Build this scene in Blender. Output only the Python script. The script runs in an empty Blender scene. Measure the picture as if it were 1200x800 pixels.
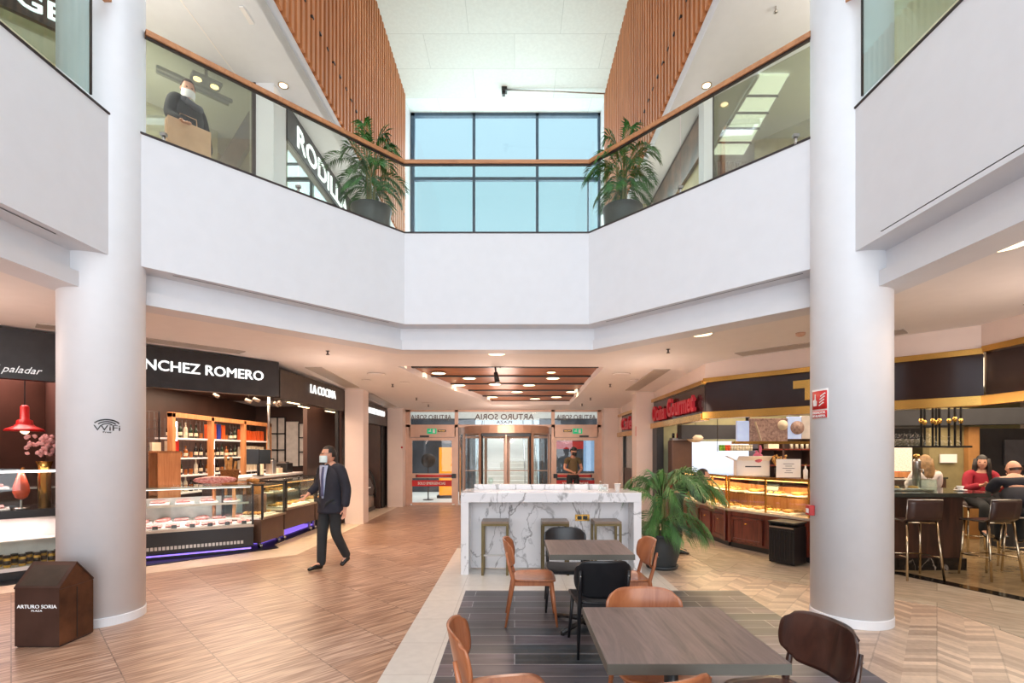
import bpy, bmesh, math, random
from mathutils import Vector, Matrix, Euler
R = math.radians
C = bpy.context.scene.collection
random.seed(7)
ORD = 'first second third fourth fifth sixth seventh eighth ninth tenth eleventh twelfth thirteenth fourteenth fifteenth sixteenth'.split()

# ------------------------------------------------------------ camera
FPX, CX, CY, EYE = 590.0, 603.0, 529.0, 1.65      # focal length and level point of the 1200x800 frame
cam_d = bpy.data.cameras.new('camera'); cam_d.sensor_width = 36; cam_d.lens = FPX/1200*36
cam_d.shift_x = -(CX-600)/1200; cam_d.shift_y = (CY-400)/1200
cam = bpy.data.objects.new('camera', cam_d); C.objects.link(cam)
cam.location = (0, 0, EYE); cam.rotation_euler = (R(90), 0, 0)
cam_d.clip_start = .05
bpy.context.scene.camera = cam

# ------------------------------------------------------------ sky
w = bpy.data.worlds.new('sky'); bpy.context.scene.world = w; w.use_nodes = True
nt = w.node_tree; nt.nodes.clear()
wo = nt.nodes.new('ShaderNodeOutputWorld'); bg = nt.nodes.new('ShaderNodeBackground')
tc = nt.nodes.new('ShaderNodeTexCoord'); sp = nt.nodes.new('ShaderNodeSeparateXYZ'); rp = nt.nodes.new('ShaderNodeValToRGB')
nt.links.new(tc.outputs['Generated'], sp.inputs[0]); nt.links.new(sp.outputs['Z'], rp.inputs[0])
rp.color_ramp.elements[0].position = 0.0; rp.color_ramp.elements[0].color = (.74, .86, .95, 1)
rp.color_ramp.elements[1].position = .75; rp.color_ramp.elements[1].color = (.50, .76, .95, 1)
e_ = rp.color_ramp.elements.new(.35); e_.color = (.56, .80, .97, 1)
nt.links.new(rp.outputs[0], bg.inputs[0]); nt.links.new(bg.outputs[0], wo.inputs[0])
bg.inputs[1].default_value = 1.15

vs = bpy.context.scene.view_settings
vs.view_transform = 'Standard'; vs.look = 'None'; vs.gamma = 1; vs.use_curve_mapping = False
vs.exposure = 0.0

# ------------------------------------------------------------ large lights (daylight of rooflight and window, added fill lamps)
def area(name, loc, size, power, col=(1, 1, 1), rot=(0, 0, 0), sy=None, spread=None):
    d = bpy.data.lights.new(name, 'AREA'); d.energy = power; d.color = col
    d.shape = 'RECTANGLE'; d.size = size; d.size_y = sy or size
    if spread: d.spread = R(spread)
    o = bpy.data.objects.new(name, d); C.objects.link(o); o.location = loc; o.rotation_euler = rot
    return o
def glow(name, loc, power, col=(1, .76, .64), r=.35):
    d = bpy.data.lights.new(name, 'POINT'); d.energy = power; d.color = col; d.shadow_soft_size = r
    o = bpy.data.objects.new(name, d); C.objects.link(o); o.location = loc; return o
area('rooflight_daylight', (-.3, .6, 11.7), 5.4, 300, (.90, .95, 1), sy=5.2)
area('roof_strip_daylight', (-1.75, 5.92, 11.6), 3.0, 75, (.90, .95, 1), sy=.95)
area('window_daylight', (-.3, 16.75, 9), 5.9, 440, (.88, .97, 1), (R(-104), 0, 0), sy=7)
area('camera_side_fill', (0, -3.6, 3.3), 11.5, 800, (.88, .94, 1), (R(90), 0, 0), sy=6.0)  # added fill lamp behind the camera, no real source modelled
area('plaza_fill', (-.3, 20, 7.5), 9, 900, (.96, .98, 1), sy=7)  # added lamp that brightens the stairs outside beyond the sky light
area('deli_shop_fill', (-5.6, 10.6, 2.98), 2.4, 260, (1, .74, .54), sy=4.2)  # this and the next three: added shop fills without fixtures
area('meat_shop_fill', (-7.4, 7.4, 2.95), 1.6, 165, (1, .62, .56), sy=2.2)
area('cafe_shop_fill', (5.3, 10.0, 2.9), 2.4, 170, (1, .80, .62), sy=3.0)
area('bar_shop_fill', (7.9, 7.6, 2.9), 3.2, 190, (1, .80, .58), sy=3.4)
for k, (x, y, p) in enumerate(((-.3, 9.6, 34), (-.3, 12.0, 34), (-.3, 14.2, 26), (-3.0, 8.4, 20), (2.3, 8.6, 18), (-5.6, 4.6, 26), (4.9, 4.4, 22), (-5.4, 1.5, 30), (4.9, 1.2, 26))):
    glow('hall_fill', (x, y, 2.35), p)  # added soft fill points in mid-air, no fixtures in the hall
for k, (x, y, z, p) in enumerate(((-4.9, 6.2, 6.7, 60), (4.5, 6.2, 6.7, 60), (-3.3, 10.5, 6.6, 26), (2.9, 10.5, 6.6, 26), (-5.9, 8.2, 6.9, 30), (5.4, 8.2, 6.9, 26), (-7.2, 6.6, 6.8, 30), (6.9, 6.4, 6.8, 26), (-5.2, 3.0, 6.7, 30), (4.8, 3.0, 6.7, 30))):
    glow('gallery_fill', (x, y, z), p, (1, .93, .82))  # added soft fill points floating in the gallery, no fixtures

# ------------------------------------------------------------ materials
def srgb(h):
    h = h.lstrip('#'); c = [int(h[i:i+2], 16)/255 for i in (0, 2, 4)]
    return tuple(x/12.92 if x <= .04045 else ((x+.055)/1.055)**2.4 for x in c)+(1,)
def nm(m): return m.node_tree.nodes, m.node_tree.links
def mat(name, col, rough=.5, metal=0, var=.08, scale=6, emit=None, es=1.0, bump=0, spec=None, stretch=None, col2=None, coat=0):
    m = bpy.data.materials.new(name); m.use_nodes = True; N, L = nm(m); b = N['Principled BSDF']
    c = srgb(col)
    b.inputs['Roughness'].default_value = rough; b.inputs['Metallic'].default_value = metal
    if spec is not None: b.inputs['Specular IOR Level'].default_value = spec
    if coat: b.inputs['Coat Weight'].default_value = coat; b.inputs['Coat Roughness'].default_value = .08
    t = N.new('ShaderNodeTexCoord'); mp = N.new('ShaderNodeMapping'); n = N.new('ShaderNodeTexNoise'); r = N.new('ShaderNodeValToRGB')
    mp.inputs['Scale'].default_value = stretch or (1, 1, 1)
    n.inputs['Scale'].default_value = scale; n.inputs['Detail'].default_value = 4
    L.new(t.outputs['Object'], mp.inputs[0]); L.new(mp.outputs[0], n.inputs[0]); L.new(n.outputs[0], r.inputs[0])
    c2 = srgb(col2) if col2 else tuple(x*(1-var*2) for x in c[:3])+(1,)
    r.color_ramp.elements[0].color = c2
    r.color_ramp.elements[1].color = c if col2 else tuple(min(1, x*(1+var)) for x in c[:3])+(1,)
    r.color_ramp.elements[0].position = .3; r.color_ramp.elements[1].position = .7
    L.new(r.outputs[0], b.inputs['Base Color'])
    if emit:
        b.inputs['Emission Color'].default_value = srgb(emit); b.inputs['Emission Strength'].default_value = es
    if bump:
        bp = N.new('ShaderNodeBump'); bp.inputs['Strength'].default_value = bump; bp.inputs['Distance'].default_value = .01
        L.new(n.outputs[0], bp.inputs['Height']); L.new(bp.outputs[0], b.inputs['Normal'])
    return m
def glass(name, tint=(.93, .97, .95), refl=.12, rough=.0):
    m = bpy.data.materials.new(name); m.use_nodes = True; N, L = nm(m); N.remove(N['Principled BSDF'])
    o = N['Material Output']; t = N.new('ShaderNodeBsdfTransparent'); g = N.new('ShaderNodeBsdfGlossy'); mx = N.new('ShaderNodeMixShader')
    ge = N.new('ShaderNodeNewGeometry'); dt = N.new('ShaderNodeVectorMath'); dt.operation = 'DOT_PRODUCT'
    L.new(ge.outputs['Normal'], dt.inputs[0]); L.new(ge.outputs['Incoming'], dt.inputs[1])
    f1 = N.new('ShaderNodeMath'); f1.operation = 'ABSOLUTE'; L.new(dt.outputs['Value'], f1.inputs[0])
    f2 = N.new('ShaderNodeMath'); f2.operation = 'SUBTRACT'; f2.inputs[0].default_value = 1; f2.use_clamp = True; L.new(f1.outputs[0], f2.inputs[1])
    f3 = N.new('ShaderNodeMath'); f3.operation = 'POWER'; f3.inputs[1].default_value = 5; L.new(f2.outputs[0], f3.inputs[0])
    a = N.new('ShaderNodeMath'); a.operation = 'MULTIPLY_ADD'; a.use_clamp = True; a.inputs[1].default_value = .6; a.inputs[2].default_value = refl
    t.inputs[0].default_value = tint+(1,); g.inputs[0].default_value = (.95, .97, 1, 1); g.inputs['Roughness'].default_value = rough
    L.new(f3.outputs[0], a.inputs[0]); L.new(a.outputs[0], mx.inputs[0]); L.new(t.outputs[0], mx.inputs[1]); L.new(g.outputs[0], mx.inputs[2]); L.new(mx.outputs[0], o.inputs[0])
    return m
def math_(N, L, op, a, b=None, c=None):
    n = N.new('ShaderNodeMath'); n.operation = op
    for i, v in enumerate((a, b, c)):
        if v is None: continue
        if isinstance(v, (int, float)): n.inputs[i].default_value = v
        else: L.new(v, n.inputs[i])
    return n.outputs[0]
def marble(name, base='e4e2e4', vein='55504f'):
    m = bpy.data.materials.new(name); m.use_nodes = True; N, L = nm(m); b = N['Principled BSDF']
    t = N.new('ShaderNodeTexCoord'); 
    def veins(scale, dist, wdt, seed):
        mp = N.new('ShaderNodeMapping'); mp.inputs['Location'].default_value = (seed, seed*2, seed); mp.inputs['Rotation'].default_value = (.4, .7, .5)
        mp.inputs['Scale'].default_value = (1, 1, .55)
        n = N.new('ShaderNodeTexNoise'); n.inputs['Scale'].default_value = scale; n.inputs['Detail'].default_value = 6; n.inputs['Distortion'].default_value = dist
        L.new(t.outputs['Object'], mp.inputs[0]); L.new(mp.outputs[0], n.inputs[0])
        d = math_(N, L, 'ABSOLUTE', math_(N, L, 'SUBTRACT', n.outputs[0], .5))
        return math_(N, L, 'SUBTRACT', 1, math_(N, L, 'MINIMUM', math_(N, L, 'DIVIDE', d, wdt), 1))
    v1 = veins(1.3, .9, .013, 3.1); v2 = veins(2.8, .6, .014, 8.7)
    n3 = N.new('ShaderNodeTexNoise'); n3.inputs['Scale'].default_value = 1.7; L.new(t.outputs['Object'], n3.inputs[0])
    mk = math_(N, L, 'MULTIPLY', math_(N, L, 'MAXIMUM', v1, math_(N, L, 'MULTIPLY', v2, .45)), math_(N, L, 'MULTIPLY', n3.outputs[0], 1.35))
    mx = N.new('ShaderNodeMix'); mx.data_type = 'RGBA'; L.new(mk, mx.inputs[0]); mx.inputs[6].default_value = srgb(base); mx.inputs[7].default_value = srgb(vein)
    L.new(mx.outputs[2], b.inputs['Base Color']); b.inputs['Roughness'].default_value = .12
    return m
def wood(name, c1, c2, rough=.4, axis='X', scale=14, coat=0.0, dark=None):
    s = {'X': (.10, 1, 1), 'Y': (1, .10, 1), 'Z': (1, 1, .10)}[axis]
    m = bpy.data.materials.new(name); m.use_nodes = True; N, L = nm(m); b = N['Principled BSDF']
    t = N.new('ShaderNodeTexCoord'); mp = N.new('ShaderNodeMapping'); mp.inputs['Scale'].default_value = s
    n = N.new('ShaderNodeTexNoise'); n.inputs['Scale'].default_value = scale; n.inputs['Detail'].default_value = 7; n.inputs['Distortion'].default_value = 1.1; n.inputs['Roughness'].default_value = .65
    r = N.new('ShaderNodeValToRGB'); r.color_ramp.elements[0].color = srgb(c2); r.color_ramp.elements[1].color = srgb(c1)
    r.color_ramp.elements[0].position = .35; r.color_ramp.elements[1].position = .62
    if dark: e = r.color_ramp.elements.new(.30); e.color = srgb(dark)
    L.new(t.outputs['Object'], mp.inputs[0]); L.new(mp.outputs[0], n.inputs[0]); L.new(n.outputs[0], r.inputs[0]); L.new(r.outputs[0], b.inputs['Base Color'])
    b.inputs['Roughness'].default_value = rough
    if coat: b.inputs['Coat Weight'].default_value = coat; b.inputs['Coat Roughness'].default_value = .15
    return m
def planks(name, rot, bw, bh, ca, cb, mortar, msize=.004, rough=.3, grain=None, graincol=None, offset=.5, gstr=.5):
    m = bpy.data.materials.new(name); m.use_nodes = True; N, L = nm(m); b = N['Principled BSDF']
    t = N.new('ShaderNodeTexCoord'); mp = N.new('ShaderNodeMapping'); mp.inputs['Rotation'].default_value = (0, 0, R(rot))
    br = N.new('ShaderNodeTexBrick'); br.inputs['Scale'].default_value = 1; br.inputs['Brick Width'].default_value = bw; br.inputs['Row Height'].default_value = bh
    br.inputs['Mortar Size'].default_value = msize; br.inputs['Color1'].default_value = srgb(ca); br.inputs['Color2'].default_value = srgb(cb); br.inputs['Mortar'].default_value = srgb(mortar)
    br.offset = offset; br.inputs['Mortar Smooth'].default_value = 0; br.inputs['Bias'].default_value = 0
    L.new(t.outputs['Object'], mp.inputs[0]); L.new(mp.outputs[0], br.inputs[0])
    mp2 = N.new('ShaderNodeMapping'); mp2.inputs['Scale'].default_value = grain or (.1, 1, 1); L.new(mp.outputs[0], mp2.inputs[0])
    n = N.new('ShaderNodeTexNoise'); n.inputs['Scale'].default_value = 12; n.inputs['Detail'].default_value = 6; L.new(mp2.outputs[0], n.inputs[0])
    # the grain shifts from board to board
    ad = N.new('ShaderNodeVectorMath'); ad.operation = 'MULTIPLY_ADD'; ad.inputs[1].default_value = (37, 19, 11)
    L.new(br.outputs[0], ad.inputs[0]); L.new(mp2.outputs[0], ad.inputs[2]); L.new(ad.outputs[0], n.inputs[0])
    r = N.new('ShaderNodeValToRGB'); r.color_ramp.elements[0].position = .38; r.color_ramp.elements[1].position = .64
    g = graincol or ('b0b0b0', 'ffffff')
    r.color_ramp.elements[0].color = srgb(g[0]); r.color_ramp.elements[1].color = srgb(g[1]); L.new(n.outputs[0], r.inputs[0])
    mx = N.new('ShaderNodeMix'); mx.data_type = 'RGBA'; mx.blend_type = 'MULTIPLY'; mx.inputs[0].default_value = gstr
    L.new(br.outputs[0], mx.inputs[6]); L.new(r.outputs[0], mx.inputs[7]); L.new(mx.outputs[2], b.inputs['Base Color'])
    b.inputs['Roughness'].default_value = rough
    return m
def chevron(name, ca, cb, w, p, rot=0, rough=.32):
    m = bpy.data.materials.new(name); m.use_nodes = True; N, L = nm(m); b = N['Principled BSDF']
    t = N.new('ShaderNodeTexCoord'); mp = N.new('ShaderNodeMapping'); mp.inputs['Rotation'].default_value = (0, 0, R(rot)); L.new(t.outputs['Object'], mp.inputs[0])
    s = N.new('ShaderNodeSeparateXYZ'); L.new(mp.outputs[0], s.inputs[0])
    x, y = s.outputs[0], s.outputs[1]
    tri = math_(N, L, 'PINGPONG', x, w)
    v = math_(N, L, 'DIVIDE', math_(N, L, 'ADD', y, math_(N, L, 'MULTIPLY', tri, .75)), p)
    cb_ = N.new('ShaderNodeCombineXYZ'); L.new(math_(N, L, 'FLOOR', v), cb_.inputs[1]); L.new(math_(N, L, 'FLOOR', math_(N, L, 'DIVIDE', x, w)), cb_.inputs[0])
    wn = N.new('ShaderNodeTexWhiteNoise'); wn.noise_dimensions = '2D'; L.new(cb_.outputs[0], wn.inputs['Vector'])
    r = N.new('ShaderNodeValToRGB'); r.color_ramp.elements[0].color = srgb(ca); r.color_ramp.elements[1].color = srgb(cb); L.new(wn.outputs[0], r.inputs[0])
    fr = math_(N, L, 'FRACT', v); j = math_(N, L, 'MULTIPLY', math_(N, L, 'GREATER_THAN', fr, .05), math_(N, L, 'GREATER_THAN', tri, .006))
    n = N.new('ShaderNodeTexNoise'); n.inputs['Scale'].default_value = 22; n.inputs['Detail'].default_value = 5; L.new(mp.outputs[0], n.inputs[0])
    k = math_(N, L, 'MULTIPLY', math_(N, L, 'ADD', math_(N, L, 'MULTIPLY', j, .25), .75), math_(N, L, 'ADD', math_(N, L, 'MULTIPLY', n.outputs[0], .5), .75))
    vm = N.new('ShaderNodeVectorMath'); vm.operation = 'SCALE'; L.new(r.outputs[0], vm.inputs[0]); L.new(k, vm.inputs['Scale'])
    L.new(vm.outputs[0], b.inputs['Base Color']); b.inputs['Roughness'].default_value = rough
    return m
M = {}
M['white'] = mat('white_paint', 'dfe0e4', .6, var=.01)
M['column'] = mat('column_paint', 'e6e8ec', .45, var=.01)
M['ceil'] = mat('ceiling_paint', 'eee9e6', .7, var=.01)
M['pinkwall'] = mat('corridor_stone', 'e6d2c6', .35, var=.03, scale=2)
M['floor_l'] = planks('wood_effect_tile', 45, .62, .58, 'cdae96', 'bd987c', '957b68', .004, .3, (3.4, .20, 1), ('96786a', 'ffffff'), .5, .8)
M['floor_r'] = chevron('chevron_parquet', '988272', 'ccb6a2', .20, .082, 40)
M['border_l'] = planks('beige_border_stone', 0, .6, .6, 'e6d0b8', 'dec6ac', 'b09c88', .003, .3, (1, 1, 1), ('e8e8e8', 'ffffff'), 0, .5)
M['border_r'] = planks('grey_beige_border_stone', 40, .9, .6, 'b8aa98', 'c8bcaa', '9a8c7c', .003, .25, (.4, 1.5, 1), ('c8c8c8', 'ffffff'), .5, .6)
M['shopfloor'] = planks('bar_floor_stone', 0, .9, .6, 'b49c78', 'a08a68', '7c6a50', .003, .14, (.5, 1, 1), ('c8c8c8', 'ffffff'), .5, .6)
M['cream'] = planks('cream_tile', 0, .62, .62, 'cfc9c0', 'd5cfc6', 'b4aca2', .003, .28, (1, 1, 1), ('ececec', 'ffffff'), 0, .4)
M['mat'] = planks('dark_plank_tile', 0, 1.22, .205, '384248', '6a6068', 'a8a8aa', .0035, .35, (.12, 1, 1), ('8c8c8c', 'ffffff'), .37, .7)
M['stripe'] = mat('black_granite', '14130f', .12)
M['glass'] = glass('clear_glass', (.93, .97, .95), .03)
M['shopglass'] = glass('storefront_glass', (.78, .79, .66), .20)
M['greenglass'] = glass('thick_green_glass', (.80, .89, .87), .06)
M['doorglass'] = glass('door_glass', (.96, .97, .965), .03)
M['rail'] = wood('oak_handrail', 'c48a5c', 'a8704a', .4, 'X')
M['steel'] = mat('brushed_steel', 'b8b2ac', .3, 1)
M['dsteel'] = mat('dark_steel', '4a4444', .4, .8)
M['slat'] = wood('orange_slat_wood', 'cc8450', 'b06c3c', .5, 'Z', 6)
M['slatback'] = mat('slat_backing', 'ecdcd2', .7)
M['concrete'] = planks('pale_ceiling_board', 0, 2.4, 1.2, 'e2ece8', 'dde7e3', 'c2ceca', .006, .7, (1, 1, 1), ('f0f0f0', 'ffffff'), .5, .4)
M['black'] = mat('black_panel', '1d1c1d', .35)
M['signblack'] = mat('charcoal_sign_panel', '2c2b2d', .4, var=.15)
M['bronze'] = mat('bronze_sign_panel', '4a4038', .35, .4, var=.15)
M['darkbrown'] = mat('dark_brown_wall', '4a332a', .4, var=.12, scale=2)
M['champ'] = mat('champagne_metal', 'd0a890', .35, .35, var=.04)
M['letters'] = mat('lit_white_letters', 'f4f8f8', .4, emit='eef6f6', es=.9)
M['letters_dim'] = mat('white_letters', 'eef2f4', .5, emit='e8eef2', es=.35)
M['gold'] = mat('polished_brass', 'd8aa5c', .22, .95, var=.12, scale=1.5)
M['maroon'] = mat('dark_maroon_panel', '2e1c1a', .12, var=.04)
M['redletters'] = mat('red_letters', 'a8202c', .4, emit='901820', es=.35)
M['marble'] = marble('white_veined_marble')
M['blackmarble'] = marble('black_veined_marble', '1a1614', 'c0b0a0')
M['stool'] = mat('bronze_stool_metal', '6e5f40', .35, .75)
M['table'] = wood('grey_brown_table_wood', '74635e', '544743', .38, 'Y', 16, dark='38302e')
M['tedge'] = mat('grey_table_edge', '5c5850', .5)
M['chairwood'] = wood('orange_plywood', 'b06c44', '93512f', .32, 'Z', 10, .3)
M['walnut'] = wood('dark_walnut_plywood', '46281f', '24130f', .3, 'Z', 9, .4)
M['chairblack'] = mat('black_stained_wood', '17171b', .35, var=.2)
M['charcoal'] = mat('charcoal_planter', '34383a', .45, var=.1)
M['soil'] = mat('soil', '3a2c22', .9, var=.3, scale=30)
M['leaf'] = mat('palm_leaf_green', '3c7a2c', .45, var=.35, scale=3, col2='1e4a18')
M['leafdark'] = mat('deep_palm_leaf', '5a8a48', .4, scale=3, col2='24451f')
M['stem'] = mat('palm_stem', '8a8a50', .6, col2='5a5030')
M['bin'] = mat('brown_steel_bin', '5c4740', .32, .6, var=.15, scale=3)
M['binside'] = mat('rust_brown_steel', '6a4630', .35, .5, var=.3, scale=4)
M['casebody'] = mat('brown_counter_front', '5a4236', .4, .2)
M['caseblack'] = mat('black_counter_front', '1b1819', .3)
M['casesteel'] = mat('case_trim', 'b8a898', .3, .8)
M['ledviolet'] = mat('violet_led', 'b8a8ff', .5, emit='8868f0', es=1.3)
M['ledwhite'] = mat('white_led', 'ffffff', .5, emit='fff0f0', es=4)
M['ledwarm'] = mat('warm_led', 'ffd8a0', .5, emit='ffb060', es=4)
M['rimlamp'] = mat('rim_lamp_diffuser', 'fff0d8', .5, emit='ffe4c0', es=1.4)
M['ham'] = mat('orange_red_ham', 'c8502c', .4, col2='8c2c1c', scale=14)
M['reflectpane'] = mat('painted_skylight_reflection', 'f0f6f8', .3, emit='eef6fa', es=1.5, var=.01)  # emission paints the brightness of a reflected skylight
M['lamp'] = mat('lamp_diffuser', 'fff0d8', .5, emit='ffdca8', es=5)
M['shelfwood'] = wood('light_orange_wood', 'd0905c', 'b87444', .5, 'Z')
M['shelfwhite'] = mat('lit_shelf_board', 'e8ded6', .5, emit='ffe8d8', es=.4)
M['meat'] = mat('cured_meat', 'b04a48', .4, col2='e0b0a8', scale=30)
M['bread'] = mat('bread_crust', 'd09a50', .6, col2='8a5424', scale=14)
M['food'] = mat('prepared_food', 'c8983c', .6, col2='4e3a1a', scale=40)
M['tray'] = mat('white_tray', 'e4dcd8', .4)
M['cherry'] = wood('cherry_cabinet', '6c2c20', '45180f', .3, 'Z', 9, .3)
M['olive'] = mat('olive_wall', '8f8a64', .6)
M['tanwall'] = mat('tan_wall', 'a87844', .6)
M['duct'] = mat('charcoal_duct', '2c2c30', .6)
M['paper'] = mat('white_paper', 'eeeae6', .6, var=.02)
M['red'] = mat('gloss_red', 'b81c1c', .3)
M['redsign'] = mat('red_safety_sign', 'd02424', .45, var=.03)
M['green'] = mat('green_exit_sign', '149a64', .5, emit='18a070', es=.8)
M['skin'] = mat('skin', 'd09a80', .5, var=.06)
M['navy'] = mat('navy_cloth', '23242f', .85, var=.15)
M['shirt'] = mat('pale_blue_shirt', 'a8b4d0', .8)
M['tie'] = mat('grey_tie', '54587a', .7)
M['trouser'] = mat('charcoal_trousers', '2a2c2e', .85, var=.15)
M['shoe'] = mat('black_leather', '121110', .25)
M['mask'] = mat('pale_blue_mask', 'c8dce0', .7)
M['hairdark'] = mat('dark_hair', '201814', .5, var=.3, scale=20)
M['hairblonde'] = mat('light_brown_hair', 'a07c50', .5, col2='6e5230', scale=20)
M['hairbrown'] = mat('brown_hair', '3c221a', .5, var=.3)
M['cream_knit'] = mat('cream_knit', 'd8ccc4', .9)
M['redcloth'] = mat('red_cloth', '98182c', .8)
M['olivecloth'] = mat('olive_shirt', '6c5c40', .85)
M['greycloth'] = mat('grey_cloth', '5c5c62', .85)
M['screen'] = mat('dark_screen', '2a2e30', .2)
M['stone_out'] = mat('white_stone', 'e6e2d8', .5, var=.03)
M['panel_w'] = mat('white_panel', 'dcd4cc', .6)
# ------------------------------------------------------------ helpers
def at(px, py, Y):
    return Vector(((px-CX)/FPX*Y, Y, EYE+(CY-py)/FPX*Y))
def ceil_z(y): return 3.2-max(0, y-8)*.037
class MB:
    """collects shapes, then links them as one mesh object"""
    def __init__(s): s.bm = bmesh.new()
    def _add(s, verts, faces, smooth=False, mi=0):
        vs_ = [s.bm.verts.new(v) for v in verts]
        for f in faces:
            try:
                fc = s.bm.faces.new([vs_[i] for i in f]); fc.smooth = smooth; fc.material_index = mi
            except ValueError: pass
        return vs_
    def box(s, c, d, rz=0, mi=0, bev=0, m=None):
        x, y, z = d[0]/2, d[1]/2, d[2]/2
        mt = Matrix.Translation(c) @ (m if m is not None else Matrix.Rotation(rz, 4, 'Z'))
        if bev:
            b = bmesh.new(); bmesh.ops.create_cube(b, size=1)
            for v in b.verts: v.co = Vector((v.co.x*d[0], v.co.y*d[1], v.co.z*d[2]))
            bmesh.ops.bevel(b, geom=list(b.edges), offset=min(bev, min(d)*.45), segments=2, affect='EDGES', profile=.5)
            vl = [mt @ v.co for v in b.verts]; b.verts.index_update()
            fl = [[v.index for v in f.verts] for f in b.faces]; b.free(); s._add(vl, fl, False, mi); return s
        P = [(-x, -y, -z), (x, -y, -z), (x, y, -z), (-x, y, -z), (-x, -y, z), (x, -y, z), (x, y, z), (-x, y, z)]
        s._add([mt @ Vector(p) for p in P], [(0, 3, 2, 1), (4, 5, 6, 7), (0, 1, 5, 4), (1, 2, 6, 5), (2, 3, 7, 6), (3, 0, 4, 7)], False, mi); return s
    def b2(s, lo, hi, mi=0, bev=0):
        return s.box([(a+b)/2 for a, b in zip(lo, hi)], [abs(b-a) for a, b in zip(lo, hi)], 0, mi, bev)
    def prism(s, poly, z0, z1, mi=0):
        n = len(poly); z0f = z0 if callable(z0) else (lambda x, y: z0); z1f = z1 if callable(z1) else (lambda x, y: z1)
        V = [(x, y, z0f(x, y)) for x, y in poly]+[(x, y, z1f(x, y)) for x, y in poly]
        s._add(V, [tuple(reversed(range(n))), tuple(range(n, 2*n))]+[(i, (i+1) % n, n+(i+1) % n, n+i) for i in range(n)], False, mi); return s
    def lathe(s, prof, c=(0, 0, 0), seg=24, smooth=True, mi=0, m=None):
        V = []; mt = Matrix.Translation(c) @ (m or Matrix.Identity(4))
        for r, z in prof:
            for k in range(seg):
                a = 2*math.pi*k/seg; V.append(mt @ Vector((r*math.cos(a), r*math.sin(a), z)))
        F = []
        for j in range(len(prof)-1):
            for k in range(seg):
                a, b = j*seg+k, j*seg+(k+1) % seg; F.append((a, b, b+seg, a+seg))
        F.append(tuple(reversed(range(seg)))); F.append(tuple(range((len(prof)-1)*seg, len(prof)*seg)))
        s._add(V, F, smooth, mi); return s
    def cyl(s, c, r, h, seg=20, mi=0, m=None): return s.lathe([(r, 0), (r, h)], c, seg, False if seg < 9 else True, mi, m)
    def tube(s, pts, r, seg=8, mi=0, smooth=True):
        pts = [Vector(p) for p in pts]; n = len(pts)
        rr = r if isinstance(r, (list, tuple)) else [r]*n
        V = []; ref = Vector((0, 0, 1))
        for i, p in enumerate(pts):
            d = (pts[min(i+1, n-1)]-pts[max(i-1, 0)]).normalized()
            u = d.cross(ref if abs(d.z) < .95 else Vector((1, 0, 0))).normalized(); v = d.cross(u)
            for k in range(seg):
                a = 2*math.pi*(k+.5)/seg; V.append(p+rr[i]*(u*math.cos(a)+v*math.sin(a)))
        F = [(j*seg+k, j*seg+(k+1) % seg, (j+1)*seg+(k+1) % seg, (j+1)*seg+k) for j in range(n-1) for k in range(seg)]
        F += [tuple(reversed(range(seg))), tuple(range((n-1)*seg, n*seg))]
        s._add(V, F, smooth, mi); return s
    def bar(s, a, b, wd, th=None):
        """square bar from a to b"""
        a, b = Vector(a), Vector(b); d = b-a; q = d.to_track_quat('Z', 'Y').to_matrix().to_4x4()
        return s.box((a+b)/2, (wd, th or wd, d.length), 0, 0, 0, q)
    def quad(s, a, b, c, d, mi=0): s._add([a, b, c, d], [(0, 1, 2, 3)], False, mi); return s
    def ball(s, c, r, sc=(1, 1, 1), mi=0, sub=2, jit=0):
        b = bmesh.new(); bmesh.ops.create_icosphere(b, subdivisions=sub, radius=r)
        for v in b.verts:
            k = 1+random.uniform(-jit, jit); v.co = Vector((v.co.x*sc[0]*k, v.co.y*sc[1]*k, v.co.z*sc[2]*k))+Vector(c)
        b.verts.index_update(); s._add([v.co.copy() for v in b.verts], [[v.index for v in f.verts] for f in b.faces], True, mi); b.free(); return s
    def mesh(s, me, mt, mi=0):
        s._add([mt @ v.co for v in me.vertices], [list(p.vertices) for p in me.polygons], False, mi); return s
    def grid(s, f, nu, nv, smooth=True, thick=0, mi=0):
        """surface f(u,v)->point, optional thickness along its normal"""
        V = [[Vector(f(i/(nu), j/(nv))) for j in range(nv+1)] for i in range(nu+1)]
        def nrm(i, j):
            a = V[min(i+1, nu)][j]-V[max(i-1, 0)][j]; b = V[i][min(j+1, nv)]-V[i][max(j-1, 0)]; return a.cross(b).normalized()
        top = [V[i][j] for i in range(nu+1) for j in range(nv+1)]; W = nv+1
        F = [(i*W+j, (i+1)*W+j, (i+1)*W+j+1, i*W+j+1) for i in range(nu) for j in range(nv)]
        if thick:
            n0 = len(top); bot = [V[i][j]-nrm(i, j)*thick for i in range(nu+1) for j in range(nv+1)]
            F2 = [tuple(reversed([a+n0 for a in f_])) for f_ in F]
            rim = [i*W for i in range(nu+1)]+[nu*W+j for j in range(1, nv+1)]+[i*W+nv for i in range(nu-1, -1, -1)]+[j for j in range(nv-1, 0, -1)]
            F3 = [(rim[k], rim[(k+1) % len(rim)], rim[(k+1) % len(rim)]+n0, rim[k]+n0) for k in range(len(rim))]
            s._add(top+bot, F+F2+[tuple(reversed(x)) for x in F3], smooth, mi)
        else: s._add(top, F, smooth, mi)
        return s
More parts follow.
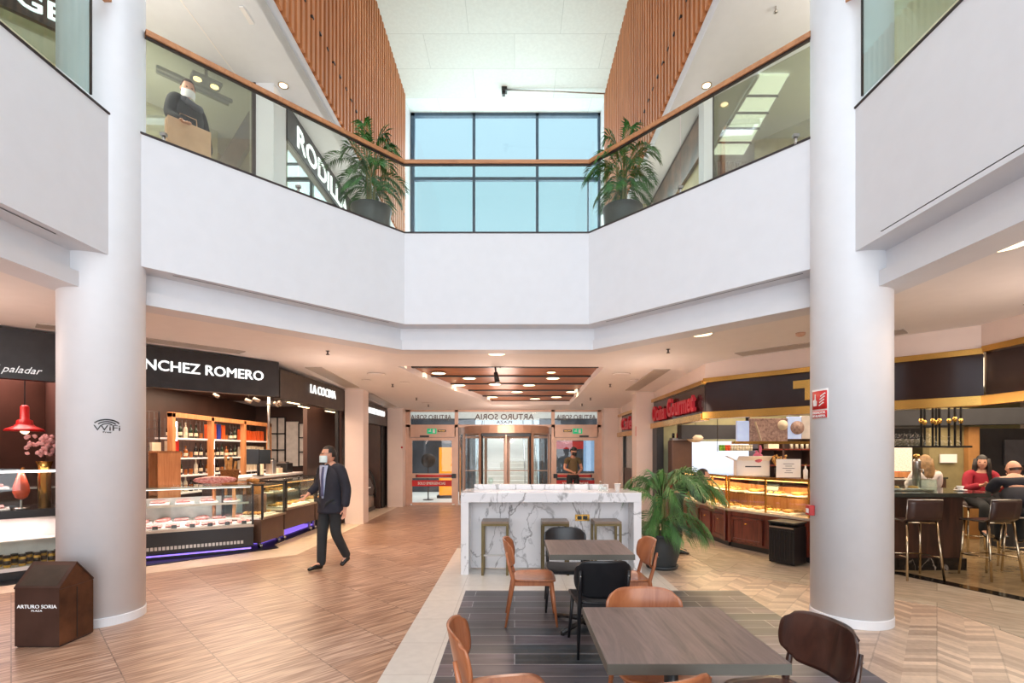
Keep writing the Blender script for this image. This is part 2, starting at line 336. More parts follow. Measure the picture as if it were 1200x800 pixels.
    def build(s, name, m, parent=None, bevel=0, weld=False):
        if weld: bmesh.ops.remove_doubles(s.bm, verts=s.bm.verts, dist=.0005)
        bmesh.ops.recalc_face_normals(s.bm, faces=s.bm.faces)
        me = bpy.data.meshes.new(name); s.bm.to_mesh(me); s.bm.free()
        for x in (m if isinstance(m, (list, tuple)) else [m]): me.materials.append(M[x] if isinstance(x, str) else x)
        o = bpy.data.objects.new(name, me); C.objects.link(o)
        if parent: o.parent = parent
        if bevel:
            b = o.modifiers.new('bevel', 'BEVEL'); b.width = bevel; b.segments = 2; b.limit_method = 'ANGLE'
        return o
def tag(o, label=None, cat=None, group=None, kind=None):
    if label: o['label'] = label
    if cat: o['category'] = cat
    if group: o['group'] = group
    if kind: o['kind'] = kind
    return o
def thing(name, loc, label, cat, rz=0, group=None):
    o = bpy.data.objects.new(name, None); C.objects.link(o); o.empty_display_size = .1
    o.location = loc; o.rotation_euler = (0, 0, rz); return tag(o, label, cat, group)
def struct(mb, name, m, label=None, parent=None):
    o = mb.build(name, m, parent)
    if not parent: tag(o, label, None, None, 'structure')
    elif label: o['label'] = label
    return o
def dup(root, loc=None, rz=None, label=None, group=None):
    def cp(o, par):
        c = o.copy(); C.objects.link(c); c.parent = par
        for ch in list(o.children): cp(ch, c)
        return c
    r = cp(root, None)
    if loc is not None: r.location = loc
    if rz is not None: r.rotation_euler = (0, 0, rz)
    if label: r['label'] = label
    if group: r['group'] = group
    return r
def text_me(s, size=1, ext=.01, bold=0, shear=0, sx=1, align='CENTER', space=1):
    cu = bpy.data.curves.new('lettering', 'FONT'); cu.body = s; cu.size = size; cu.extrude = ext; cu.offset = bold
    cu.align_x = align; cu.align_y = 'CENTER'; cu.shear = shear; cu.space_character = space; cu.resolution_u = 3
    o = bpy.data.objects.new('lettering', cu); C.objects.link(o)
    me = bpy.data.meshes.new_from_object(o.evaluated_get(bpy.context.evaluated_depsgraph_get())); bpy.data.objects.remove(o)
    for v in me.vertices: v.co.x *= sx
    return me
def text_fit(s, width, height, ext=.008, bold=0, shear=0, mirror=False):
    me = text_me(s, 1, ext, 0, shear)
    xs = [v.co.x for v in me.vertices]; ys = [v.co.y for v in me.vertices]
    kx, ky = width/(max(xs)-min(xs)), height/(max(ys)-min(ys)); mx, my = (max(xs)+min(xs))/2, (max(ys)+min(ys))/2
    for v in me.vertices:
        v.co.x = (v.co.x-mx)*kx*(-1 if mirror else 1); v.co.y = (v.co.y-my)*ky
    if bold > 0:                                   # thicker strokes: the same outline laid side by side
        d = .020*ky*min(1.5, .7+bold*30); P_ = [list(p.vertices) for p in me.polygons]; n = len(me.vertices); V = []; Fc = []
        for q, (dx, dy) in enumerate(((-d, 0), (d, 0), (0, d*.8), (0, -d*.8))):
            V += [(v.co.x+dx*kx/ky*.8, v.co.y+dy, v.co.z+.0003*q) for v in me.vertices]; Fc += [[i+n*q for i in p] for p in P_]
        me = bpy.data.meshes.new('lettering'); me.from_pydata(V, [], Fc)
    return me
def face_mat(p, out):
    """matrix: text x runs to the reader's right, y up, z along the outward normal"""
    n = Vector((out[0], out[1], 0)).normalized(); up = Vector((0, 0, 1)); x = up.cross(n)
    m = Matrix((x, up, n)).transposed().to_4x4(); return Matrix.Translation(p) @ m
def rrect(w, h, r, n=6):
    P = []
    for cx, cy, a0 in ((w/2-r, h/2-r, 0), (-w/2+r, h/2-r, 90), (-w/2+r, -h/2+r, 180), (w/2-r, -h/2+r, 270)):
        for k in range(n+1): a = R(a0+90*k/n); P.append((cx+r*math.cos(a), cy+r*math.sin(a)))
    return P
def offset_line(P, d):
    """offset an open polyline to its left by d"""
    out = []
    for i, p in enumerate(P):
        p = Vector(p); ns = []
        if i > 0: e = (p-Vector(P[i-1])).normalized(); ns.append(Vector((-e.y, e.x)))
        if i < len(P)-1: e = (Vector(P[i+1])-p).normalized(); ns.append(Vector((-e.y, e.x)))
        n = sum(ns, Vector((0, 0))).normalized(); out.append(tuple(p+n*(d/n.dot(ns[0]))))
    return out
def strip(mb, P, prof, mi=0):
    """sweep a profile [(offset, z)...] along the plan polyline P"""
    lines = [[(x, y, z) for x, y in offset_line(P, d)] for d, z in prof]
    for a, b in zip(lines[:-1], lines[1:]):
        for i in range(len(P)-1): mb._add([a[i], a[i+1], b[i+1], b[i]], [(0, 1, 2, 3)], False, mi)
    return mb

# ------------------------------------------------------------ the setting
F = [(-3.84, -4), (-3.84, 4.95), (-1.607, 7.35), (1.084, 7.35), (3.17, 4.95), (3.17, -4)]   # edge of the void; left side is outside
LC, RC, CR = (-4.09, 5.0), (3.33, 4.99), .347
ZU = 4.78
# floors
def flat(poly, z, th=.02): return MB().prism(poly, z-th, z)
struct(flat([(-11, -4), (-.98, -4), (-.98, 15.6), (-11, 15.6)], 0, .1), 'floor_wood_tile', 'floor_l', 'wood effect tile floor with diagonal joints left of the cream border')
struct(flat([(-.98, -4), (12, -4), (12, 15.6), (-.98, 15.6)], -.002, .1), 'floor_parquet', 'floor_r', 'chevron parquet floor around the right column')
def ring(poly): return flat(poly, .003, .012)
struct(flat([(-.98, -4), (-.58, -4), (-.58, 5.97), (1.95, 5.97), (1.95, 8.6), (-.98, 8.6)], .003, .012), 'floor_cream_tile', 'cream', 'cream square tile border around the seating area')
struct(flat([(-.58, -4), (2.66, -4), (2.66, 5.97), (-.58, 5.97)], .004, .012), 'floor_dark_planks', 'mat', 'dark grey plank tile area under the tables')
struct(flat([(-3.48, 15.4), (-3.48, 8.05), (-4.97, 6.81), (-6.9, 4.9), (-6.9, -4), (-7.5, -4), (-7.5, 5.5), (-5.0, 8.2), (-4.4, 8.9), (-4.2, 15.4)], .003, .012), 'floor_left_border', 'border_l', 'pale stone strip in front of the food counters')
struct(flat([(2.8, 15.4), (2.8, 6.95), (4.5, 5.4), (4.5, -4), (12, -4), (12, 15.4)], .002, .012), 'floor_right_border', 'border_r', 'grey beige stone floor before the cafe and bar')
struct(flat([(5.0, 7.4), (5.18, 6.78), (5.72, 5.55), (5.8, -4), (12, -4), (12, 15.4), (4.8, 15.4)], .004, .012), 'floor_bar', 'shopfloor', 'glossy beige stone floor inside the bar')
struct(MB().prism([(4.9, 6.93), (5.13, 6.74), (5.62, 5.52), (5.62, -4), (5.80, -4), (5.80, 5.60), (5.32, 6.86), (5.0, 7.1)], -.01, .006), 'trim_floor_stripe', 'stripe', 'black granite line set in the bar floor')
# columns
for (cx, cy), nme, lab in ((LC, 'wall_column_left', 'round white column on the left with a wifi sign'), (RC, 'wall_column_right', 'round white column on the right with a fire alarm')):
    mb = MB(); mb.lathe([(CR, 0), (CR, 8.0)], (cx, cy, 0), 96)
    mb.lathe([(CR+.006, 0), (CR+.006, .08), (CR+.001, .085)], (cx, cy, 0), 96, False)
    struct(mb, nme, 'column', lab)
# gallery edge: fascia, soffit and beam
mb = strip(MB(), F, [(.32, 4.84), (0, 4.84), (0, 3.51), (.27, 3.51), (.27, 3.27)])
struct(mb, 'wall_gallery_fascia', 'white', 'white gallery fascia around the void')
mb = strip(MB(), F, [(.27, 3.315), (.19, 3.315), (.19, 3.175), (.52, 3.175), (.52, 3.205)])
struct(mb, 'trim_beam', 'white', 'white beam under the gallery fascia')
mb = strip(MB(), F, [(.0, 4.835), (-.010, 4.838), (-.010, 4.856), (.05, 4.856), (.05, 4.84)])
struct(mb, 'trim_gallery_edge', 'dsteel', 'thin dark metal edge along the top of the gallery fascia')
# linear vents in the soffit
for k, (a, b) in enumerate((((-3.84, .5), (-3.84, 4.3)), ((-3.55, 5.26), (-1.75, 7.19)), ((1.25, 7.16), (2.95, 5.20)), ((3.17, .5), (3.17, 4.25)))):
    mb = strip(MB(), [a, b], [(.07, 3.507), (.085, 3.507)]); struct(mb, 'trim_vent_slot', 'black', 'thin black air slot in the gallery soffit')
# ground floor ceiling: flat over the hall, falling towards the doors, open over the void and the timber recess
REC = [(-2.08, 8.94), (-1.97, 9.5), (-1.86, 10.1), (-1.62, 10.9), (-1.36, 11.7), (-1.08, 12.5), (-.86, 13.2), (-.70, 13.9), (-.66, 14.2), (1.55, 14.2), (1.6, 9.0)]
def filled(loops, zf, name, m, th=.12):
    bm = bmesh.new()
    for lp in loops:
        vv = [bm.verts.new((x, y, zf(y))) for x, y in lp]
        for i in range(len(vv)): bm.edges.new((vv[i], vv[(i+1) % len(vv)]))
    bmesh.ops.triangle_fill(bm, use_beauty=True, use_dissolve=False, edges=list(bm.edges))
    for f in bm.faces:
        if f.normal.z > 0: f.normal_flip()
    mb = MB(); mb.bm.free(); mb.bm = bm; me = bpy.data.meshes.new(name); bm.to_mesh(me); bm.free(); me.materials.append(M[m])
    o = bpy.data.objects.new(name, me); C.objects.link(o); o['kind'] = 'structure'; return o
IN = offset_line(F, .51)
filled([[(-11, -4)]+IN+[(12, -4), (12, 8), (-11, 8)]], lambda y: 3.2, 'ceiling_hall', 'ceil')
filled([[(-11, 8), (12, 8), (12, 15.5), (-11, 15.5)], REC], ceil_z, 'ceiling_corridor', 'ceil')
# the timber recess
mb = MB()
for i in range(len(REC)):
    a, b = REC[i], REC[(i+1) % len(REC)]
    mb.quad((*a, ceil_z(a[1])), (*b, ceil_z(b[1])), (*b, ceil_z(b[1])+.17), (*a, ceil_z(a[1])+.17))
struct(mb, 'ceiling_recess_sides', 'ceil', 'sides of the ceiling recess')
mb = MB(); mb2 = MB(); y = 8.7
while y < 14.5:
    z0 = ceil_z(y)+.12; mb.box((-.2, y+.42, z0), (4.4, .84, .02), 0, 0, 0, Matrix.Rotation(-.037, 4, 'X')); mb2.box((-.2, y+.885, z0-.035), (4.4, .075, .03), 0, 0, 0, Matrix.Rotation(-.037, 4, 'X')); y += .93  # solid black strips stand in for the shade inside the gaps
struct(mb2, 'ceiling_gap_shade_strips', 'black', 'black strips giving the shade of the gaps between the timber boards')
M['recesswood'] = wood('recess_timber', 'b4703e', '8f5430', .35, 'X', 6)
struct(mb, 'ceiling_timber_boards', 'recesswood', 'wide timber boards with dark gaps in the ceiling recess')
struct(MB().box((-.2, 11.5, 3.26), (4.6, 6.0, .02), 0, 0, 0, Matrix.Rotation(-.037, 4, 'X')), 'ceiling_recess_top', 'black', 'black sheet above the timber boards')
# bulkheads above the cafe sign and ceiling grilles
mb = MB(); cafe = [(3.30, 15.4), (3.30, 8.72), (5.72, 6.17), (5.72, -4)]
for a, b in zip(cafe[:-1], cafe[1:]): mb.quad((*a, 2.86), (*b, 2.86), (*b, 3.25), (*a, 3.25))
struct(mb, 'wall_cafe_bulkhead', 'pinkwall', 'plain bulkhead above the cafe sign')
# corridor walls: pillars, pilasters
def pil(lo, hi, name, lab, m='pinkwall'): return struct(MB().b2((lo[0], lo[1], 0), (hi[0], hi[1], 3.12)), name, m, lab)
pil((-3.86, 11.45), (-3.44, 11.85), 'wall_pillar_left', 'stone clad pillar between the food counters and the pastry case')
pil((-3.79, 15.0), (-3.33, 15.5), 'wall_pilaster_left', 'stone clad pilaster left of the entrance doors')
pil((2.66, 15.0), (3.12, 15.5), 'wall_pilaster_right', 'stone clad pilaster right of the entrance doors')
pil((2.88, 11.9), (3.36, 12.35), 'wall_pillar_right', 'stone clad pillar left of the cafe')
struct(MB().b2((3.12, 15.0), (3.4, 15.45, ), ) if 0 else MB().b2((3.1, 14.6, 0), (3.4, 15.5, 3.0)), 'wall_right_return', 'pinkwall')
# outer walls that close the building
mb = MB(); mb.b2((-11, -4.2, 0), (12, -4, 12.6)); struct(mb, 'wall_near', 'white')
struct(MB().b2((-11.2, -4, 0), (-11, 16, 8)), 'wall_left', 'pinkwall'); struct(MB().b2((12, -4, 0), (12.2, 16, 8)), 'wall_right', 'pinkwall')
# upper floor slab and upper ceiling
up = [(-11, -4)]+offset_line(F, .2)+[(12, -4), (12, 16.6), (-11, 16.6)]
struct(MB().prism(up, 4.60, ZU), 'floor_upper', 'border_l', 'gallery floor')
XL, XR = -3.40, 2.80
struct(MB().b2((-11, -4, 7.8), (XL, 16.6, 7.95)), 'ceiling_upper_left', 'white', 'white gallery ceiling on the left'); struct(MB().b2((XR, -4, 7.8), (12, 16.6, 7.95)), 'ceiling_upper_right', 'white', 'white gallery ceiling on the right')
for s, X in ((1, XL), (-1, XR)):
    mb = MB(); mb.b2((X, -4, 7.80), (X-.12*s, 15.45, 8.02)); struct(mb, 'trim_beam_edge', 'white', 'white edge beam under the timber slats')
    struct(MB().b2((X-.10*s, -4, 8.0), (X-.16*s, 15.45, 12.62)), 'wall_slat_backing_'+('left' if s > 0 else 'right'), 'slatback', 'pale backing behind the timber slats')
    mb = MB(); y = 6.2
    while y < 15.44: mb.b2((X+.05*s, y, 8.02), (X-.10*s, y+.10, 12.6)); y += .195
    struct(mb, 'wall_slats_'+('left' if s > 0 else 'right'), 'slat', 'tall orange timber slats of the '+('left' if s > 0 else 'right')+' upper wall')
    mb = MB(); 
    for k in range(26):
        y = 7.0+k*.33; mb.box((X+.045*s, y+.03, 8.85), (.04, .07, .03))
    struct(mb, 'trim_slat_clips_'+('left' if s > 0 else 'right'), 'dsteel', 'row of small dark clips on the timber slats')
    struct(MB().b2((X-.3*s, 15.45, ZU), (X-.02*s, 16.62, 12.9)), 'wall_window_return_'+('left' if s > 0 else 'right'), 'white', 'white return beside the great window')
    # slats of the gallery wall under the edge beam near the window
    mb = MB(); y = 12.6
    while y < 15.44: mb.b2((X+.0*s, y, ZU), (X-.10*s, y+.10, 7.8)); y += .195
    struct(mb, 'wall_lower_slats_'+('left' if s > 0 else 'right'), 'slat', 'lower timber slats beside the great window')
    struct(MB().b2((X-.10*s, 12.5, ZU), (X-.16*s, 15.45, 7.8)), 'wall_lower_backing_'+('left' if s > 0 else 'right'), 'slatback')
struct(MB().b2((-3.9, 10.4, 12.6), (3.3, 15.6, 12.8)), 'ceiling_atrium', 'concrete', 'pale boarded ceiling high above the gallery')
struct(MB().prism([(-3.9, 15.6), (3.3, 15.6), (3.3, 16.9), (-3.9, 16.9)], lambda x, y: 12.6+(y-15.6)*.19, 13.0), 'ceiling_atrium_slope', 'concrete', 'sloping boards above the great window')
struct(MB().b2((-3.9, -4, 11.2), (-3.0, 5.44, 11.4)).b2((2.4, -4, 11.2), (3.3, 5.44, 11.4)).b2((-3.0, -4.0, 11.2), (2.4, -2.0, 11.4)).b2((-3.0, 3.2, 11.2), (2.4, 5.44, 11.4)).b2((-3.9, 5.44, 11.2), (-3.28, 6.4, 11.4)).b2((-.25, 5.44, 11.2), (3.3, 6.4, 11.4)).b2((-3.9, 6.4, 11.2), (3.3, 10.4, 11.4)), 'ceiling_rooflight_frame', 'white', 'white ceiling with the rooflight openings')
struct(MB().b2((-3.9, 10.3, 11.3), (3.3, 10.4, 12.7)), 'ceiling_step', 'white', 'step between the rooflight and the high ceiling')
mb = MB()
for k in range(4): mb.b2((-3.0, -1.0+k*1.0, 11.2), (2.4, -.92+k*1.0, 11.34))
for k in range(4): mb.b2((-2.75+k*.7, 5.44, 11.2), (-2.70+k*.7, 6.4, 11.34))
struct(mb, 'ceiling_rooflight_bars', 'dsteel', 'dark bars of the rooflight')
# great window
g = thing('window_1', (0, 0, 0), None, None); g['kind'] = 'structure'
WY = 16.6; XW0, XW1 = -3.40, 2.85
mb = MB(); M['wframe'] = mat('blue_grey_frame', '4a6076', .5)
for x, t in ((XW0+.05, .12), (at(555.5, 0, WY).x, .09), (at(629.5, 0, WY).x, .09), (XW1-.05, .12)): mb.b2((x-t/2, WY-.06, ZU), (x+t/2, WY+.08, 12.78))
mb.b2((XW0, WY-.06, 12.68), (XW1, WY+.08, 12.85))
for py, t in ((210, .10), (192, .03)): 
    z = at(0, py, WY).z; mb.b2((XW0, WY-.05, z-t/2), (XW1, WY+.07, z+t/2))
x = at(689, 0, WY).x; mb.b2((x-.025, WY-.05, ZU), (x+.025, WY+.07, at(0, 212, WY).z))
mb.build('window_frame', 'wframe', g)
MB().b2((XW0, WY, ZU), (XW1, WY+.012, 12.75)).build('window_pane', 'glass', g)
struct(MB().b2((-11, 16.6, ZU), (XW0-.02, 16.8, 8)).b2((XW1+.02, 16.6, ZU), (12, 16.8, 8)), 'wall_far_upper', 'white')
# ------------------------------------------------------------ gallery balustrades
def cylpt(c, px, r=CR):
    """point of the column surface seen at image column px: (angle of its normal, x, y)"""
    d = Vector(((px-CX)/FPX, 1)).normalized(); cc = Vector(c); b = d.dot(cc); q = b*b-(cc.length_squared-r*r)
    t = b-math.sqrt(max(q, 0)); p = d*t; return math.atan2(p.y-c[1], p.x-c[0]), p.x, p.y
G = offset_line(F, .03)
bal = thing('balustrade', (0, 0, 4.84), 'glass balustrade with oak handrail across the centre of the gallery', 'balustrade')
cen = [(-3.74, 5.10), G[2], G[3], (3.02, 5.12)]
def loc(o, pts): return pts
for i in range(3):
    a, b = Vector(cen[i]), Vector(cen[i+1]); n = 2 if i != 1 else 1
    for k in range(n):
        p, q = a.lerp(b, k/n+.004), a.lerp(b, (k+1)/n-.004); d = (q-p).normalized(); nn = Vector((-d.y, d.x))*.006
        MB().prism([tuple(p-nn), tuple(q-nn), tuple(q+nn), tuple(p+nn)], .02, 1.03).build('glass_panel', 'glass', bal)
mb = strip(MB(), cen, [(-.03, 1.02), (.045, 1.02), (.045, 1.075), (-.03, 1.075), (-.03, 1.02)]); mb.build('handrail', 'rail', bal)
mb = strip(MB(), cen, [(-.012, 1.0), (.022, 1.0), (.022, 1.025), (-.012, 1.025), (-.012, 1.0)]); mb.build('rail_channel', 'dsteel', bal)
for i in (0, 2):
    a, b = Vector(cen[i]), Vector(cen[i+1])
    for t in ((.05, .5) if i == 0 else (.5, .95)):
        p = a.lerp(b, t); MB().cyl((p.x, p.y, .0), .016, .08, 12).box((p.x, p.y, .09), (.06, .04, .03)).build('clamp', 'steel', bal)
for nme, x, y1, lab in (('left', -3.81, 4.52, 'glass side balustrade above the left fascia, ending at the left column'), ('right', 3.14, 4.54, 'glass side balustrade above the right fascia, ending at the right column')):
    b = thing('balustrade', (x, 0, 4.84), lab, 'balustrade')
    for k in range(3):
        MB().b2((-.006, y1-1.9*(k+1)+.01, .02), (.006, y1-1.9*k, 1.03)).build('glass_panel', 'greenglass', b)
    MB().b2((-.035, -1.2, 1.02), (.035, y1+.2, 1.075)).build('handrail', 'rail', b)
    MB().b2((-.009, y1, 0.02), (.009, y1+.012, 1.03)).build('edge_channel', 'dsteel', b)

# ------------------------------------------------------------ gallery shops (upper floor)
def wallpanel(a, b, z0, z1, th=.06):
    """vertical panel from a to b in plan"""
    a, b = Vector(a), Vector(b); d = (b-a).normalized(); n = Vector((-d.y, d.x))*th/2
    return [tuple(a-n), tuple(b-n), tuple(b+n), tuple(a+n)], z0, z1
def lerp2(a, b, t): return (a[0]+(b[0]-a[0])*t, a[1]+(b[1]-a[1])*t)
UL = [(-7.9, 2.4), (-7.6, 4.92), (-4.35, 8.42)]
UR = [(7.3, 2.4), (7.0, 4.92), (3.42, 8.75)]
M['ushopwall'] = mat('olive_interior', 'b8b08a', .6); M['ushopfloor'] = mat('gallery_shop_floor', '8c8468', .5)
M['curtain'] = mat('mauve_ribbed_panel', '9a8890', .7, stretch=(30, 30, 1), scale=5, col2='6e6068')
for side, U, sg in (('left', UL, 1), ('right', UR, -1)):
    sf = thing('shopfront', (0, 0, 0), 'tinted glass shopfront with dark frames on the %s gallery' % side, 'shopfront')
    for i in range(2):
        P, z0, z1 = wallpanel(U[i], U[i+1], ZU+.02, 7.78, .02); MB().prism(P, z0, z1).build('shop_glass', 'shopglass', sf)
    mb = MB()
    for i, n in ((0, 2), (1, 2)):
        for k in range(n+1):
            if side == 'right' and i == 1 and k == 1: continue
            x, y = lerp2(U[i], U[i+1], k/n); mb.box((x, y, (ZU+7.8)/2), (.07, .07, 7.8-ZU))
    mb.build('frame', 'dsteel', sf)
    # interior behind the glass
    off = offset_line(U, 1.9 if sg > 0 else -1.9)
    mb = MB()
    for i in range(2):
        P, z0, z1 = wallpanel(off[i], off[i+1], ZU, 7.8, .1); mb.prism(P, z0, z1)
    struct(mb, 'wall_gallery_shop_'+side, 'ushopwall', 'olive wall inside the %s gallery shop' % side)
# gallery pillars
struct(MB().b2((-4.42, 8.40, ZU), (-4.02, 8.86, 7.8)), 'wall_gallery_pillar_left', 'white', 'pale pillar beside the gallery sign'); struct(MB().b2((3.24, 8.62, ZU), (3.39, 8.86, 7.8)), 'wall_gallery_pillar_right', 'white', 'pale pillar on the right gallery')
# dark slanted board built in place of a reflection in the left gallery glass
st = thing('reflection_board', (0, 0, 0), 'dark slanted board imitating a reflection in the left gallery glass', 'display')
MB().box((-4.91, 9.0, 7.10), (.30, .10, 1.55), 0, 0, 0, Matrix.Rotation(R(31), 4, 'Y')).build('slanted_board', 'darkbrown', st)
MB().b2((-5.34, 8.98, ZU), (-5.28, 9.04, 6.5)).build('post', 'dsteel', st); MB().b2((-4.54, 8.98, ZU), (-4.48, 9.04, 7.7)).build('post', 'dsteel', st)
# track light inside left shop, ceiling twin spots
for k, (p0, p1) in enumerate((((183, 78), (272, 119)), ((183, 83), (268, 122)))):
    Ya, Yb_ = 5.9*FPX/(529-p0[1]), 5.9*FPX/(529-p1[1]); a = at(p0[0], p0[1], Ya); b = at(p1[0], p1[1], Yb_)
    o = MB().bar(a+Vector((0, .0, 0)), b, .05).build('light_track', 'black'); tag(o, ('farther' if k else 'nearer')+' black light track on the ceiling of the left gallery shop', 'light track', 'gallery light tracks')
tw = thing('twin_spotlight', (-4.95, 8.08, 7.58), 'dark twin spotlight above the walking shopper', 'lamp', R(45))
MB().box((0, 0, .01), (.42, .2, .05)).box((0, 0, .12), (.04, .04, .2)).build('housing', 'black', tw)
for dx in (-.12, .12): MB().cyl((dx, 0, -.022), .06, .01, 16).build('lens', 'lamp', tw)
# RODILLA sign
sg = thing('shop_sign', (-4.0, 8.87, 7.2), 'dark slanting-looking sign board with white serif RODILLA letters', 'sign')
MB().b2((-.06, 0, -.02), (.0, 5.2, .58)).build('sign_board', 'signblack', sg)
me = text_fit('RODILLA', 2.75, .38, .008, .006)
MB().mesh(me, face_mat((.015, 1.75, .24), (1, 0))).build('lettering', 'letters', sg)
mbx = MB()
for i, x in enumerate((-.0,)): pass
P, z0, z1 = wallpanel((-4.02, 8.9), (-4.02, 12.5), ZU, 7.2, .02)
rs = thing('shopfront', (0, 0, 0), 'glazed shopfront under the RODILLA sign', 'shopfront'); MB().prism(P, z0, z1).build('shop_glass', 'shopglass', rs)
struct(MB().b2((-6.2, 8.9, ZU), (-6.1, 14, 7.8)), 'wall_gallery_back_left', 'ushopwall'); struct(MB().b2((-11, 12.5, ZU), (XL-.1, 12.6, 7.8)), 'wall_gallery_end_left', 'ushopwall')
# right gallery sign board and dark panels
sg = thing('shop_sign', (3.32, 8.95, 7.32), 'brown picture panel along the right gallery beside the pillar', 'sign')
M['brownpic'] = mat('brown_picture', '7a5a44', .3, col2='2c211c', scale=3)
MB().b2((0, .0, -.36), (.06, 3.4, .36)).build('picture_panel', 'brownpic', sg); MB().b2((-.01, .0, .36), (.07, 3.4, .40)).build('frame', 'dsteel', sg)
struct(MB().b2((3.40, 8.9, ZU), (3.5, 12.5, 7.8)), 'wall_gallery_inner_right', 'ushopwall'); struct(MB().b2((XR+.1, 12.5, ZU), (12, 12.6, 7.8)), 'wall_gallery_end_right', 'ushopwall')
cu = thing('ribbed_screen', (0, 0, 0), 'mauve ribbed screen behind the right gallery glass', 'screen')
mb = MB()
for k in range(24): mb.box((3.62+k*.06, 10.5, 6.25), (.028, .03, 2.9))
mb.build('ribs', 'curtain', cu); MB().b2((3.55, 10.52, ZU), (5.1, 10.54, 7.7)).build('backing', 'curtain', cu)
lc = thing('skylight_reflection_panel', (0, 0, 7.77), 'long bright panel with dark joints imitating a skylight reflection in the right gallery glass', 'lamp')  # glowing panel added in place of the skylight mirrored by the shop glass
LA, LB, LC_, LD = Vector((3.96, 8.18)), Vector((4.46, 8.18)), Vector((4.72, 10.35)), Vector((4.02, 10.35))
MB().prism([tuple(LA), tuple(LB), tuple(LC_), tuple(LD)], -.02, .02).build('reflection_pane', 'reflectpane', lc)
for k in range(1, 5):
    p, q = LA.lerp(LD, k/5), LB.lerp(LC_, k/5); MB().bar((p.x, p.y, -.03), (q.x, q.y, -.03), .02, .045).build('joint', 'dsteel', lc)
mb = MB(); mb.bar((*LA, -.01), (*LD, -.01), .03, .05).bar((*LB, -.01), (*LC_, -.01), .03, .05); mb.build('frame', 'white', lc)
# upper left sign GEO...
sg = thing('shop_sign', (0, 0, 0), 'black sign band with large white letters in the upper left corner', 'sign')
du = (Vector(UL[2])-Vector(UL[1])).normalized(); nu_ = Vector((du.y, -du.x)); q0 = Vector(UL[1])+nu_*.12; a, b = q0+du*.6, q0+du*3.0
P, z0, z1 = wallpanel(a, b, 7.10, 7.50, .06); MB().prism(P, z0, z1).build('sign_board', 'signblack', sg)
me = text_fit('GEO', .76, .22, .010, .008); c_ = q0+du*((6.53-q0.y)/du.y)+nu_*.05
MB().mesh(me, face_mat((c_.x, c_.y, 7.30), (nu_.x, nu_.y))).build('lettering', 'letters', sg)
# gallery spots
for k, (px, py, lab) in enumerate(((332, 100, 'left'), (828, 100, 'right'))):
    Y = 6.15*FPX/(529-py); p = at(px, py, Y); r = thing('downlight', (p.x, p.y, 7.8), 'small glowing round downlight in the %s gallery ceiling' % lab, 'lamp')
    MB().lathe([(.07, -.004), (.085, -.012), (.085, 0)], (0, 0, 0), 20).build('ring', 'casesteel', r); MB().cyl((0, 0, -.01), .06, .006, 16).build('diffuser', 'lamp', r)
r = thing('smoke_detector', (at(289, 17, 7.09).x, 7.09, 7.8), 'small flat sensor plate on the left gallery ceiling', 'sensor'); MB().box((0, 0, -.01), (.06, .28, .02)).build('plate', 'ceil', r)
r = thing('sprinkler', (at(909, 8, 6.96).x, 6.96, 7.8), 'tiny sprinkler on the right gallery ceiling', 'sprinkler'); MB().cyl((0, 0, -.07), .012, .07, 8).cyl((0, 0, -.08), .03, .008, 10).build('head', 'steel', r)
struct(MB().box((at(700, 60, 7.0).x*0+5.0, 4.0, 7.795), (.02, 6, .01)), 'trim_ceiling_joint_right', 'ceil'); struct(MB().box((-4.55, 6, 7.796), (.015, 8, .008)), 'trim_ceiling_joint_left', 'ceil')
# hanging camera on rod
r = thing('ceiling_camera', (at(591, 0, 15.2).x, 15.2, at(0, 105, 15.2).z), 'dark camera on a thin horizontal rod high before the window', 'camera')
MB().tube([(0, 0, 0), (at(709, 0, 15.2).x-at(591, 0, 15.2).x, 0, -.12)], .02).build('rod', 'steel', r)
MB().box((0, 0, 0), (.16, .2, .14)).box((-.02, 0, -.12), (.09, .12, .1)).build('camera_body', 'black', r); MB().tube([(0, 0, 0), (.03, 0, 12.6-at(0, 105, 15.2).z)], .012).build('hanger', 'black', r)

# ------------------------------------------------------------ ground floor ceiling lamps
def downlight(x, y, z, r_, lab, power, rot=0, grp='ceiling downlights', spot=True):
    t = thing('downlight', (x, y, z), lab, 'lamp', 0, grp)
    MB().lathe([(r_, .0), (r_*1.18, -.006), (r_*1.18, 0)], (0, 0, 0), 24).build('ring', 'white', t)
    MB().cyl((0, 0, -.005), r_, .003, 24).build('diffuser', 'lamp', t)
    if power:
        d = bpy.data.lights.new('downlight_bulb', 'AREA'); d.shape = 'DISK'; d.size = r_*2; d.energy = power; d.color = (1, .66, .42); d.spread = R(150)
        o = bpy.data.objects.new('downlight_bulb', d); C.objects.link(o); o.parent = t; o.location = (0, 0, -.03)
    return t
for px, py, lab in ((320, 387, 'round recessed downlight under the left diagonal of the gallery'), (582, 414, 'round recessed downlight in the middle behind the beam'), (822, 391, 'round recessed downlight under the right diagonal of the gallery'), (1177, 287, 'bright recessed downlight at the upper right near the right column')):
    Y = 1.55*FPX/(529-py); p = at(px, py, Y); downlight(p.x, p.y, 3.197, .13, lab, 22 if px < 1000 else 7)
pts = ((514, 437), (550, 443), (620, 451), (538, 451), (648, 443), (580, 450, ), (606, 459), (577, 465), (627, 467), (652, 465), (670, 459), (646, 436))
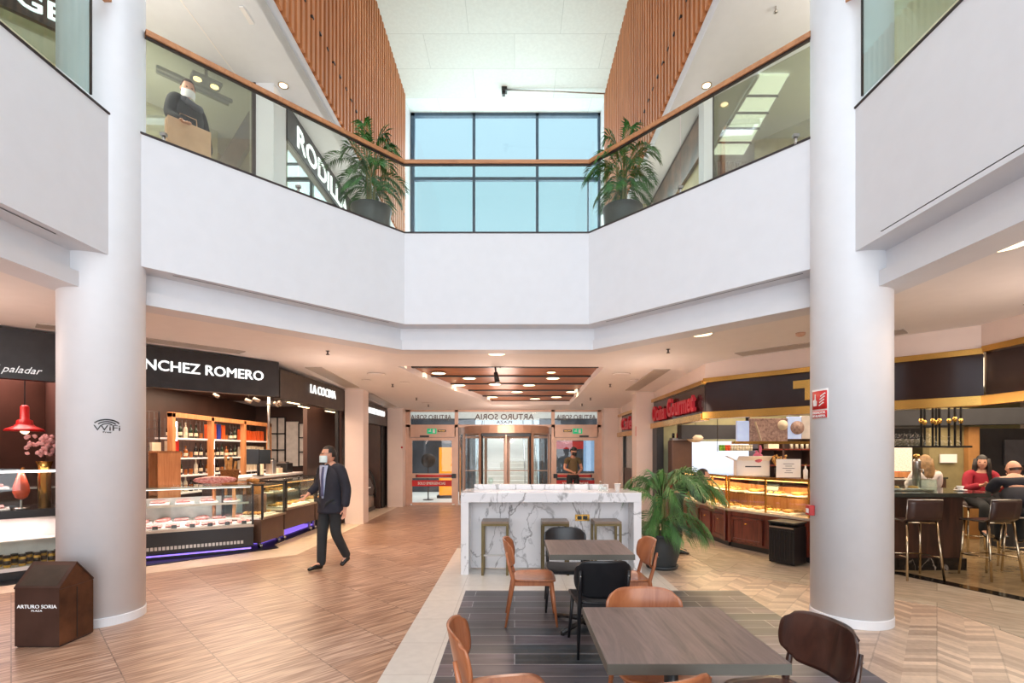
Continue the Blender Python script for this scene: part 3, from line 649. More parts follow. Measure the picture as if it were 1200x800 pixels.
for k, p in enumerate(pts):
    kk = (529-p[1])/FPX; Y = (1.55+.11+.296)/(kk+.037); X = (p[0]-CX)/FPX*Y
    t = downlight(X, Y, 3.2+.11-(Y-8)*.037-.004, .13 if k < 11 else .08, 'round downlight in the timber recess, %s board, %s' % ('front' if p[1] < 440 else 'second' if p[1] < 447 else 'third' if p[1] < 455 else 'fourth' if p[1] < 462 else 'rear', {514: 'at the left', 550: 'left of middle', 620: 'in the middle', 538: 'at the left', 648: 'at the right', 580: 'left of middle', 606: 'in the middle', 577: 'at the left', 627: 'in the middle', 652: 'at the right', 670: 'at the right', 646: 'at the right'}[p[0]]), 3 if k < 11 else 0, 0, 'downlights in the timber recess')
# glowing squares on the rim of the recess
for px, py, d in ((469, 431, 1), (494, 443, 1), (529, 456, 1), (570, 469, 1), (712, 433, -1), (678, 461, -1)):
    kk = (529-py)/FPX; Y = 1.846/(kk+.037); X = (px-CX)/FPX*Y
    t = thing('rim_light', (X+.04*d, Y+.12, ceil_z(Y)+.07), 'small glowing rectangular lamp, %s on the %s side of the timber recess' % ({469: 'nearest', 494: 'second', 529: 'third', 570: 'farthest', 712: 'nearest', 678: 'farthest'}[px], 'left' if d > 0 else 'right'), 'lamp', 0, 'rim lights of the timber recess')
    MB().box((0, 0, 0), (.05, .22, .10)).build('housing', 'white', t); MB().box((.027*d, 0, 0), (.006, .19, .08)).box((0, -.112, 0), (.04, .006, .08)).build('diffuser', 'rimlamp', t)
# detectors, sprinklers, round grilles on the ceiling
def onceil(px, py):
    kk = (529-py)/FPX; Y = 1.55/kk
    if Y > 8: Y = 1.846/(kk+.037)
    return (px-CX)/FPX*Y, Y, ceil_z(Y)
for k, (px, py, r_) in enumerate(((441, 438, .17), (429, 445, .09), (474, 448, .10), (500, 472, .13), (728, 438, .17), (743, 445, .09))):
    x, y, z = onceil(px, py); t = thing('ceiling_speaker', (x, y, z), 'flat round ceiling speaker', 'speaker', 0, 'round ceiling speakers'); t['label'] = ['large', 'small', 'mid', 'far', 'large', 'small'][k]+' flat round speaker in the ceiling '+('left' if px < 600 else 'right')+' of the timber recess'
    MB().lathe([(r_, 0), (r_, -.008), (r_*.9, -.014), (0.01, -.014)], (0, 0, 0), 24).build('grille', 'ceil', t); MB().lathe([(r_*1.04, 0), (r_*1.04, -.004)], (0, 0, 0), 24).build('shadow_ring', 'casesteel', t)
for k, (px, py) in enumerate(((384, 411), (460, 450), (488, 466), (502, 474), (715, 450), (692, 466), (682, 473), (783, 409))):
    x, y, z = onceil(px, py); t = thing('sprinkler', (x, y, z), 'small pendant sprinkler head', 'sprinkler', 0, 'sprinkler heads of the low ceiling'); t['label'] = 'tiny dark sprinkler head, '+['nearest', 'second', 'third', 'farthest', 'second', 'third', 'farthest', 'nearest'][k]+' on the ceiling '+('left' if px < 600 else 'right')+' of the timber recess'
    MB().cyl((0, 0, -.05), .012, .05, 8).cyl((0, 0, -.06), .028, .008, 10).cyl((0, 0, -.006), .03, .006, 12).build('head', 'dsteel', t)
t = thing('ceiling_sensor', onceil(938, 390), 'small round sensor on the ceiling beside the right column', 'sensor'); MB().lathe([(.06, 0), (.055, -.03), (.03, -.045)], (0, 0, 0), 16).build('dome', 'champ', t)
t = thing('hanging_projector', (-.36, 9.05, 3.275), 'dark stage light hanging at the front edge of the timber recess', 'lamp')
MB().tube([(0, 0, 0), (.03, 0, -.25)], .018).tube([(.16, 0, 0), (.1, 0, -.12)], .012).build('bracket', 'black', t); MB().tube([(.02, 0, -.2), (.05, 0, -.38)], [.035, .05], 10).build('lamp_head', 'black', t)
# ceiling air grilles
def grille(poly, lab):
    z = lambda x, y: ceil_z(y)
    o = MB().prism(poly, lambda x, y: ceil_z(y)-.012, lambda x, y: ceil_z(y)+.004).build('air_grille', M['grille']); return tag(o, lab, 'air grille', 'ceiling air grilles')
M['grille'] = mat('grey_grille', 'b4aaa0', .5, stretch=(1, 40, 1), scale=2)
M['shinygrille'] = mat('shiny_grille', 'cfc6c0', .25, .4)
def strip_on(a, b, w): 
    a, b = Vector(a), Vector(b); d = (b-a).normalized(); n = Vector((-d.y, d.x))*w
    return [tuple(a), tuple(b), tuple(b+n), tuple(a+n)]
grille(strip_on((-5.95, 6.25), (-4.35, 7.95), -.28), 'long grey air grille in front of the left sign')
grille(strip_on((3.45, 7.9), (4.9, 6.35), .30), 'long grey air grille before the cafe sign'); grille(strip_on((5.35, 5.3), (5.35, 4.2), .30), 'grey air grille at the upper right near the bar')
grille(strip_on((-3.75, 9.0), (-3.75, 11.2), -.3), 'shiny air grille over the LA COCINA counter'); grille(strip_on((-3.72, 12.1), (-3.72, 14.6), -.3), 'shiny air grille over the pastry case')
grille(strip_on((2.85, 9.2), (2.85, 11.6), .3), 'air grille beside the cafe pillar')
# ------------------------------------------------------------ entrance door wall
DY = 15.45
def W(px, py, Y=DY): return at(px, py, Y)
def wb(mb, x0, y0, x1, y1, d0=-.05, d1=.05, mi=0):
    a, b = W(x0, y0), W(x1, y1); return mb.b2((a.x, DY+d0, b.z), (b.x, DY+d1, a.z), mi)
zf = 0.0
struct(MB().b2((-6, DY-.02, 2.90), (6, DY+.2, 3.3)), 'wall_door_head', 'pinkwall', 'wall strip above the entrance doors')
struct(MB().b2((-11, DY, 0), (-3.35, DY+.2, 3.2)).b2((2.66, DY, 0), (12, DY+.2, 3.2)), 'wall_far', 'darkbrown')
ws = thing('entrance_transom', (0, 0, 0), 'glazed transom with reversed ARTURO SORIA lettering above the entrance doors', 'window')
mb = MB()
wb(mb, 475, 479.5, 704, 482.5); wb(mb, 475, 497.5, 704, 500.5)
for x0, x1 in ((475, 481), (533, 537), (646, 650), (700, 705)): wb(mb, x0, 479.5, x1, 592 if x0 in (475, 533, 646, 700) else 500)
mb.build('frame', 'champ', ws)
for x0, x1 in ((481, 533), (537, 646), (650, 700)): wb(MB(), x0, 482.5, x1, 497.5, -.006, .006).build('pane', 'doorglass', ws)
M['taupe'] = mat('taupe_letters', '6a5448', .5)
for x0, x1, y0, y1 in ((481.5, 529, 486, 491.5), (556.5, 625.5, 485, 491.5), (652, 698, 486, 491.5)):
    a, b = W(x0, y0), W(x1, y1); me = text_fit('ARTURO SORIA', b.x-a.x, a.z-b.z, .004, .012, 0, True)
    MB().mesh(me, face_mat(((a.x+b.x)/2, DY-.014, (a.z+b.z)/2), (0, -1))).build('lettering', 'taupe', ws)
a, b = W(582, 493), W(600, 496); me = text_fit('PLAZA', b.x-a.x, a.z-b.z, .004, .012, 0, True)
MB().mesh(me, face_mat(((a.x+b.x)/2, DY-.014, (a.z+b.z)/2), (0, -1))).build('lettering', 'taupe', ws)
def side_door(x0, x1, n, lab, sgn):
    d = thing('door_%d' % n, (0, 0, 0), lab, None); del_ = None
    d['kind'] = 'structure'
    wb(MB(), x0, 500.5, x1, 512, -.05, .05).build('header', 'champ', d)
    mb = MB(); wb(mb, x0+.6, 512.5, x1-.6, 516, -.03, .03); wb(mb, x0+.6, 516, x0+3, 590, -.03, .03); wb(mb, x1-4.5, 516, x1-.6, 590, -.03, .03)
    wb(mb, x0+3, 554.5, x1-4.5, 560, -.03, .03); wb(mb, x0+3, 588.5, x1-4.5, 591.5, -.03, .03); fr = mb.build('door_leaf', 'champ', d)
    wb(MB(), x0+3, 516, x1-4.5, 554.5, -.005, .005).build('pane', 'doorglass', fr); wb(MB(), x0+3, 560, x1-4.5, 588.5, -.005, .005).build('pane', 'doorglass', fr)
    wb(MB(), x0+3, 562.5, x1-4.5, 569.5, -.02, -.012).build('red_band', 'redsign', fr)
    a, b = W(x0+10, 564.5), W(x1-12, 567.5); me = text_fit('SOLO EMERGENCIAS', b.x-a.x, a.z-b.z, .003, .02)
    MB().mesh(me, face_mat(((a.x+b.x)/2, DY-.026, (a.z+b.z)/2), (0, -1))).build('lettering', 'paper', fr)
    pb = (x1-1.5, x0+9) if sgn > 0 else (x0+1.5, x1-9)
    a, b = W(pb[0], 557.3), W(pb[1], 557.3); a.y = b.y = DY-.11; MB().tube([a, b], .032, 10).build('push_bar', 'redsign', fr)
    mb = MB(); mb.box(a, (.12, .10, .13)).box((b.x, DY-.07, b.z), (.06, .08, .08)); mb.build('bar_lock', 'black', fr)
    p = W((x0+x1)/2+9*-sgn, 511.2); MB().box((p.x, DY-.07, p.z), (.28, .06, .06)).build('door_closer', 'dsteel', d)
    # exit sign
    xs = (501, 512) if sgn > 0 else (671, 682)
    e = thing('exit_sign', (W(xs[0], 500).x, DY-.06, W(0, 508).z), 'green lit exit sign with a running figure above the %s entrance door' % ('left' if sgn > 0 else 'right'), 'exit sign')
    wd = (xs[1]-xs[0])*.0262; MB().box((wd/2, 0, .075), (wd, .04, .16)).build('panel', 'green', e)
    m = MB(); m.box((wd*.30, -.022, .075), (.07, .006, .03)).box((wd*.72, -.022, .075), (.07, .006, .11)); m.ball((wd*.35, -.022, .12), .016); m.build('pictogram', 'paper', e)
    x2 = wd+.02 if sgn > 0 else -.30
    MB().box((x2+.14, 0, .085), (.26, .03, .07)).build('name_plate', 'bronze', e)
    me = text_fit('SALIDA', .2, .03, .002, .02); MB().mesh(me, face_mat((x2+.14, -.018, .085), (0, -1))).build('lettering', 'gold', e)
side_door(480, 534, 1, 'left side entrance door with red push bar and red band', 1)
side_door(649, 701, 2, 'right side entrance door with red push bar and red band', -1)
# revolving door
rd = thing('revolving_door', (-.25, 16.3, 0), 'glass revolving entrance door with a curved metal header', 'door')
def arc(r, a0, a1, n=16): return [(r*math.cos(R(a0+(a1-a0)*k/n)), r*math.sin(R(a0+(a1-a0)*k/n))) for k in range(n+1)]
def arcwall(mb, r0, r1, a0, a1, z0, z1):
    A = arc(r0, a0, a1); B = arc(r1, a0, a1)
    for i in range(len(A)-1): mb.prism([A[i], A[i+1], B[i+1], B[i]], z0, z1)
    return mb
arcwall(MB(), 1.46, 1.56, 195, 345, 2.20, 2.42).build('curved_header', 'champ', rd)
arcwall(MB(), 1.46, 1.56, 15, 165, 2.20, 2.42).build('curved_header', 'champ', rd)
MB().lathe([(1.5, 2.36), (1.5, 2.40)], (0, 0, 0), 32).build('canopy', 'champ', rd)
for a0, a1 in ((184, 238), (302, 356), (10, 60), (120, 170)):
    arcwall(MB(), 1.50, 1.515, a0, a1, .05, 2.2).build('curved_glass', 'doorglass', rd)
mb = MB()
for a in (184, 210, 239, 301, 330, 356, 60, 120):
    mb.box((1.51*math.cos(R(a)), 1.51*math.sin(R(a)), 1.1), (.06, .06, 2.2), R(a))
for a0, a1 in ((184, 239), (301, 356)): arcwall(mb, 1.48, 1.53, a0, a1, 0, .08)
mb.build('posts', 'champ', rd)
for a in (262, 278+0, 20, 160):
    pass
wgs = MB(); gl = MB()
for a in (270, 180, 0, 90):
    c, s = math.cos(R(a)), math.sin(R(a)); mt = Matrix.Rotation(R(a), 4, 'Z')
    wing = MB()
    for lo, hi in (((.04, -.02, .05), (.10, .02, 2.15)), ((1.38, -.02, .05), (1.45, .02, 2.15)), ((.1, -.02, 2.08), (1.38, .02, 2.15)), ((.1, -.02, .05), (1.38, .02, .17)), ((.1, -.02, 1.02), (1.38, .02, 1.05))):
        wing.box(mt @ Vector([(l+h)/2 for l, h in zip(lo, hi)]), [h-l for l, h in zip(lo, hi)], 0, 0, 0, mt)
    wo_ = wing.build('wing_frame', 'champ', rd); MB().box(mt @ Vector((.74, 0, 1.1)), (1.28, .008, 1.95), 0, 0, 0, mt).build('pane', 'doorglass', wo_)
mb = MB(); mb.cyl((0, 0, 0), .045, 2.3, 12); mb.build('centre_post', 'champ', rd)
# black seals at the mouth
mb = MB()
for a in (240.5, 299.5): mb.box((1.47*math.cos(R(a)), 1.47*math.sin(R(a)), 1.1), (.05, .05, 2.2), R(a))
mb.b2((-.72, -1.36, 2.1), (.72, -1.30, 2.2)); mb.build('seal', 'black', rd)

# ------------------------------------------------------------ outside the doors
struct(MB().b2((-14, 15.6, -.1), (14, 45, 0)), 'floor_outside', 'stone_out', 'pale paving outside the entrance')
st = thing('outdoor_stairs', (-.35, 19.4, 0), 'white stone stairs rising outside the entrance doors', 'stairs')
mb = MB()
for k in range(18): mb.b2((-1.2, k*.32, 0), (1.3, 6.0, .165*(k+1)))
mb.build('steps', 'stone_out', st)
mb = MB()
for x in (-1.15, 1.22, .75): 
    mb.tube([(x, 0, .95), (x, 5.6, 3.85)], .03)
    for k in range(5): mb.tube([(x, k*1.35, .165*(k*4.2)), (x, k*1.35, .165*(k*4.2)+1.0)], .02)
mb.build('handrail', 'steel', st)
M['outdark'] = mat('dark_shop_outside', '4a5058', .4, var=.3, scale=1.2); M['outsign'] = mat('orange_totem', 'f0a020', .5, emit='ff9a10', es=.8)
struct(MB().b2((-7, 20.6, 0), (-1.62, 20.9, 3.0)), 'wall_outside_left', 'outdark', 'dark shop wall outside on the left'); struct(MB().b2((1.02, 20.6, 0), (7, 20.9, 3.0)), 'wall_outside_right', 'outdark', 'dark shop wall outside on the right')
struct(MB().b2((-8, 21.2, 2.98), (8, 21.5, 4.6)), 'wall_outside_upper', 'stone_out', 'white fascia outside above the shops')
t = thing('totem', (-2.45, 18.0, 0), 'bright orange upright advertising totem outside the left door', 'totem'); MB().box((0, 0, .95), (.48, .3, 1.7), .2, 0, .02).build('body', 'outsign', t); MB().box((0, 0, .05), (.6, .4, .1)).build('base', 'dsteel', t)
t = thing('standing_sign', (-2.95, 17.2, 0), 'dark round topped sign on a post outside the left door', 'sign'); MB().cyl((0, 0, 0), .02, 1.2, 8).cyl((0, 0, 0), .18, .02, 16).build('post', 'dsteel', t); MB().cyl((0, .02, 1.35), .24, .03, 24, 0, Matrix.Rotation(R(90), 4, 'X')).build('disc', 'bronze', t)
M['glassblue'] = mat('blue_poster', '8fb4dc', .5, emit='8fb4dc', es=.3)
t = thing('kiosk', (2.5, 19.4, 0), 'kiosk with a red band and blue poster outside the right door', 'kiosk'); MB().b2((-.9, 0, 0), (.9, .8, 2.3)).build('body', 'outdark', t); MB().b2((-.9, -.02, 1.75), (.2, 0, 2.05)).build('red_band', 'redsign', t); MB().b2((.15, -.03, .9), (.6, 0, 2.1)).build('poster', 'glassblue', t)

# ------------------------------------------------------------ marble bar table
bt = thing('bar_table', (.49, 7.1, 0), 'long white marble bar table with grey veins behind the seating', 'table')
x0, x1 = -1.21, 1.21
MB().b2((x0, -.36, .97), (x1, .42, 1.10), 0, .004).build('top', 'marble', bt)
MB().b2((x0, -.36, 0), (x0+.105, .42, .97), 0, .004).build('side_panel', 'marble', bt); MB().b2((x1-.105, -.36, 0), (x1, .42, .97), 0, .004).build('side_panel', 'marble', bt)
MB().b2((x0+.105, -.03, .02), (x1-.105, .05, .97)).build('front_panel', 'marble', bt)
MB().b2((x0+.13, .26, 1.10), (x1-.33, .36, 1.172), 0, .004).build('raised_ledge', 'marble', bt)
so = MB(); so.b2((.36, -.05, .68), (.56, -.03, .77), 0, .004); so_o = so.build('socket_plate', 'gold', bt); MB().b2((.39, -.056, .70), (.45, -.049, .75)).b2((.47, -.056, .70), (.53, -.049, .75)).build('socket', 'black', so_o)
# bar stools
def make_bar_stool():
    r = thing('bar_stool', (0, 0, 0), 'x', 'stool', 0, 'box frame stools at the marble bar table')
    MB().box((0, 0, .705), (.36, .34, .03), 0, 0, .004).build('seat', 'stoolseat', r)
    for s in (-1, 1):
        mb = MB(); x = s*.165
        mb.b2((x-.016, -.17, 0), (x+.016, -.138, .69)).b2((x-.016, .138, 0), (x+.016, .17, .69)).b2((x-.016, -.138, 0), (x+.016, .138, .03)).b2((x-.016, -.138, .66), (x+.016, .138, .69))
        mb.build('leg_frame', 'stool', r)
    mb = MB(); mb.b2((-.15, -.165, .26), (.15, -.145, .28)); mb.build('footrest', 'steel', r)
    mb = MB(); mb.b2((-.15, -.17, .66), (.15, -.145, .69)).b2((-.15, .145, .66), (.15, .17, .69)); mb.build('seat_frame', 'stool', r)
    return r
M['stoolseat'] = mat('worn_bronze_seat', '847060', .35, .4)
s0 = make_bar_stool()
for k, (px, lab) in enumerate(((580.5, 'left box frame bar stool below the marble bar table'), (650, 'middle box frame bar stool, behind the black chair'), (710, 'right box frame bar stool beside the brass socket plate'))):
    Y = 6.86; o = s0 if k == 0 else dup(s0); o.location = ((px-CX)/FPX*Y, Y, 0); o['label'] = lab
# things on the bar table
g = thing('wine_glass', at(575, 577, 6.85)*0+Vector(((575-CX)/FPX*6.95, 6.95, 1.10)), 'stemmed wine glass on the left of the marble bar table', 'glass')
MB().lathe([(.033, 0), (.033, .003), (.005, .006), (.004, .08), (.02, .095), (.036, .12), (.037, .15), (.03, .19), (.028, .19), (.034, .15), (.033, .12), (.0, .10)], (0, 0, 0), 20).build('bowl', 'clearglass' if 'clearglass' in M else 'glass', g)
g = thing('cup', ((723.5-CX)/FPX*6.95, 6.95, 1.10), 'white tapered cup at the right end of the marble bar table', 'cup'); MB().lathe([(.03, 0), (.042, .10), (.045, .10), (.045, .11), (.038, .11), (.028, .01), (0.001, .01)], (0, 0, 0), 20).build('body', 'paper', g)
g = thing('cruet', ((704-CX)/FPX*7.0, 7.02, 1.10), 'small glass cruet beside the white cup', 'bottle'); MB().lathe([(.03, 0), (.03, .07), (.012, .09), (.012, .12)], (0, 0, 0), 14).build('body', 'glass', g); MB().lathe([(.014, .12), (.014, .14)], (0, 0, 0), 10).build('stopper', 'steel', g)
g = thing('cruet', ((709-CX)/FPX*6.95, 6.95, 1.10), 'shorter glass jar between the cruet and the white cup', 'bottle'); MB().lathe([(.032, 0), (.032, .06), (.025, .07)], (0, 0, 0), 14).build('body', 'glass', g); MB().lathe([(.027, .07), (.027, .085)], (0, 0, 0), 10).build('lid', 'steel', g)

# ------------------------------------------------------------ tables
def table(x, y, lab):
    t = thing('table', (x, y, 0), lab, 'table'); w = .78 if y < 3 else .745
    tp = MB().b2((-w/2, -w/2+.0, .702), (w/2, w/2, .75), 0, .003).build('table_top', ['table'], t)
    mb = MB()
    for sx, sy, dx, dy in ((0, -1, w, .003), (0, 1, w, .003), (-1, 0, .003, w), (1, 0, .003, w)):
        mb.box((sx*w/2, sy*w/2, .726), (dx, dy, .046))
    mb.build('edge_band', 'tedge', tp)
    MB().lathe([(.035, .02), (.035, .69)], (0, 0, 0), 16).build('post', 'black', t)
    mb = MB()
    for a in (45, 135, 225, 315):
        c, s = math.cos(R(a)), math.sin(R(a)); mb.tube([(c*.03, s*.03, .07), (c*.36, s*.36, .025)], [.03, .018], 8); mb.cyl((c*.35, s*.35, 0), .02, .02, 8)
        mb.tube([(c*.03, s*.03, .67), (c*.28, s*.28, .692)], [.022, .014], 8)
    mb.build('base', 'black', t); return t
table(.785, 2.525, 'nearer square table with a grey brown wood grain top')
table(.68, 4.77, 'farther square table with a grey brown top in front of the bar table')
# ------------------------------------------------------------ chairs (face +y, backrest at -y)
def chair(x, y, rz, m, mseat, lab, tall=False, back_h=.805, legm=None, wrap=.085, W_=.47):
    r = thing('chair', (x, y, 0), lab, 'chair', rz); legm = legm or m
    def seat(u, v):
        # superellipse plan, dished surface
        a = u*2*math.pi; rr = v; ex = .42
        cx_, cy_ = math.copysign(abs(math.cos(a))**ex, math.cos(a)), math.copysign(abs(math.sin(a))**ex, math.sin(a))
        X, Y = .22*cx_*rr*(1.0+.06*cy_*rr), .21*cy_*rr
        return (X, Y, .448-.018*(1-(X/.22)**2)*(1 if Y < .1 else 1-(Y-.1)*3)-.02*max(0, (Y-.12)/.09)**2*.5)
    mb = MB(); n, nv = 40, 8
    top = [[Vector(seat(i/n, (j+1)/nv)) for i in range(n)] for j in range(nv)]
    V = [Vector(seat(0, 0))]+[p for row in top for p in row]; F_ = [(0, 1+i, 1+(i+1) % n) for i in range(n)]
    for j in range(nv-1): F_ += [(1+j*n+i, 1+(j+1)*n+i, 1+(j+1)*n+(i+1) % n, 1+j*n+(i+1) % n) for i in range(n)]
    n0 = len(V); V2 = [v-Vector((0, 0, .014)) for v in V]; F_ += [tuple(reversed([q+n0 for q in f])) for f in list(F_)]
    o1 = 1+(nv-1)*n; F_ += [(o1+i, o1+(i+1) % n, o1+(i+1) % n+n0, o1+i+n0) for i in range(n)]
    mb._add(V+V2, F_, True); mb.build('seat', mseat, r)
    # backrest: bent plywood with rounded corners
    z0, z1 = (.47, back_h) if tall else (.535, back_h); hw, hh = W_/2, (z1-z0)/2
    pr = rrect(2, 2, .01)
    def back(u, v):
        s = (u-.5)*2; t = (v-.5)*2
        # shape the rectangle into a rounded outline
        ks = (1-abs(t)**6*.16-(.10 if t < 0 else .0)*abs(t)**1.5); kt = 1-abs(s)**7*.26
        X = s*hw*ks; Z = (z0+z1)/2+t*hh*kt
        Yb = -.235-(Z-.45)*.20+wrap*(abs(X)/hw)**2.0
        return (X, Yb, Z)
    MB().grid(back, 22, 14, True, .011).build('backrest', m, r)
    # legs
    for s in (-1, 1):
        MB().tube([(s*.175, .165, .425), (s*.205, .215, .0)], [.019, .011], 10).build('leg', legm, r)
        p0 = (s*.215, -.270, .0); p1 = (s*.190, -.195, .43); p2 = (s*.195, -.235, .57); p3 = (s*.195, -.263, min(.70, z1-.08))
        MB().tube([p0, p1, p2, p3], [.011, .019, .016, .010], 10).build('leg', legm, r)
    mb = MB(); mb.b2((-.185, .145, .385), (.185, .170, .425)); mb.b2((-.185, -.20, .385), (.185, -.175, .425)); mb.b2((-.190, -.19, .385), (-.168, .16, .425)); mb.b2((.168, -.19, .385), (.190, .16, .425))
    mb.build('seat_frame', legm, r)
    mb = MB()
    for s in (-1, 1): mb.ball((s*.195, -.263-.010, min(.66, z1-.11)), .007, (1, .5, 1), 0, 1)
    mb.build('screw_cap', 'steel', r)
    return r
chair(.185, 4.93, R(-90), 'chairwood', 'chairwood', 'orange plywood chair left of the farther table')
chair(.70, 4.27, R(4), 'chairblack', 'chairblack', 'black chair seen from behind in front of the farther table', True, .785)
chair(.54, 5.35, R(176), 'chairblack', 'chairblack', 'black chair on the far side of the farther table, facing the viewer')
chair(1.07, 4.92, R(92), 'chairwood', 'chairwood', 'orange plywood chair right of the farther table')
chair(.79, 2.86, R(180), 'chairwood', 'chairwood', 'orange plywood chair tucked under the far side of the nearer table')
chair(-.03, 2.50, R(-84), 'chairwood', 'chairwood', 'orange plywood chair at the lower left of the nearer table')
chair(1.32, 2.48, R(105), 'walnut', 'walnut', 'dark walnut chair right of the nearer table')
chair(.50, 2.13, R(18), 'chairwood', 'chairwood', 'orange plywood chair on the near side of the nearer table, cut by the frame')

# ------------------------------------------------------------ palms
def frond(mb, base, az, length, rise, droop, nl=22, lw=.020, ll=.30, drop=.5, stem_r=.006):
    """one pinnate frond: a curved rib with narrow leaflets"""
    d = Vector((math.cos(az), math.sin(az), 0)); side = Vector((-d.y, d.x, 0)); pts = []
    for k in range(13):
        t = k/12; pts.append(Vector(base)+d*length*(t**1.15)+Vector((0, 0, rise*math.sin(min(1, t*1.0)*math.pi*.55)-droop*t**2.6)))
    mb.tube(pts, [stem_r*(1-.8*k/12) for k in range(13)], 5)
    for i in range(nl):
        t = .28+.72*i/(nl-1); f = t*12; k = min(11, int(f)); p = pts[k].lerp(pts[k+1], f-k); tg = (pts[k+1]-pts[k]).normalized()
        L_ = ll*(math.sin(math.pi*(.12+.80*(t-.28)/.72)))**.7*random.uniform(.88, 1.1)
        for s in (-1, 1):
            o = (side*s*.85+tg*.75+Vector((0, 0, .15))).normalized(); mid = p+o*L_*.5; tip = p+o*L_+Vector((0, 0, -drop*L_*random.uniform(.6, 1.2)))
            wv = tg.cross(o).cross(o).normalized()*lw/2
            up = o.cross(wv).normalized()*.0035*(1 if o.cross(wv).z > 0 else -1)
            mb._add([p, mid+wv-up, mid+up, mid-wv-up, tip], [(0, 1, 2), (0, 2, 3), (1, 4, 2), (2, 4, 3)], False)
def pot_mesh(r, lab, rt, rb, h, saucer=True, taper=True):
    prof = [(rb, .0), (rb*1.0, .01), (rb+(rt-rb)*.55, h*.33), (rt*.985, h*.75), (rt, h*.93), (rt+.012, h*.94), (rt+.012, h), (rt-.015, h), (rt-.02, h-.06)]
    MB().lathe([(a, z+(.03 if saucer else 0)) for a, z in prof], (0, 0, 0), 40).build('pot', 'charcoal', r)
    MB().cyl((0, 0, h-.07+(.03 if saucer else 0)), rt-.02, .02, 28).build('soil', 'soil', r)
    if saucer: MB().lathe([(rb*1.12, 0), (rb*1.2, .045), (rb*1.16, .045), (rb*1.1, .015), (.01, .015)], (0, 0, 0), 36).build('saucer', 'charcoal', r)
def palm(loc, lab, rt, rb, h, fr, m, stems, seed, saucer=True, **kw):
    random.seed(seed); r = thing('potted_palm', loc, lab, 'plant'); pot_mesh(r, lab, rt, rb, h, saucer)
    mb = MB()
    for sx, sy, hh in stems: mb.tube([(sx, sy, h-.05), (sx*1.2, sy, h+hh*.5), (sx*1.5, sy*1.3, h+hh)], [.022, .018, .010], 8)
    mb.build('stem', 'stem', r)
    mb = MB()
    for az, ln, rise, droop, bz, bx in fr: frond(mb, (bx, 0, h+bz), R(az), ln, rise, droop, **kw)
    mb.build('foliage', m, r); return r
fr = [(0, .84, .34, .36, .52, .05), (12, .86, .44, .38, .54, .05), (-14, .80, .42, .44, .52, .03), (28, .66, .54, .36, .52, .0), (-35, .70, .46, .44, .50, 0), (60, .46, .56, .3, .46, 0), (95, .38, .60, .3, .42, 0), (-70, .50, .42, .42, .40, 0), (-100, .40, .34, .36, .36, 0), (-50, .62, .52, .40, .5, 0), (5, .6, .60, .34, .5, 0),
      (150, .46, .46, .22, .44, -.02), (172, .50, .32, .20, .42, -.03), (195, .46, .40, .34, .32, -.03), (215, .42, .26, .34, .18, 0), (-8, .60, .14, .34, .24, .05), (-30, .54, .16, .36, .18, .05), (185, .38, .14, .26, .10, -.02), (250, .34, .22, .26, .12, 0), (300, .42, .18, .30, .12, 0), (120, .38, .5, .25, .4, 0)]
palm((2.10, 7.18, 0), 'large green palm in a charcoal pot at the right end of the marble bar table', .268, .19, .46, fr, 'leafdark', [(-.05, 0, .55), (.04, .02, .65), (.0, -.04, .5)], 3, True, nl=34, ll=.32, drop=.75, lw=.014)
fr2 = [(a, .42+.10*math.sin(a), .46+.18*math.cos(a*2), .26, .38, 0) for a in range(0, 360, 33)]+[(a, .22, .72, .10, .5, 0) for a in (20, 140, 250)]+[(a, .42, .16, .26, .24, 0) for a in (10, 75, 130, 190, 240, 310)]
palm((-2.12, 7.45, ZU), 'green palm in a charcoal pot on the left of the gallery', .285, .25, .46, fr2+[(170, .78, .50, .22, .45, 0)], 'leaf', [(-.05, .02, .7), (.04, 0, .75), (0, -.04, .6)], 5, False, nl=24, ll=.26, drop=.45)
palm((1.60, 7.45, ZU), 'green palm in a charcoal pot on the right of the gallery', .285, .25, .46, [(a, .50+.08*math.cos(a), .42+.15*math.sin(a*3), .28, .40, 0) for a in range(8, 368, 30)]+[(a, .25, .66, .1, .5, 0) for a in (60, 170, 290)]+[(a, .4, .12, .26, .26, 0) for a in (0, 60, 120, 180, 240, 300)], 'leaf', [(-.06, .02, .7), (.04, 0, .75), (0, -.04, .6)], 11, False, nl=24, ll=.26, drop=.5)

# ------------------------------------------------------------ litter bin, column signs
bn = thing('litter_bin', (-4.21, 4.24, 0), 'brown metal house shaped litter bin with ARTURO SORIA lettering by the left column', 'bin', 0)
wd, dp, h0, hr = .375, .34, .492, .672
mb = MB(); mb.b2((0, 0, .01), (wd, dp, h0)); mb.build('body', 'bin', bn)
mb = MB()
mb._add([(0, 0, h0), (0, dp, h0), (0, dp/2, hr), (wd, 0, h0), (wd, dp, h0), (wd, dp/2, hr)], [(0, 1, 2), (3, 5, 4), (0, 3, 4, 1)]); mb.build('gable', 'binside', bn)
mb = MB()
for y0, sg_ in ((0, 1), (dp, -1)):
    L0 = Vector((-.005, y0-.004*sg_, h0)); L1 = Vector((wd+.005, y0-.004*sg_, h0)); R1 = Vector((wd+.005, dp/2, hr+.006)); R0 = Vector((-.005, dp/2, hr+.006)); t = Vector((0, 0, .012))
    mb._add([L0, L1, R1, R0, L0+t, L1+t, R1+t, R0+t], [(0, 1, 2, 3), (4, 5, 6, 7), (0, 1, 5, 4), (1, 2, 6, 5), (2, 3, 7, 6), (3, 0, 4, 7)])
mb.build('roof', 'bin', bn)
MB().box((wd*.5, dp*.23, (h0+hr)/2+.006), (wd*.86, .20, .008), 0, 0, 0, Matrix.Rotation(math.atan2(hr-h0, dp/2), 4, 'X')).build('flap', 'bronze', bn)
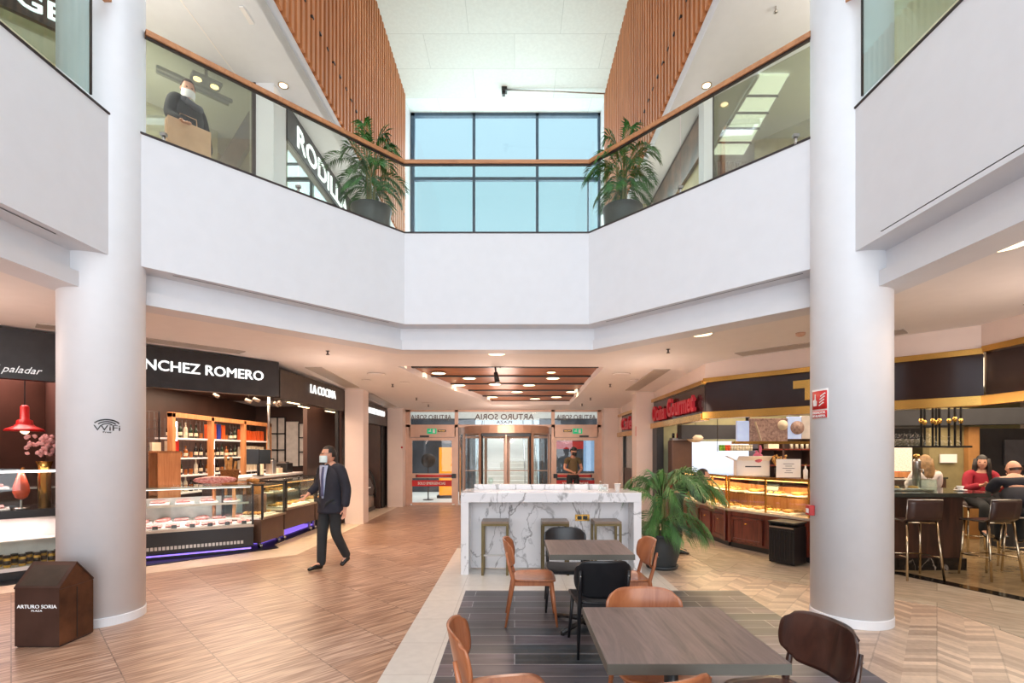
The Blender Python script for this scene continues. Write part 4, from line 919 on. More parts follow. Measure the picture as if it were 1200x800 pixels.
MB().b2((wd, .0, .02), (wd+.003, dp, h0-.005)).build('side_plate', 'binside', bn); MB().b2((wd+.002, dp/2-.004, .03), (wd+.005, dp/2+.004, h0-.02)).build('door_joint', 'black', bn); MB().b2((.01, .01, 0), (wd-.01, dp-.01, .012)).build('base', 'black', bn)
for s_, w_, hh_, zz in (('ARTURO SORIA', .335, .030, .345), ('PLAZA', .09, .014, .31)):
    MB().mesh(text_fit(s_, w_, hh_, .001, 0), face_mat((wd/2, -.0015, zz), (0, -1))).build('lettering', 'letters_dim', bn)
def wrap(me, c, th0, z, r=CR+.001):
    """bend a flat lettering mesh round a column"""
    mb = MB(); V = []
    for v in me.vertices:
        a = th0+v.co.x/r; rr = r+.0015+v.co.z; V.append((c[0]+rr*math.cos(a), c[1]+rr*math.sin(a), z+v.co.y))
    mb._add(V, [list(p.vertices) for p in me.polygons]); return mb
th, _, _ = cylpt(LC, 125.5)
wf = thing('wifi_sign', (LC[0], LC[1], 1.9), 'black WiFi free symbol stuck on the left column', 'sign')
zz = lambda py: EYE+(CY-py)/FPX*4.72
def sub(me, dx, dy, kx=1, ky=1):
    for v in me.vertices: v.co.x = v.co.x*kx+dx; v.co.y = v.co.y*ky+dy
    return me
def place(mb, o_name): 
    o = mb.build(o_name, 'black', wf); 
    for v in o.data.vertices: v.co -= Vector(wf.location)
place(wrap(text_fit('WiFi', .20, .052, .001, 0), LC, th, zz(501)), 'lettering'); place(wrap(text_fit('Free', .06, .016, .001, .02), LC, th, zz(506)), 'small_lettering')
for k, r_ in enumerate((.038, .068, .098)):
    me = bpy.data.meshes.new('arc'); V = []; Fc = []; n = 14
    for i in range(n+1):
        a = R(90+(-62+124*i/n)); V += [(r_*math.cos(a)*1.0, r_*math.sin(a)*.60, .001), ((r_+.012)*math.cos(a), (r_+.012)*math.sin(a)*.66, .001)]
    Fc = [(2*i, 2*i+2, 2*i+3, 2*i+1) for i in range(n)]; me.from_pydata(V, [], Fc); place(wrap(me, LC, th, zz(498)-.012), 'wave')
th2, _, _ = cylpt(RC, 959.5)
fs = thing('fire_alarm_sign', (RC[0], RC[1], 2.1), 'red PULSADOR DE ALARMA safety sign on the right column', 'sign')
def patch(c, t0, w_, z0, z1, off, th_=.002):
    mb = MB(); n = 8; mb.grid(lambda u, v: (c[0]+(CR+off)*math.cos(t0-w_/2/CR+u*w_/CR), c[1]+(CR+off)*math.sin(t0-w_/2/CR+u*w_/CR), z0+(z1-z0)*v), n, 2, True, th_); return mb
def placefs(mb, nme, m):
    o = mb.build(nme, m, fs)
    for v in o.data.vertices: v.co -= Vector(fs.location)
Z = lambda py: EYE+(CY-py)/FPX*4.80
placefs(patch(RC, th2, .215, Z(490), Z(454), .003), 'backing', 'paper'); placefs(patch(RC, th2, .195, Z(478), Z(456), .0055), 'red_panel', 'redsign'); placefs(patch(RC, th2, .195, Z(488.5), Z(479.5), .0055), 'red_caption', 'redsign')
for s_, py_ in (('PULSADOR', 482), ('DE ALARMA', 486)): placefs(wrap(text_fit(s_, .17, .024, .001, .02), RC, th2, Z(py_), CR+.0065), 'lettering', 'paper')
me = bpy.data.meshes.new('hand'); me.from_pydata([(-.075, -.055, 0), (-.02, -.055, 0), (-.015, -.01, 0), (-.03, .0, 0), (-.035, .06, 0), (-.05, .06, 0), (-.052, .01, 0), (-.08, .0, 0)], [], [tuple(range(8))]); placefs(wrap(me, RC, th2, Z(467), CR+.0065), 'hand_symbol', 'paper')
for k, dz in enumerate((-.05, -.02, .01, .04)):
    me = bpy.data.meshes.new('flame'); x = .01+.012*k*.5; me.from_pydata([(x, dz-.012, 0), (x+.03, dz+.006, 0), (x+.06, dz+.02, 0), (x+.05, dz+.03, 0), (x+.02, dz+.012, 0), (x-.002, dz, 0)], [], [tuple(range(6))]); placefs(wrap(me, RC, th2, Z(467), CR+.0065), 'flame_symbol', 'paper')
th3, ax_, ay_ = cylpt(RC, 952.5)
al = thing('fire_alarm_box', (ax_, ay_, 1.065), 'small red fire alarm call point on the left side of the right column', 'fire alarm', th3)
MB().box((.025, 0, 0), (.05, .10, .10), 0, 0, .006).build('housing', 'red', al); MB().box((.052, 0, -.005), (.004, .055, .045)).build('label_plate', 'paper', al)
# ------------------------------------------------------------ left shops
A0 = Vector((-4.01, 8.57)); D0 = Vector((.681, .732)).normalized(); N0 = Vector((.732, -.681)).normalized()
def dg(t, off=0): p = A0-D0*t+N0*off; return (p.x, p.y)
def signbox(name, a, b, z0, z1, m, lab, th=.14, text=None, tw=1, thh=.1, tt=.5, tz=0, lm='letters', shear=0, bold=.006):
    a, b = Vector(a), Vector(b); rz = math.atan2((b-a).y, (b-a).x); L_ = (b-a).length
    s = thing('shop_sign', (a.x, a.y, z0), lab, 'sign', rz)
    MB().b2((0, 0, 0), (L_, th, z1-z0), 0, .004).build('sign_board', m, s)
    if text: MB().mesh(text_fit(text, tw, thh, .012, bold, shear), face_mat((L_*tt, -.013, tz-z0), (0, -1))).build('lettering', lm, s)
    return s
s = signbox('s', dg(2.58), dg(0), 2.58, 3.17, 'signblack', 'charcoal fascia sign with white SANCHEZ ROMERO letters', .14, 'SANCHEZ ROMERO', 1.86, .15, 1-1.19/2.58, 2.905)
signbox('s', dg(4.9), dg(2.62), 2.55, 3.17, 'signblack', 'charcoal fascia sign with white script lettering left of the left column', .14, 'al paladar', .47, .11, 1-(3.18-2.62)/2.28, 2.655, 'letters_dim', .4, 0)
signbox('s', (-4.0, 8.60), (-3.87, 11.42), 2.56, 3.06, 'bronze', 'dark bronze fascia with white LA COCINA letters', .14, 'LA COCINA', 1.2, .17, .61, 2.87, bold=0)
signbox('s', (-3.83, 11.9), (-3.80, 14.98), 2.40, 2.93, 'bronze', 'small distant dark fascia with white SANCHEZ ROMERO letters over the pastry case', .14, 'SANCHEZ ROMERO', 1.75, .15, .62, 2.74)
MB_ = MB(); MB_.b2((-3.86, 10.0, 2.78), (-3.80, 10.06, 2.98))
# shop shell
struct(MB().b2((-7.6, 6.2, 0), (-7.5, 15.4, 3.1)), 'wall_left_shop_side', 'darkbrown', 'dark brown side wall of the deli shop')
struct(MB().b2((-7.6, 14.6, 0), (-3.9, 14.7, 3.1)), 'wall_left_shop_back', 'darkbrown', 'dark brown back wall of the deli shop')
struct(MB().prism([dg(2.7, -.2), dg(0, -.2), (-4.1, 11.5), (-4.1, 14.6), (-7.5, 14.6), (-7.5, 7.5)], 3.0, 3.04), 'ceiling_left_shop', 'darkbrown', 'dark ceiling of the deli shop')
struct(MB().b2((-4.1, 11.5, 0), (-3.95, 11.95, 3.1)), 'wall_left_shop_partition', 'darkbrown')
P, z0, z1 = wallpanel(dg(2.72, -.1), dg(2.72, -2.3), 0, 3.1, .08); struct(MB().prism(P, z0, z1), 'wall_left_shop_divider', 'darkbrown')
struct(MB().b2((-5.0, 11.9, 0), (-4.9, 14.6, 3.0)), 'wall_pastry_back', 'darkbrown', 'dark wall behind the curved pastry case')
struct(MB().prism([dg(5.2, -.02), dg(0, -.02), (-4.25, 8.9), (-4.25, 15), (-7.5, 15), (-7.5, 6.5), (-8.5, 5.5)], .004, .012), 'floor_left_shop', 'black', 'dark floor of the food shops')
# wall display unit with bottles
sh = thing('display_shelving', (-6.45, 9.45, 0), 'orange wood framed bottle shelving with lit boards on the deli shop wall', 'shelving')
BY = (0, 1.22, 2.5, 3.75)
for y in BY: MB().b2((-.04, y-.045, .0), (.06, y+.045, 2.38), 0, .004).build('post', 'shelfwood', sh)
MB().b2((-.04, -.045, 2.30), (.06, BY[-1]+.045, 2.39)).build('top_rail', 'shelfwood', sh)
LV = (.85, 1.19, 1.53, 1.92)
for z in LV:
    for i in range(3): MB().b2((-.34, BY[i]+.05, z-.03), (-.02, BY[i+1]-.05, z)).build('shelf_board', 'shelfwhite', sh)
mb = MB()
for i in range(3):
    for k in range(9): y = BY[i]+.1+k*.127; mb.tube([(-.36, y, .5), (-.36, y, 2.3)], .004, 4)
    for k in range(14): z = .55+k*.13; mb.tube([(-.36, BY[i]+.05, z), (-.36, BY[i+1]-.05, z)], .004, 4)
mb.build('wire_grid', 'dsteel', sh)
for i in range(3):
    MB().b2((-.33, (BY[i]+BY[i+1])/2-.02, .86), (-.30, (BY[i]+BY[i+1])/2+.02, 2.25)).build('light_strip', 'ledwhite', sh)
def bottle_proto(m, prof, nme='bottle', cap=None):
    o = MB().lathe(prof, (0, 0, 0), 12).build(nme, m)
    return o
M['bgreen'] = mat('green_bottle_glass', '1c2e1a', .12); M['bdark'] = mat('dark_bottle_glass', '1a1210', .12); M['bamber'] = mat('amber_bottle', '9a5418', .15); M['bclear'] = mat('pale_bottle', 'd0c8b0', .15); M['bred'] = mat('red_box', 'c02418', .4); M['borange'] = mat('orange_gift_box', 'd85820', .45); M['bblue'] = mat('blue_gift_box', '2c3c90', .4); M['bcream'] = mat('cream_box', 'e4d2b4', .5)
WINE = [(.036, 0), (.037, .17), (.034, .20), (.014, .235), (.013, .30), (.016, .30), (.016, .31)]
LIQ = [(.042, 0), (.044, .14), (.04, .17), (.016, .19), (.015, .24), (.02, .24), (.02, .26)]
JAR = [(.034, 0), (.036, .08), (.032, .10), (.034, .10), (.034, .12)]
protos = {}
def proto(kind, m):
    if (kind, m) not in protos:
        if kind == 'wine': me = MB().lathe(WINE, (0, 0, 0), 10).lathe([(.0375, .05), (.0375, .12)], (0, 0, 0), 10, True, 1).build('bottle', [m, 'bcream'])
        elif kind == 'liq': me = MB().lathe(LIQ, (0, 0, 0), 10).lathe([(.0445, .04), (.0445, .10)], (0, 0, 0), 10, True, 1).build('bottle', [m, 'bcream'])
        elif kind == 'jar': me = MB().lathe(JAR, (0, 0, 0), 10).build('jar', m)
        elif kind == 'box': me = MB().box((0, 0, .13), (.08, .11, .26), 0, 0, .003).build('gift_box', m)
        elif kind == 'tall': me = MB().box((0, 0, .17), (.09, .13, .34), 0, 0, .003).build('gift_box', m)
        me.hide_render = False; protos[(kind, m)] = me.data; bpy.data.objects.remove(me)
    return protos[(kind, m)]
def put(kind, m, loc, lab, cat, grp, s=1, rz=0, name=None):
    me = proto(kind, m); o = bpy.data.objects.new(name or ('gift_box' if kind in ('box', 'tall') else 'jar' if kind == 'jar' else 'bottle'), me); C.objects.link(o)
    o.location = loc; o.scale = (s, s, s); o.rotation_euler.z = rz; tag(o, lab, cat, grp); return o
random.seed(21)
rowname = {.85: 'lowest', 1.19: 'second', 1.53: 'third', 1.92: 'top'}
bayname = ['left', 'middle', 'right']
for i in range(3):
    for z in LV:
        n = 7
        for k in range(n):
            y = 9.45+BY[i]+.13+k*(BY[i+1]-BY[i]-.24)/(n-1)
            if i == 1 and z == 1.92 and k < 4: kd, m = 'tall', ('borange', 'borange', 'bblue', 'borange')[k]
            elif i == 2 and z == 1.92: kd, m = 'box', 'borange'
            elif i == 2 and z in (1.53, 1.19): kd, m = 'box', 'bcream'
            elif i == 0 and z == 1.53 and k < 2: kd, m = 'tall', ('bcream', 'bred')[k]
            else: kd, m = random.choice((('wine', 'bdark'), ('wine', 'bgreen'), ('liq', 'bamber'), ('wine', 'bclear'), ('liq', 'bdark'), ('jar', 'bamber')))
            what = {'wine': 'slim', 'liq': 'broad', 'jar': 'squat', 'box': 'short', 'tall': 'tall'}[kd]; colr = {'bdark': 'dark', 'bgreen': 'green', 'bamber': 'amber', 'bclear': 'pale', 'bcream': 'cream', 'borange': 'orange', 'bblue': 'blue', 'bred': 'red'}[m]
            wd_ = 'gift box' if kd in ('box', 'tall') else 'jar' if kd == 'jar' else 'bottle'
            lab = '%s %s %s, %s on the %s shelf of the %s bay' % (what, colr, wd_, ('at the left end', 'second from left', 'third from left', 'in the middle', 'third from right', 'second from right', 'at the right end')[k], rowname[z], bayname[i])
            put(kd, m, (-6.45-.13, y, z), lab, wd_, '%s %s %ss, %s shelf, %s bay' % (what, colr, wd_, rowname[z], bayname[i]), random.uniform(.9, 1.0))
# open wooden stand and black grid rack at the left end
r = thing('wooden_display_box', (-6.06, 8.72, 0), 'open orange wooden display box standing behind the deli counter', 'display box', R(-35))
MB().b2((-.20, -.17, 0), (-.17, .17, 1.66)).build('side_board', 'shelfwood', r); MB().b2((.17, -.17, 0), (.20, .17, 1.66)).build('side_board', 'shelfwood', r); MB().b2((-.2, -.17, 1.63), (.2, .17, 1.66)).build('top_board', 'shelfwood', r); MB().b2((-.17, -.17, .9), (.17, .17, .93)).build('shelf', 'shelfwood', r); MB().b2((-.17, .14, 0), (.17, .16, 1.63)).build('back_board', 'darkbrown', r)
r = thing('wire_rack', (-6.6, 9.05, 0), 'black wire grid rack left of the bottle shelving', 'rack')
mb = MB()
for k in range(6): mb.tube([(0, -.35+k*.13, .2), (0, -.35+k*.13, 2.38)], .006, 4)
for k in range(14): mb.tube([(0, -.35, .3+k*.16), (0, .3, .3+k*.16)], .006, 4)
for x in (0, -.3): mb.b2((x-.01, -.36, 0), (x+.01, -.34, 2.4)).b2((x-.01, .29, 0), (x+.01, .31, 2.4))
mb.build('grid', 'dsteel', r); MB().b2((-.02, .05, 1.35), (.05, .28, 1.82)).build('price_board', 'bcream', r)
# back wall of the deli: black grid windows and pale panels (plane y = 14.55)
BW = 14.55
def bw(mb, x0, y0, x1, y1, d=.03, off=0): a, b = at(x0, y0, BW), at(x1, y1, BW); return mb.b2((a.x, BW-d-off, b.z), (b.x, BW-off, a.z))
for x0, x1, y0, y1, nx, ny, lab in ((317, 335, 489, 546, 2, 3, 'left black grid window on the back wall of the deli'), (351, 375, 496, 546, 4, 3, 'right black grid window on the back wall of the deli')):
    r = thing('grid_window', (0, 0, 0), lab, 'window'); bw(MB(), x0, y0, x1, y1, .01, .01).build('pale_panel', 'tanpanel' if 'tanpanel' in M else 'panel_w', r)
    mb = MB()
    for i in range(nx+1): xx = x0+(x1-x0)*i/nx; bw(mb, xx-.5, y0, xx+.5, y1, .05, .02)
    for j in range(ny+1): yy = y0+(y1-y0)*j/ny; bw(mb, x0, yy-.6, x1, yy+.6, .05, .02)
    mb.build('frame', 'black', r)
o = bw(MB(), 336, 494, 350, 546, .03, .01).build('pale_wall_panel', 'panel_w'); tag(o, 'plain pale panel between the two grid windows of the deli', 'panel')
o = bw(MB(), 377, 497, 392, 507, .03, .01).build('menu_board', 'paper'); tag(o, 'pale menu board on the deli back wall above the man', 'board')
o = bw(MB(), 385, 509, 391, 518, .03, .01).build('notice', 'paper'); tag(o, 'small white notice under the menu board of the deli', 'notice')
# track lights under the sign
for k, (px, py) in enumerate(((327, 465), (344, 472), (356, 476.5), (387, 482))):
    Y = 8.9+k*.75; p = at(px, py, Y); t = thing('linear_spotlight', (p.x, p.y, p.z), ['nearest', 'second', 'third', 'farthest'][k]+' glowing bar light under the LA COCINA fascia', 'lamp', R(86), 'bar lights of the kitchen counter')
    MB().b2((-.22, -.03, 0), (.22, .03, .03)).build('housing', 'black', t); MB().b2((-.20, -.025, -.012), (.20, .025, 0)).build('diffuser', 'lamp', t); MB().cyl((0, 0, .03), .01, 3.0-p.z-.03, 6).build('stem', 'black', t)
for k, (px, py) in enumerate(((254, 462), (291, 468), (300, 467), (323, 472), (327, 471))):
    p = at(px, py, 9.6); t = thing('spotlight', (p.x, p.y, p.z), ['leftmost', 'second', 'middle', 'fourth', 'rightmost'][k]+' small track spotlight inside the deli shop', 'lamp', R(30*k))
    MB().tube([(0, 0, 0), (0, .02, 3.0-p.z)], .01, 6).build('stem', 'black', t); MB().tube([(-.05, 0, .0), (.05, -.03, -.05)], .032, 12).build('lamp_head', 'casesteel', t)
p = at(240, 460, 9.6); o = MB().bar((p.x, p.y, 2.95), (at(335, 470, 9.6).x, 9.6, 2.95), .04).build('light_track', 'black'); tag(o, 'black ceiling track carrying the spotlights of the deli shop', 'light track')

# display cases
def food_case(a, b, depth, zb0, zb1, zt, mb_body, lab, ends='black', led='ledwhite', shelf=True, glassm='glass', casters=False, sill='casesteel', base=True):
    a, b = Vector(a), Vector(b); L_ = (b-a).length
    r = thing('display_counter', (a.x, a.y, 0), lab, 'counter', math.atan2((b-a).y, (b-a).x))
    MB().b2((0, .02, zb0), (L_, depth, zb1), 0, .006).build('body', mb_body, r)
    if casters:
        mb = MB()
        for x in (.08, L_-.08):
            for y in (.1, depth-.1): mb.cyl((x, y-.015, .04), .04, .03, 14, 0, Matrix.Rotation(R(90), 4, 'Y')).b2((x-.02, y-.02, .06), (x+.02, y+.02, zb0))
        mb.build('caster', 'steel', r)
    elif base: MB().b2((.05, .10, 0), (L_-.05, depth-.05, zb0)).build('plinth', 'black', r)
    MB().b2((0, -.03, zb1), (L_, .05, zb1+.035)).build('front_ledge', sill, r)
    MB().b2((.02, .05, zb1), (L_-.02, depth-.06, zb1+.03)).build('deck', 'tray', r)
    MB().b2((.02, 0.0, zb1+.035), (L_-.02, .008, zt)).build('front_glass', glassm, r)
    for x in (0, L_-.03):
        mb = MB(); mb.b2((x, -.012, zb1), (x+.03, .02, zt+.01)); mb.b2((x, -.012, zt-.01), (x+.03, depth-.1, zt+.015)); mb.b2((x, depth-.13, zb1), (x+.03, depth-.1, zt)); mb.build('end_frame', ends, r)
        MB().b2((x+.01, .02, zb1+.03), (x+.018, depth-.13, zt-.01)).build('end_glass', glassm, r)
    MB().b2((.0, 0, zt), (L_, depth*.62, zt+.012)).build('glass_top', glassm, r)
    MB().b2((.03, .012, zt-.03), (L_-.03, .045, zt-.002)).build('lamp_rail', sill, r)
    MB().b2((.05, .014, zt-.036), (L_-.05, .04, zt-.03)).build('light_strip', led, r)
    MB().b2((.03, depth-.10, zb1), (L_-.03, depth-.08, zt-.22)).build('back_panel', 'steel', r)
    if shelf: MB().b2((.04, depth*.45, (zb1+zt)/2+.02), (L_-.04, depth-.12, (zb1+zt)/2+.032)).build('glass_shelf', 'glass', r); MB().b2((.04, depth*.44, (zb1+zt)/2+.0), (L_-.04, depth*.45+.01, (zb1+zt)/2+.034)).build('shelf_edge', 'casesteel', r)
    d = bpy.data.lights.new('case_light', 'AREA'); d.shape = 'RECTANGLE'; d.size = L_*.9; d.size_y = .08; d.energy = 11*L_; d.color = (1, .80, .78) if led == 'ledwhite' else (1, .72, .42)
    o = bpy.data.objects.new('case_light', d); C.objects.link(o); o.parent = r; o.location = (L_/2, .10, zt-.04); o.rotation_euler = (R(12), 0, 0)
    r['_L'] = L_; return r
def tray_proto(m, kind):
    t = thing('food_tray', (0, 0, -5), 'x', 'tray'); MB().b2((-.13, -.17, 0), (.13, .17, .02), 0, .004).build('tray', 'tray', t)
    mb = MB()
    if kind == 'slices':
        for k in range(6): mb.box((-.02, -.12+k*.048, .035), (.19, .06, .012), 0, 0, .003, Matrix.Rotation(R(-28), 4, 'X'))
    elif kind == 'loaves':
        for k in range(4): mb.ball((random.uniform(-.03, .03), -.12+k*.08, .045), .055, (1.5, .6, .55), 0, 2, .03)
    else:
        for k in range(16): mb.ball((random.uniform(-.10, .10), random.uniform(-.13, .13), .035), random.uniform(.025, .04), (1, 1, .7), 0, 1, .1)
    mb.build('food', m, t); return t
def fill(case, kinds, n, y, z, lab, grp, catl='tray', sy=1.0, x0=.2, x1=None, tag_card=False):
    L_ = case['_L']; x1 = x1 or L_-.2
    rz = case.rotation_euler.z; o0 = Vector(case.location); mt = Matrix.Rotation(rz, 4, 'Z')
    ords = ['leftmost', 'second', 'third', 'fourth', 'fifth', 'sixth', 'seventh', 'eighth']
    for k in range(n):
        x = x0+(x1-x0)*k/max(1, n-1); p = o0+mt @ Vector((x, y, z)); t = kinds[k % len(kinds)]
        q = dup(t, p, rz, lab % ords[min(k, 7)] if '%s' in lab else lab, grp)
        if tag_card:
            c = o0+mt @ Vector((x, y-.21, z+.04)); cd = MB().box((0, 0, .0), (.07, .006, .055)).build('price_card', 'black'); cd.location = c; cd.rotation_euler = (R(-15), 0, rz); tag(cd, 'small black price card before the '+(lab % ords[min(k, 7)]).split(' in ')[0], 'price card', 'price cards in the deli counter')
T_sl = tray_proto('meat', 'slices'); T_bd = tray_proto('bread', 'loaves'); T_fd = tray_proto('food', 'bits'); T_mt = tray_proto('meat', 'loaves')
c1a, c1b = Vector((-4.27, 8.30)), Vector((-5.62, 7.46)); 
case1 = food_case((-5.98, 7.24), (-4.30, 8.30), .95, .10, .42, 1.10, 'caseblack', 'long deli display counter with a black front and violet base light', 'black', 'ledwhite')
MB().b2((.02, .03, .05), (1.95, .06, .07)).build('base_light', 'ledviolet', case1)
mb = MB(); 
for k in range(26): mb.b2((.55+k*.05, .012, .15), (.585+k*.05, .018, .20))
mb.build('vent_grille', 'steel', case1)
fill(case1, [T_sl, T_mt, T_sl], 8, .26, .452, '%s tray of cured meat in the front row of the deli counter', 'front row meat trays', x0=.18, x1=1.85, tag_card=True); fill(case1, [T_mt, T_sl], 7, .64, .50, '%s tray of meat in the back row of the deli counter', 'back row meat trays', x0=.2, x1=1.8)
MB().b2((.04, .46, .45), (1.92, .83, .498)).build('raised_step', 'tray', case1)
fill(case1, [T_sl], 5, .62, .80, '%s tray of meat on the glass shelf of the deli counter', 'meat trays on the glass shelf', x0=.35, x1=1.7)
o = MB().ball((0, 0, 0), .09, (3.6, .8, .7), 0, 2, .02).build('mortadella', 'meat'); p = Vector(case1.location)+Matrix.Rotation(case1.rotation_euler.z, 4, 'Z') @ Vector((1.45, .35, 1.185)); o.location = p; o.rotation_euler.z = case1.rotation_euler.z; tag(o, 'long pink cured sausage lying on top of the deli counter', 'sausage')
case2 = food_case((-4.27, 8.52), (-4.25, 9.30), .80, .10, .50, 1.08, 'casebody', 'narrow counter on casters with breads, right of the long deli counter', 'black', 'ledwarm', False, 'glass', True)
case3 = food_case((-4.25, 9.36), (-4.20, 10.62), .80, .20, .56, 1.10, 'casebody', 'prepared food counter with a brown front left of the man in the suit', 'black', 'ledwarm', True, 'glass', True)
case4 = food_case((-4.20, 10.68), (-4.16, 11.38), .80, .20, .56, 1.10, 'casebody', 'last prepared food counter behind the man in the suit', 'black', 'ledwarm', True, 'glass', True)
fill(case2, [T_bd, T_fd], 2, .3, .535, '%s bread tray in the narrow counter on casters', 'trays in the narrow counter', x0=.22, x1=.58)
fill(case3, [T_fd, T_bd, T_fd, T_fd], 4, .3, .595, '%s tray of food in the front of the prepared food counter', 'front trays in the prepared food counter'); fill(case3, [T_fd, T_bd], 3, .58, .86, '%s tray on the shelf of the prepared food counter', 'shelf trays in the prepared food counter')
fill(case4, [T_fd, T_bd], 2, .3, .595, '%s tray of food in the last prepared food counter', 'trays in the last counter')
o = MB().b2((-4.95, 8.9, .02), (-4.50, 11.3, .03)).build('floor_light_strip', 'ledviolet'); tag(o, 'violet light strip on the floor under the food counters', 'light strip')
# bread basket, bread sticks, scale monitor, coffee gear
def basket(loc, lab, r0, r1, h, n, stick):
    t = thing('bread_basket', loc, lab, 'basket'); MB().lathe([(r0, 0), (r1, h), (r1+.012, h), (r1-.01, h-.01), (r0-.01, .015), (.001, .015)], (0, 0, 0), 18).build('basket', 'wicker', t)
    for k in range(n):
        a = random.uniform(0, 6.28); rr = random.uniform(0, r1*.55)
        if stick: m_ = MB().tube([(rr*math.cos(a)*.5, rr*math.sin(a)*.5, .03), (rr*math.cos(a)*1.3, rr*math.sin(a)*1.3, h+random.uniform(.12, .26))], [.02, .022], 7)
        else: m_ = MB().ball((rr*math.cos(a), rr*math.sin(a), h+.01+random.uniform(0, .04)), .05, (1.3, .8, .7), 0, 2, .03)
        o = m_.build('baguette' if stick else 'bread_roll', 'bread'); o.location = Vector(loc); tag(o, ('baguette' if stick else 'bread roll')+' on the '+('left' if math.cos(a) < -.4 else 'right' if math.cos(a) > .4 else 'middle')+(' far' if math.sin(a) > 0 else ' near')+' side of the '+lab.split(' of ')[0].split(' with ')[0], 'bread', ('baguettes in ' if stick else 'rolls in ')+lab.split(' ')[0]+' basket')
M['wicker'] = mat('wicker', 'b0804c', .7, scale=60, col2='6a4424')
basket((-4.95, 8.75, 1.12), 'tall wicker basket with baguettes behind the deli counter', .12, .15, .22, 7, True)
basket((-4.62, 8.95, .90), 'round wicker basket of rolls in the narrow counter', .12, .16, .2, 7, False)
MB_ = None
t = thing('bread_table', (-4.95, 8.75, 0), 'small wooden table carrying the baguette basket', 'table'); MB().b2((-.2, -.2, 1.08), (.2, .2, 1.12)).build('table_top', 'shelfwood', t)
for sx in (-1, 1):
    for sy in (-1, 1): MB().b2((sx*.17-.02, sy*.17-.02, 0), (sx*.17+.02, sy*.17+.02, 1.08)).build('leg', 'shelfwood', t)
t = thing('roll_stand', (-4.62, 8.95, 0), 'low stand under the roll basket', 'stand'); MB().b2((-.14, -.14, .54), (.14, .14, .90)).build('block', 'casebody', t)
wc = thing('work_counter', (-5.35, 10.1, 0), 'back work counter with equipment behind the prepared food counter', 'counter'); MB().b2((-.3, -1.0, 0), (.3, 1.9, 1.12)).build('body', 'casebody', wc); MB().b2((-.34, -1.04, 1.12), (.34, 1.94, 1.17)).build('worktop', 'tray', wc)
t = thing('till_monitor', (-5.06, 9.95, 1.17), 'dark till monitor on a post behind the deli counter', 'monitor', R(20)); MB().cyl((0, 0, 0), .03, .25, 10).b2((-.1, -.1, 0), (.1, .1, .02)).build('stand', 'black', t); MB().b2((-.21, -.04, .23), (.02, .05, .53), 0, .01).build('left_screen', 'black', t); MB().box((.12, -.01, .38), (.20, .04, .28), .25, 0, .008).build('right_screen', 'screen', t)
t = thing('hanging_pole', (-4.98, 10.2, 1.7), 'thin metal pole hanging from the deli ceiling beside the till monitor', 'pole'); MB().cyl((0, 0, 0), .025, 1.3, 10).cyl((0, 0, .9), .04, .02, 10).build('pole', 'steel', t)
for k, (dx, dy, c, w_, h_, lab) in enumerate(((0, 10.55, 'bcream', .07, .22, 'cream canister on the deli work counter'), (.05, 10.85, 'steel', .16, .30, 'steel coffee grinder on the deli work counter'), (0, 11.2, 'bcream', .2, .12, 'low cream box on the deli work counter'), (0, 11.55, 'black', .3, .22, 'black appliance at the far end of the deli work counter'))):
    t = thing(('canister', 'coffee_grinder', 'storage_box', 'appliance')[k], (-5.3+dx, dy, 1.17), lab, 'appliance' if c in ('black', 'steel') else 'container'); MB().b2((-w_/2, -w_/2, 0), (w_/2, w_/2, h_), 0, .01).build('body', c, t); MB().b2((-w_*.3, -w_*.3, h_), (w_*.3, w_*.3, h_+.03)).build('lid', 'black' if c == 'steel' else 'steel', t)
# curved pastry case in the third shop
pc = thing('pastry_case', (-3.98, 12.1, 0), 'curved glass pastry case between the left pillar and pilaster', 'display case', R(90))
cur = [(.02, .35), (-.0, .6), (.06, .9), (.2, 1.15), (.42, 1.34), (.7, 1.42)]
for x in (0, 2.3):
    mb = MB(); mb.tube([(x, y, z) for y, z in cur], .035, 6); mb.b2((x-.03, .05, .1), (x+.03, .8, .42)); mb.build('end_frame', 'black', pc)
mb = MB()
for (y0, z0_), (y1, z1_) in zip(cur[:-1], cur[1:]): mb._add([(0, y0, z0_), (2.3, y0, z0_), (2.3, y1, z1_), (0, y1, z1_)], [(0, 1, 2, 3)])
mb.build('curved_glass', 'glass', pc); MB().b2((0, .04, .1), (2.3, .8, .4)).build('body', 'casesteel', pc); MB().b2((.02, .0, .0), (2.28, .8, .1)).build('base', 'black', pc)
for k, (y0, z) in enumerate(((.12, .62), (.2, .88), (.34, 1.12))):
    MB().b2((.03, y0, z), (2.27, .8, z+.02)).build('shelf', 'shelfwhite', pc)
    for j in range(7): q = dup(T_bd if (j+k) % 2 else T_fd, (-3.98-y0-.19, 12.1+.2+j*.3, z+.02), 0, 'small pastry tray, %s from the near end, %%s shelf of the curved pastry case' % ORD[j] % ('lowest', 'middle', 'top')[k], 'pastries on the %s shelf of the curved case' % ('lowest', 'middle', 'top')[k])
pt = at(452, 519, 13.9); o = MB().box((-4.86, 13.9, 1.95), (.02, .28, .26)).build('wall_plaque', 'champ'); tag(o, 'small pale plaque on the dark wall over the pastry case', 'plaque'); o = MB().box((-4.86, 13.9, 1.62), (.02, .22, .2)).build('wall_plaque', 'paper'); tag(o, 'lower white plaque on the dark wall over the pastry case', 'plaque')
struct(MB().b2((-3.92, 14.7, 0), (-3.86, 15.0, 2.4)), 'trim_pastry_frame', 'black'); struct(MB().b2((-4.05, 11.36, 0), (-3.98, 11.44, 2.6)), 'trim_deli_frame', 'black')
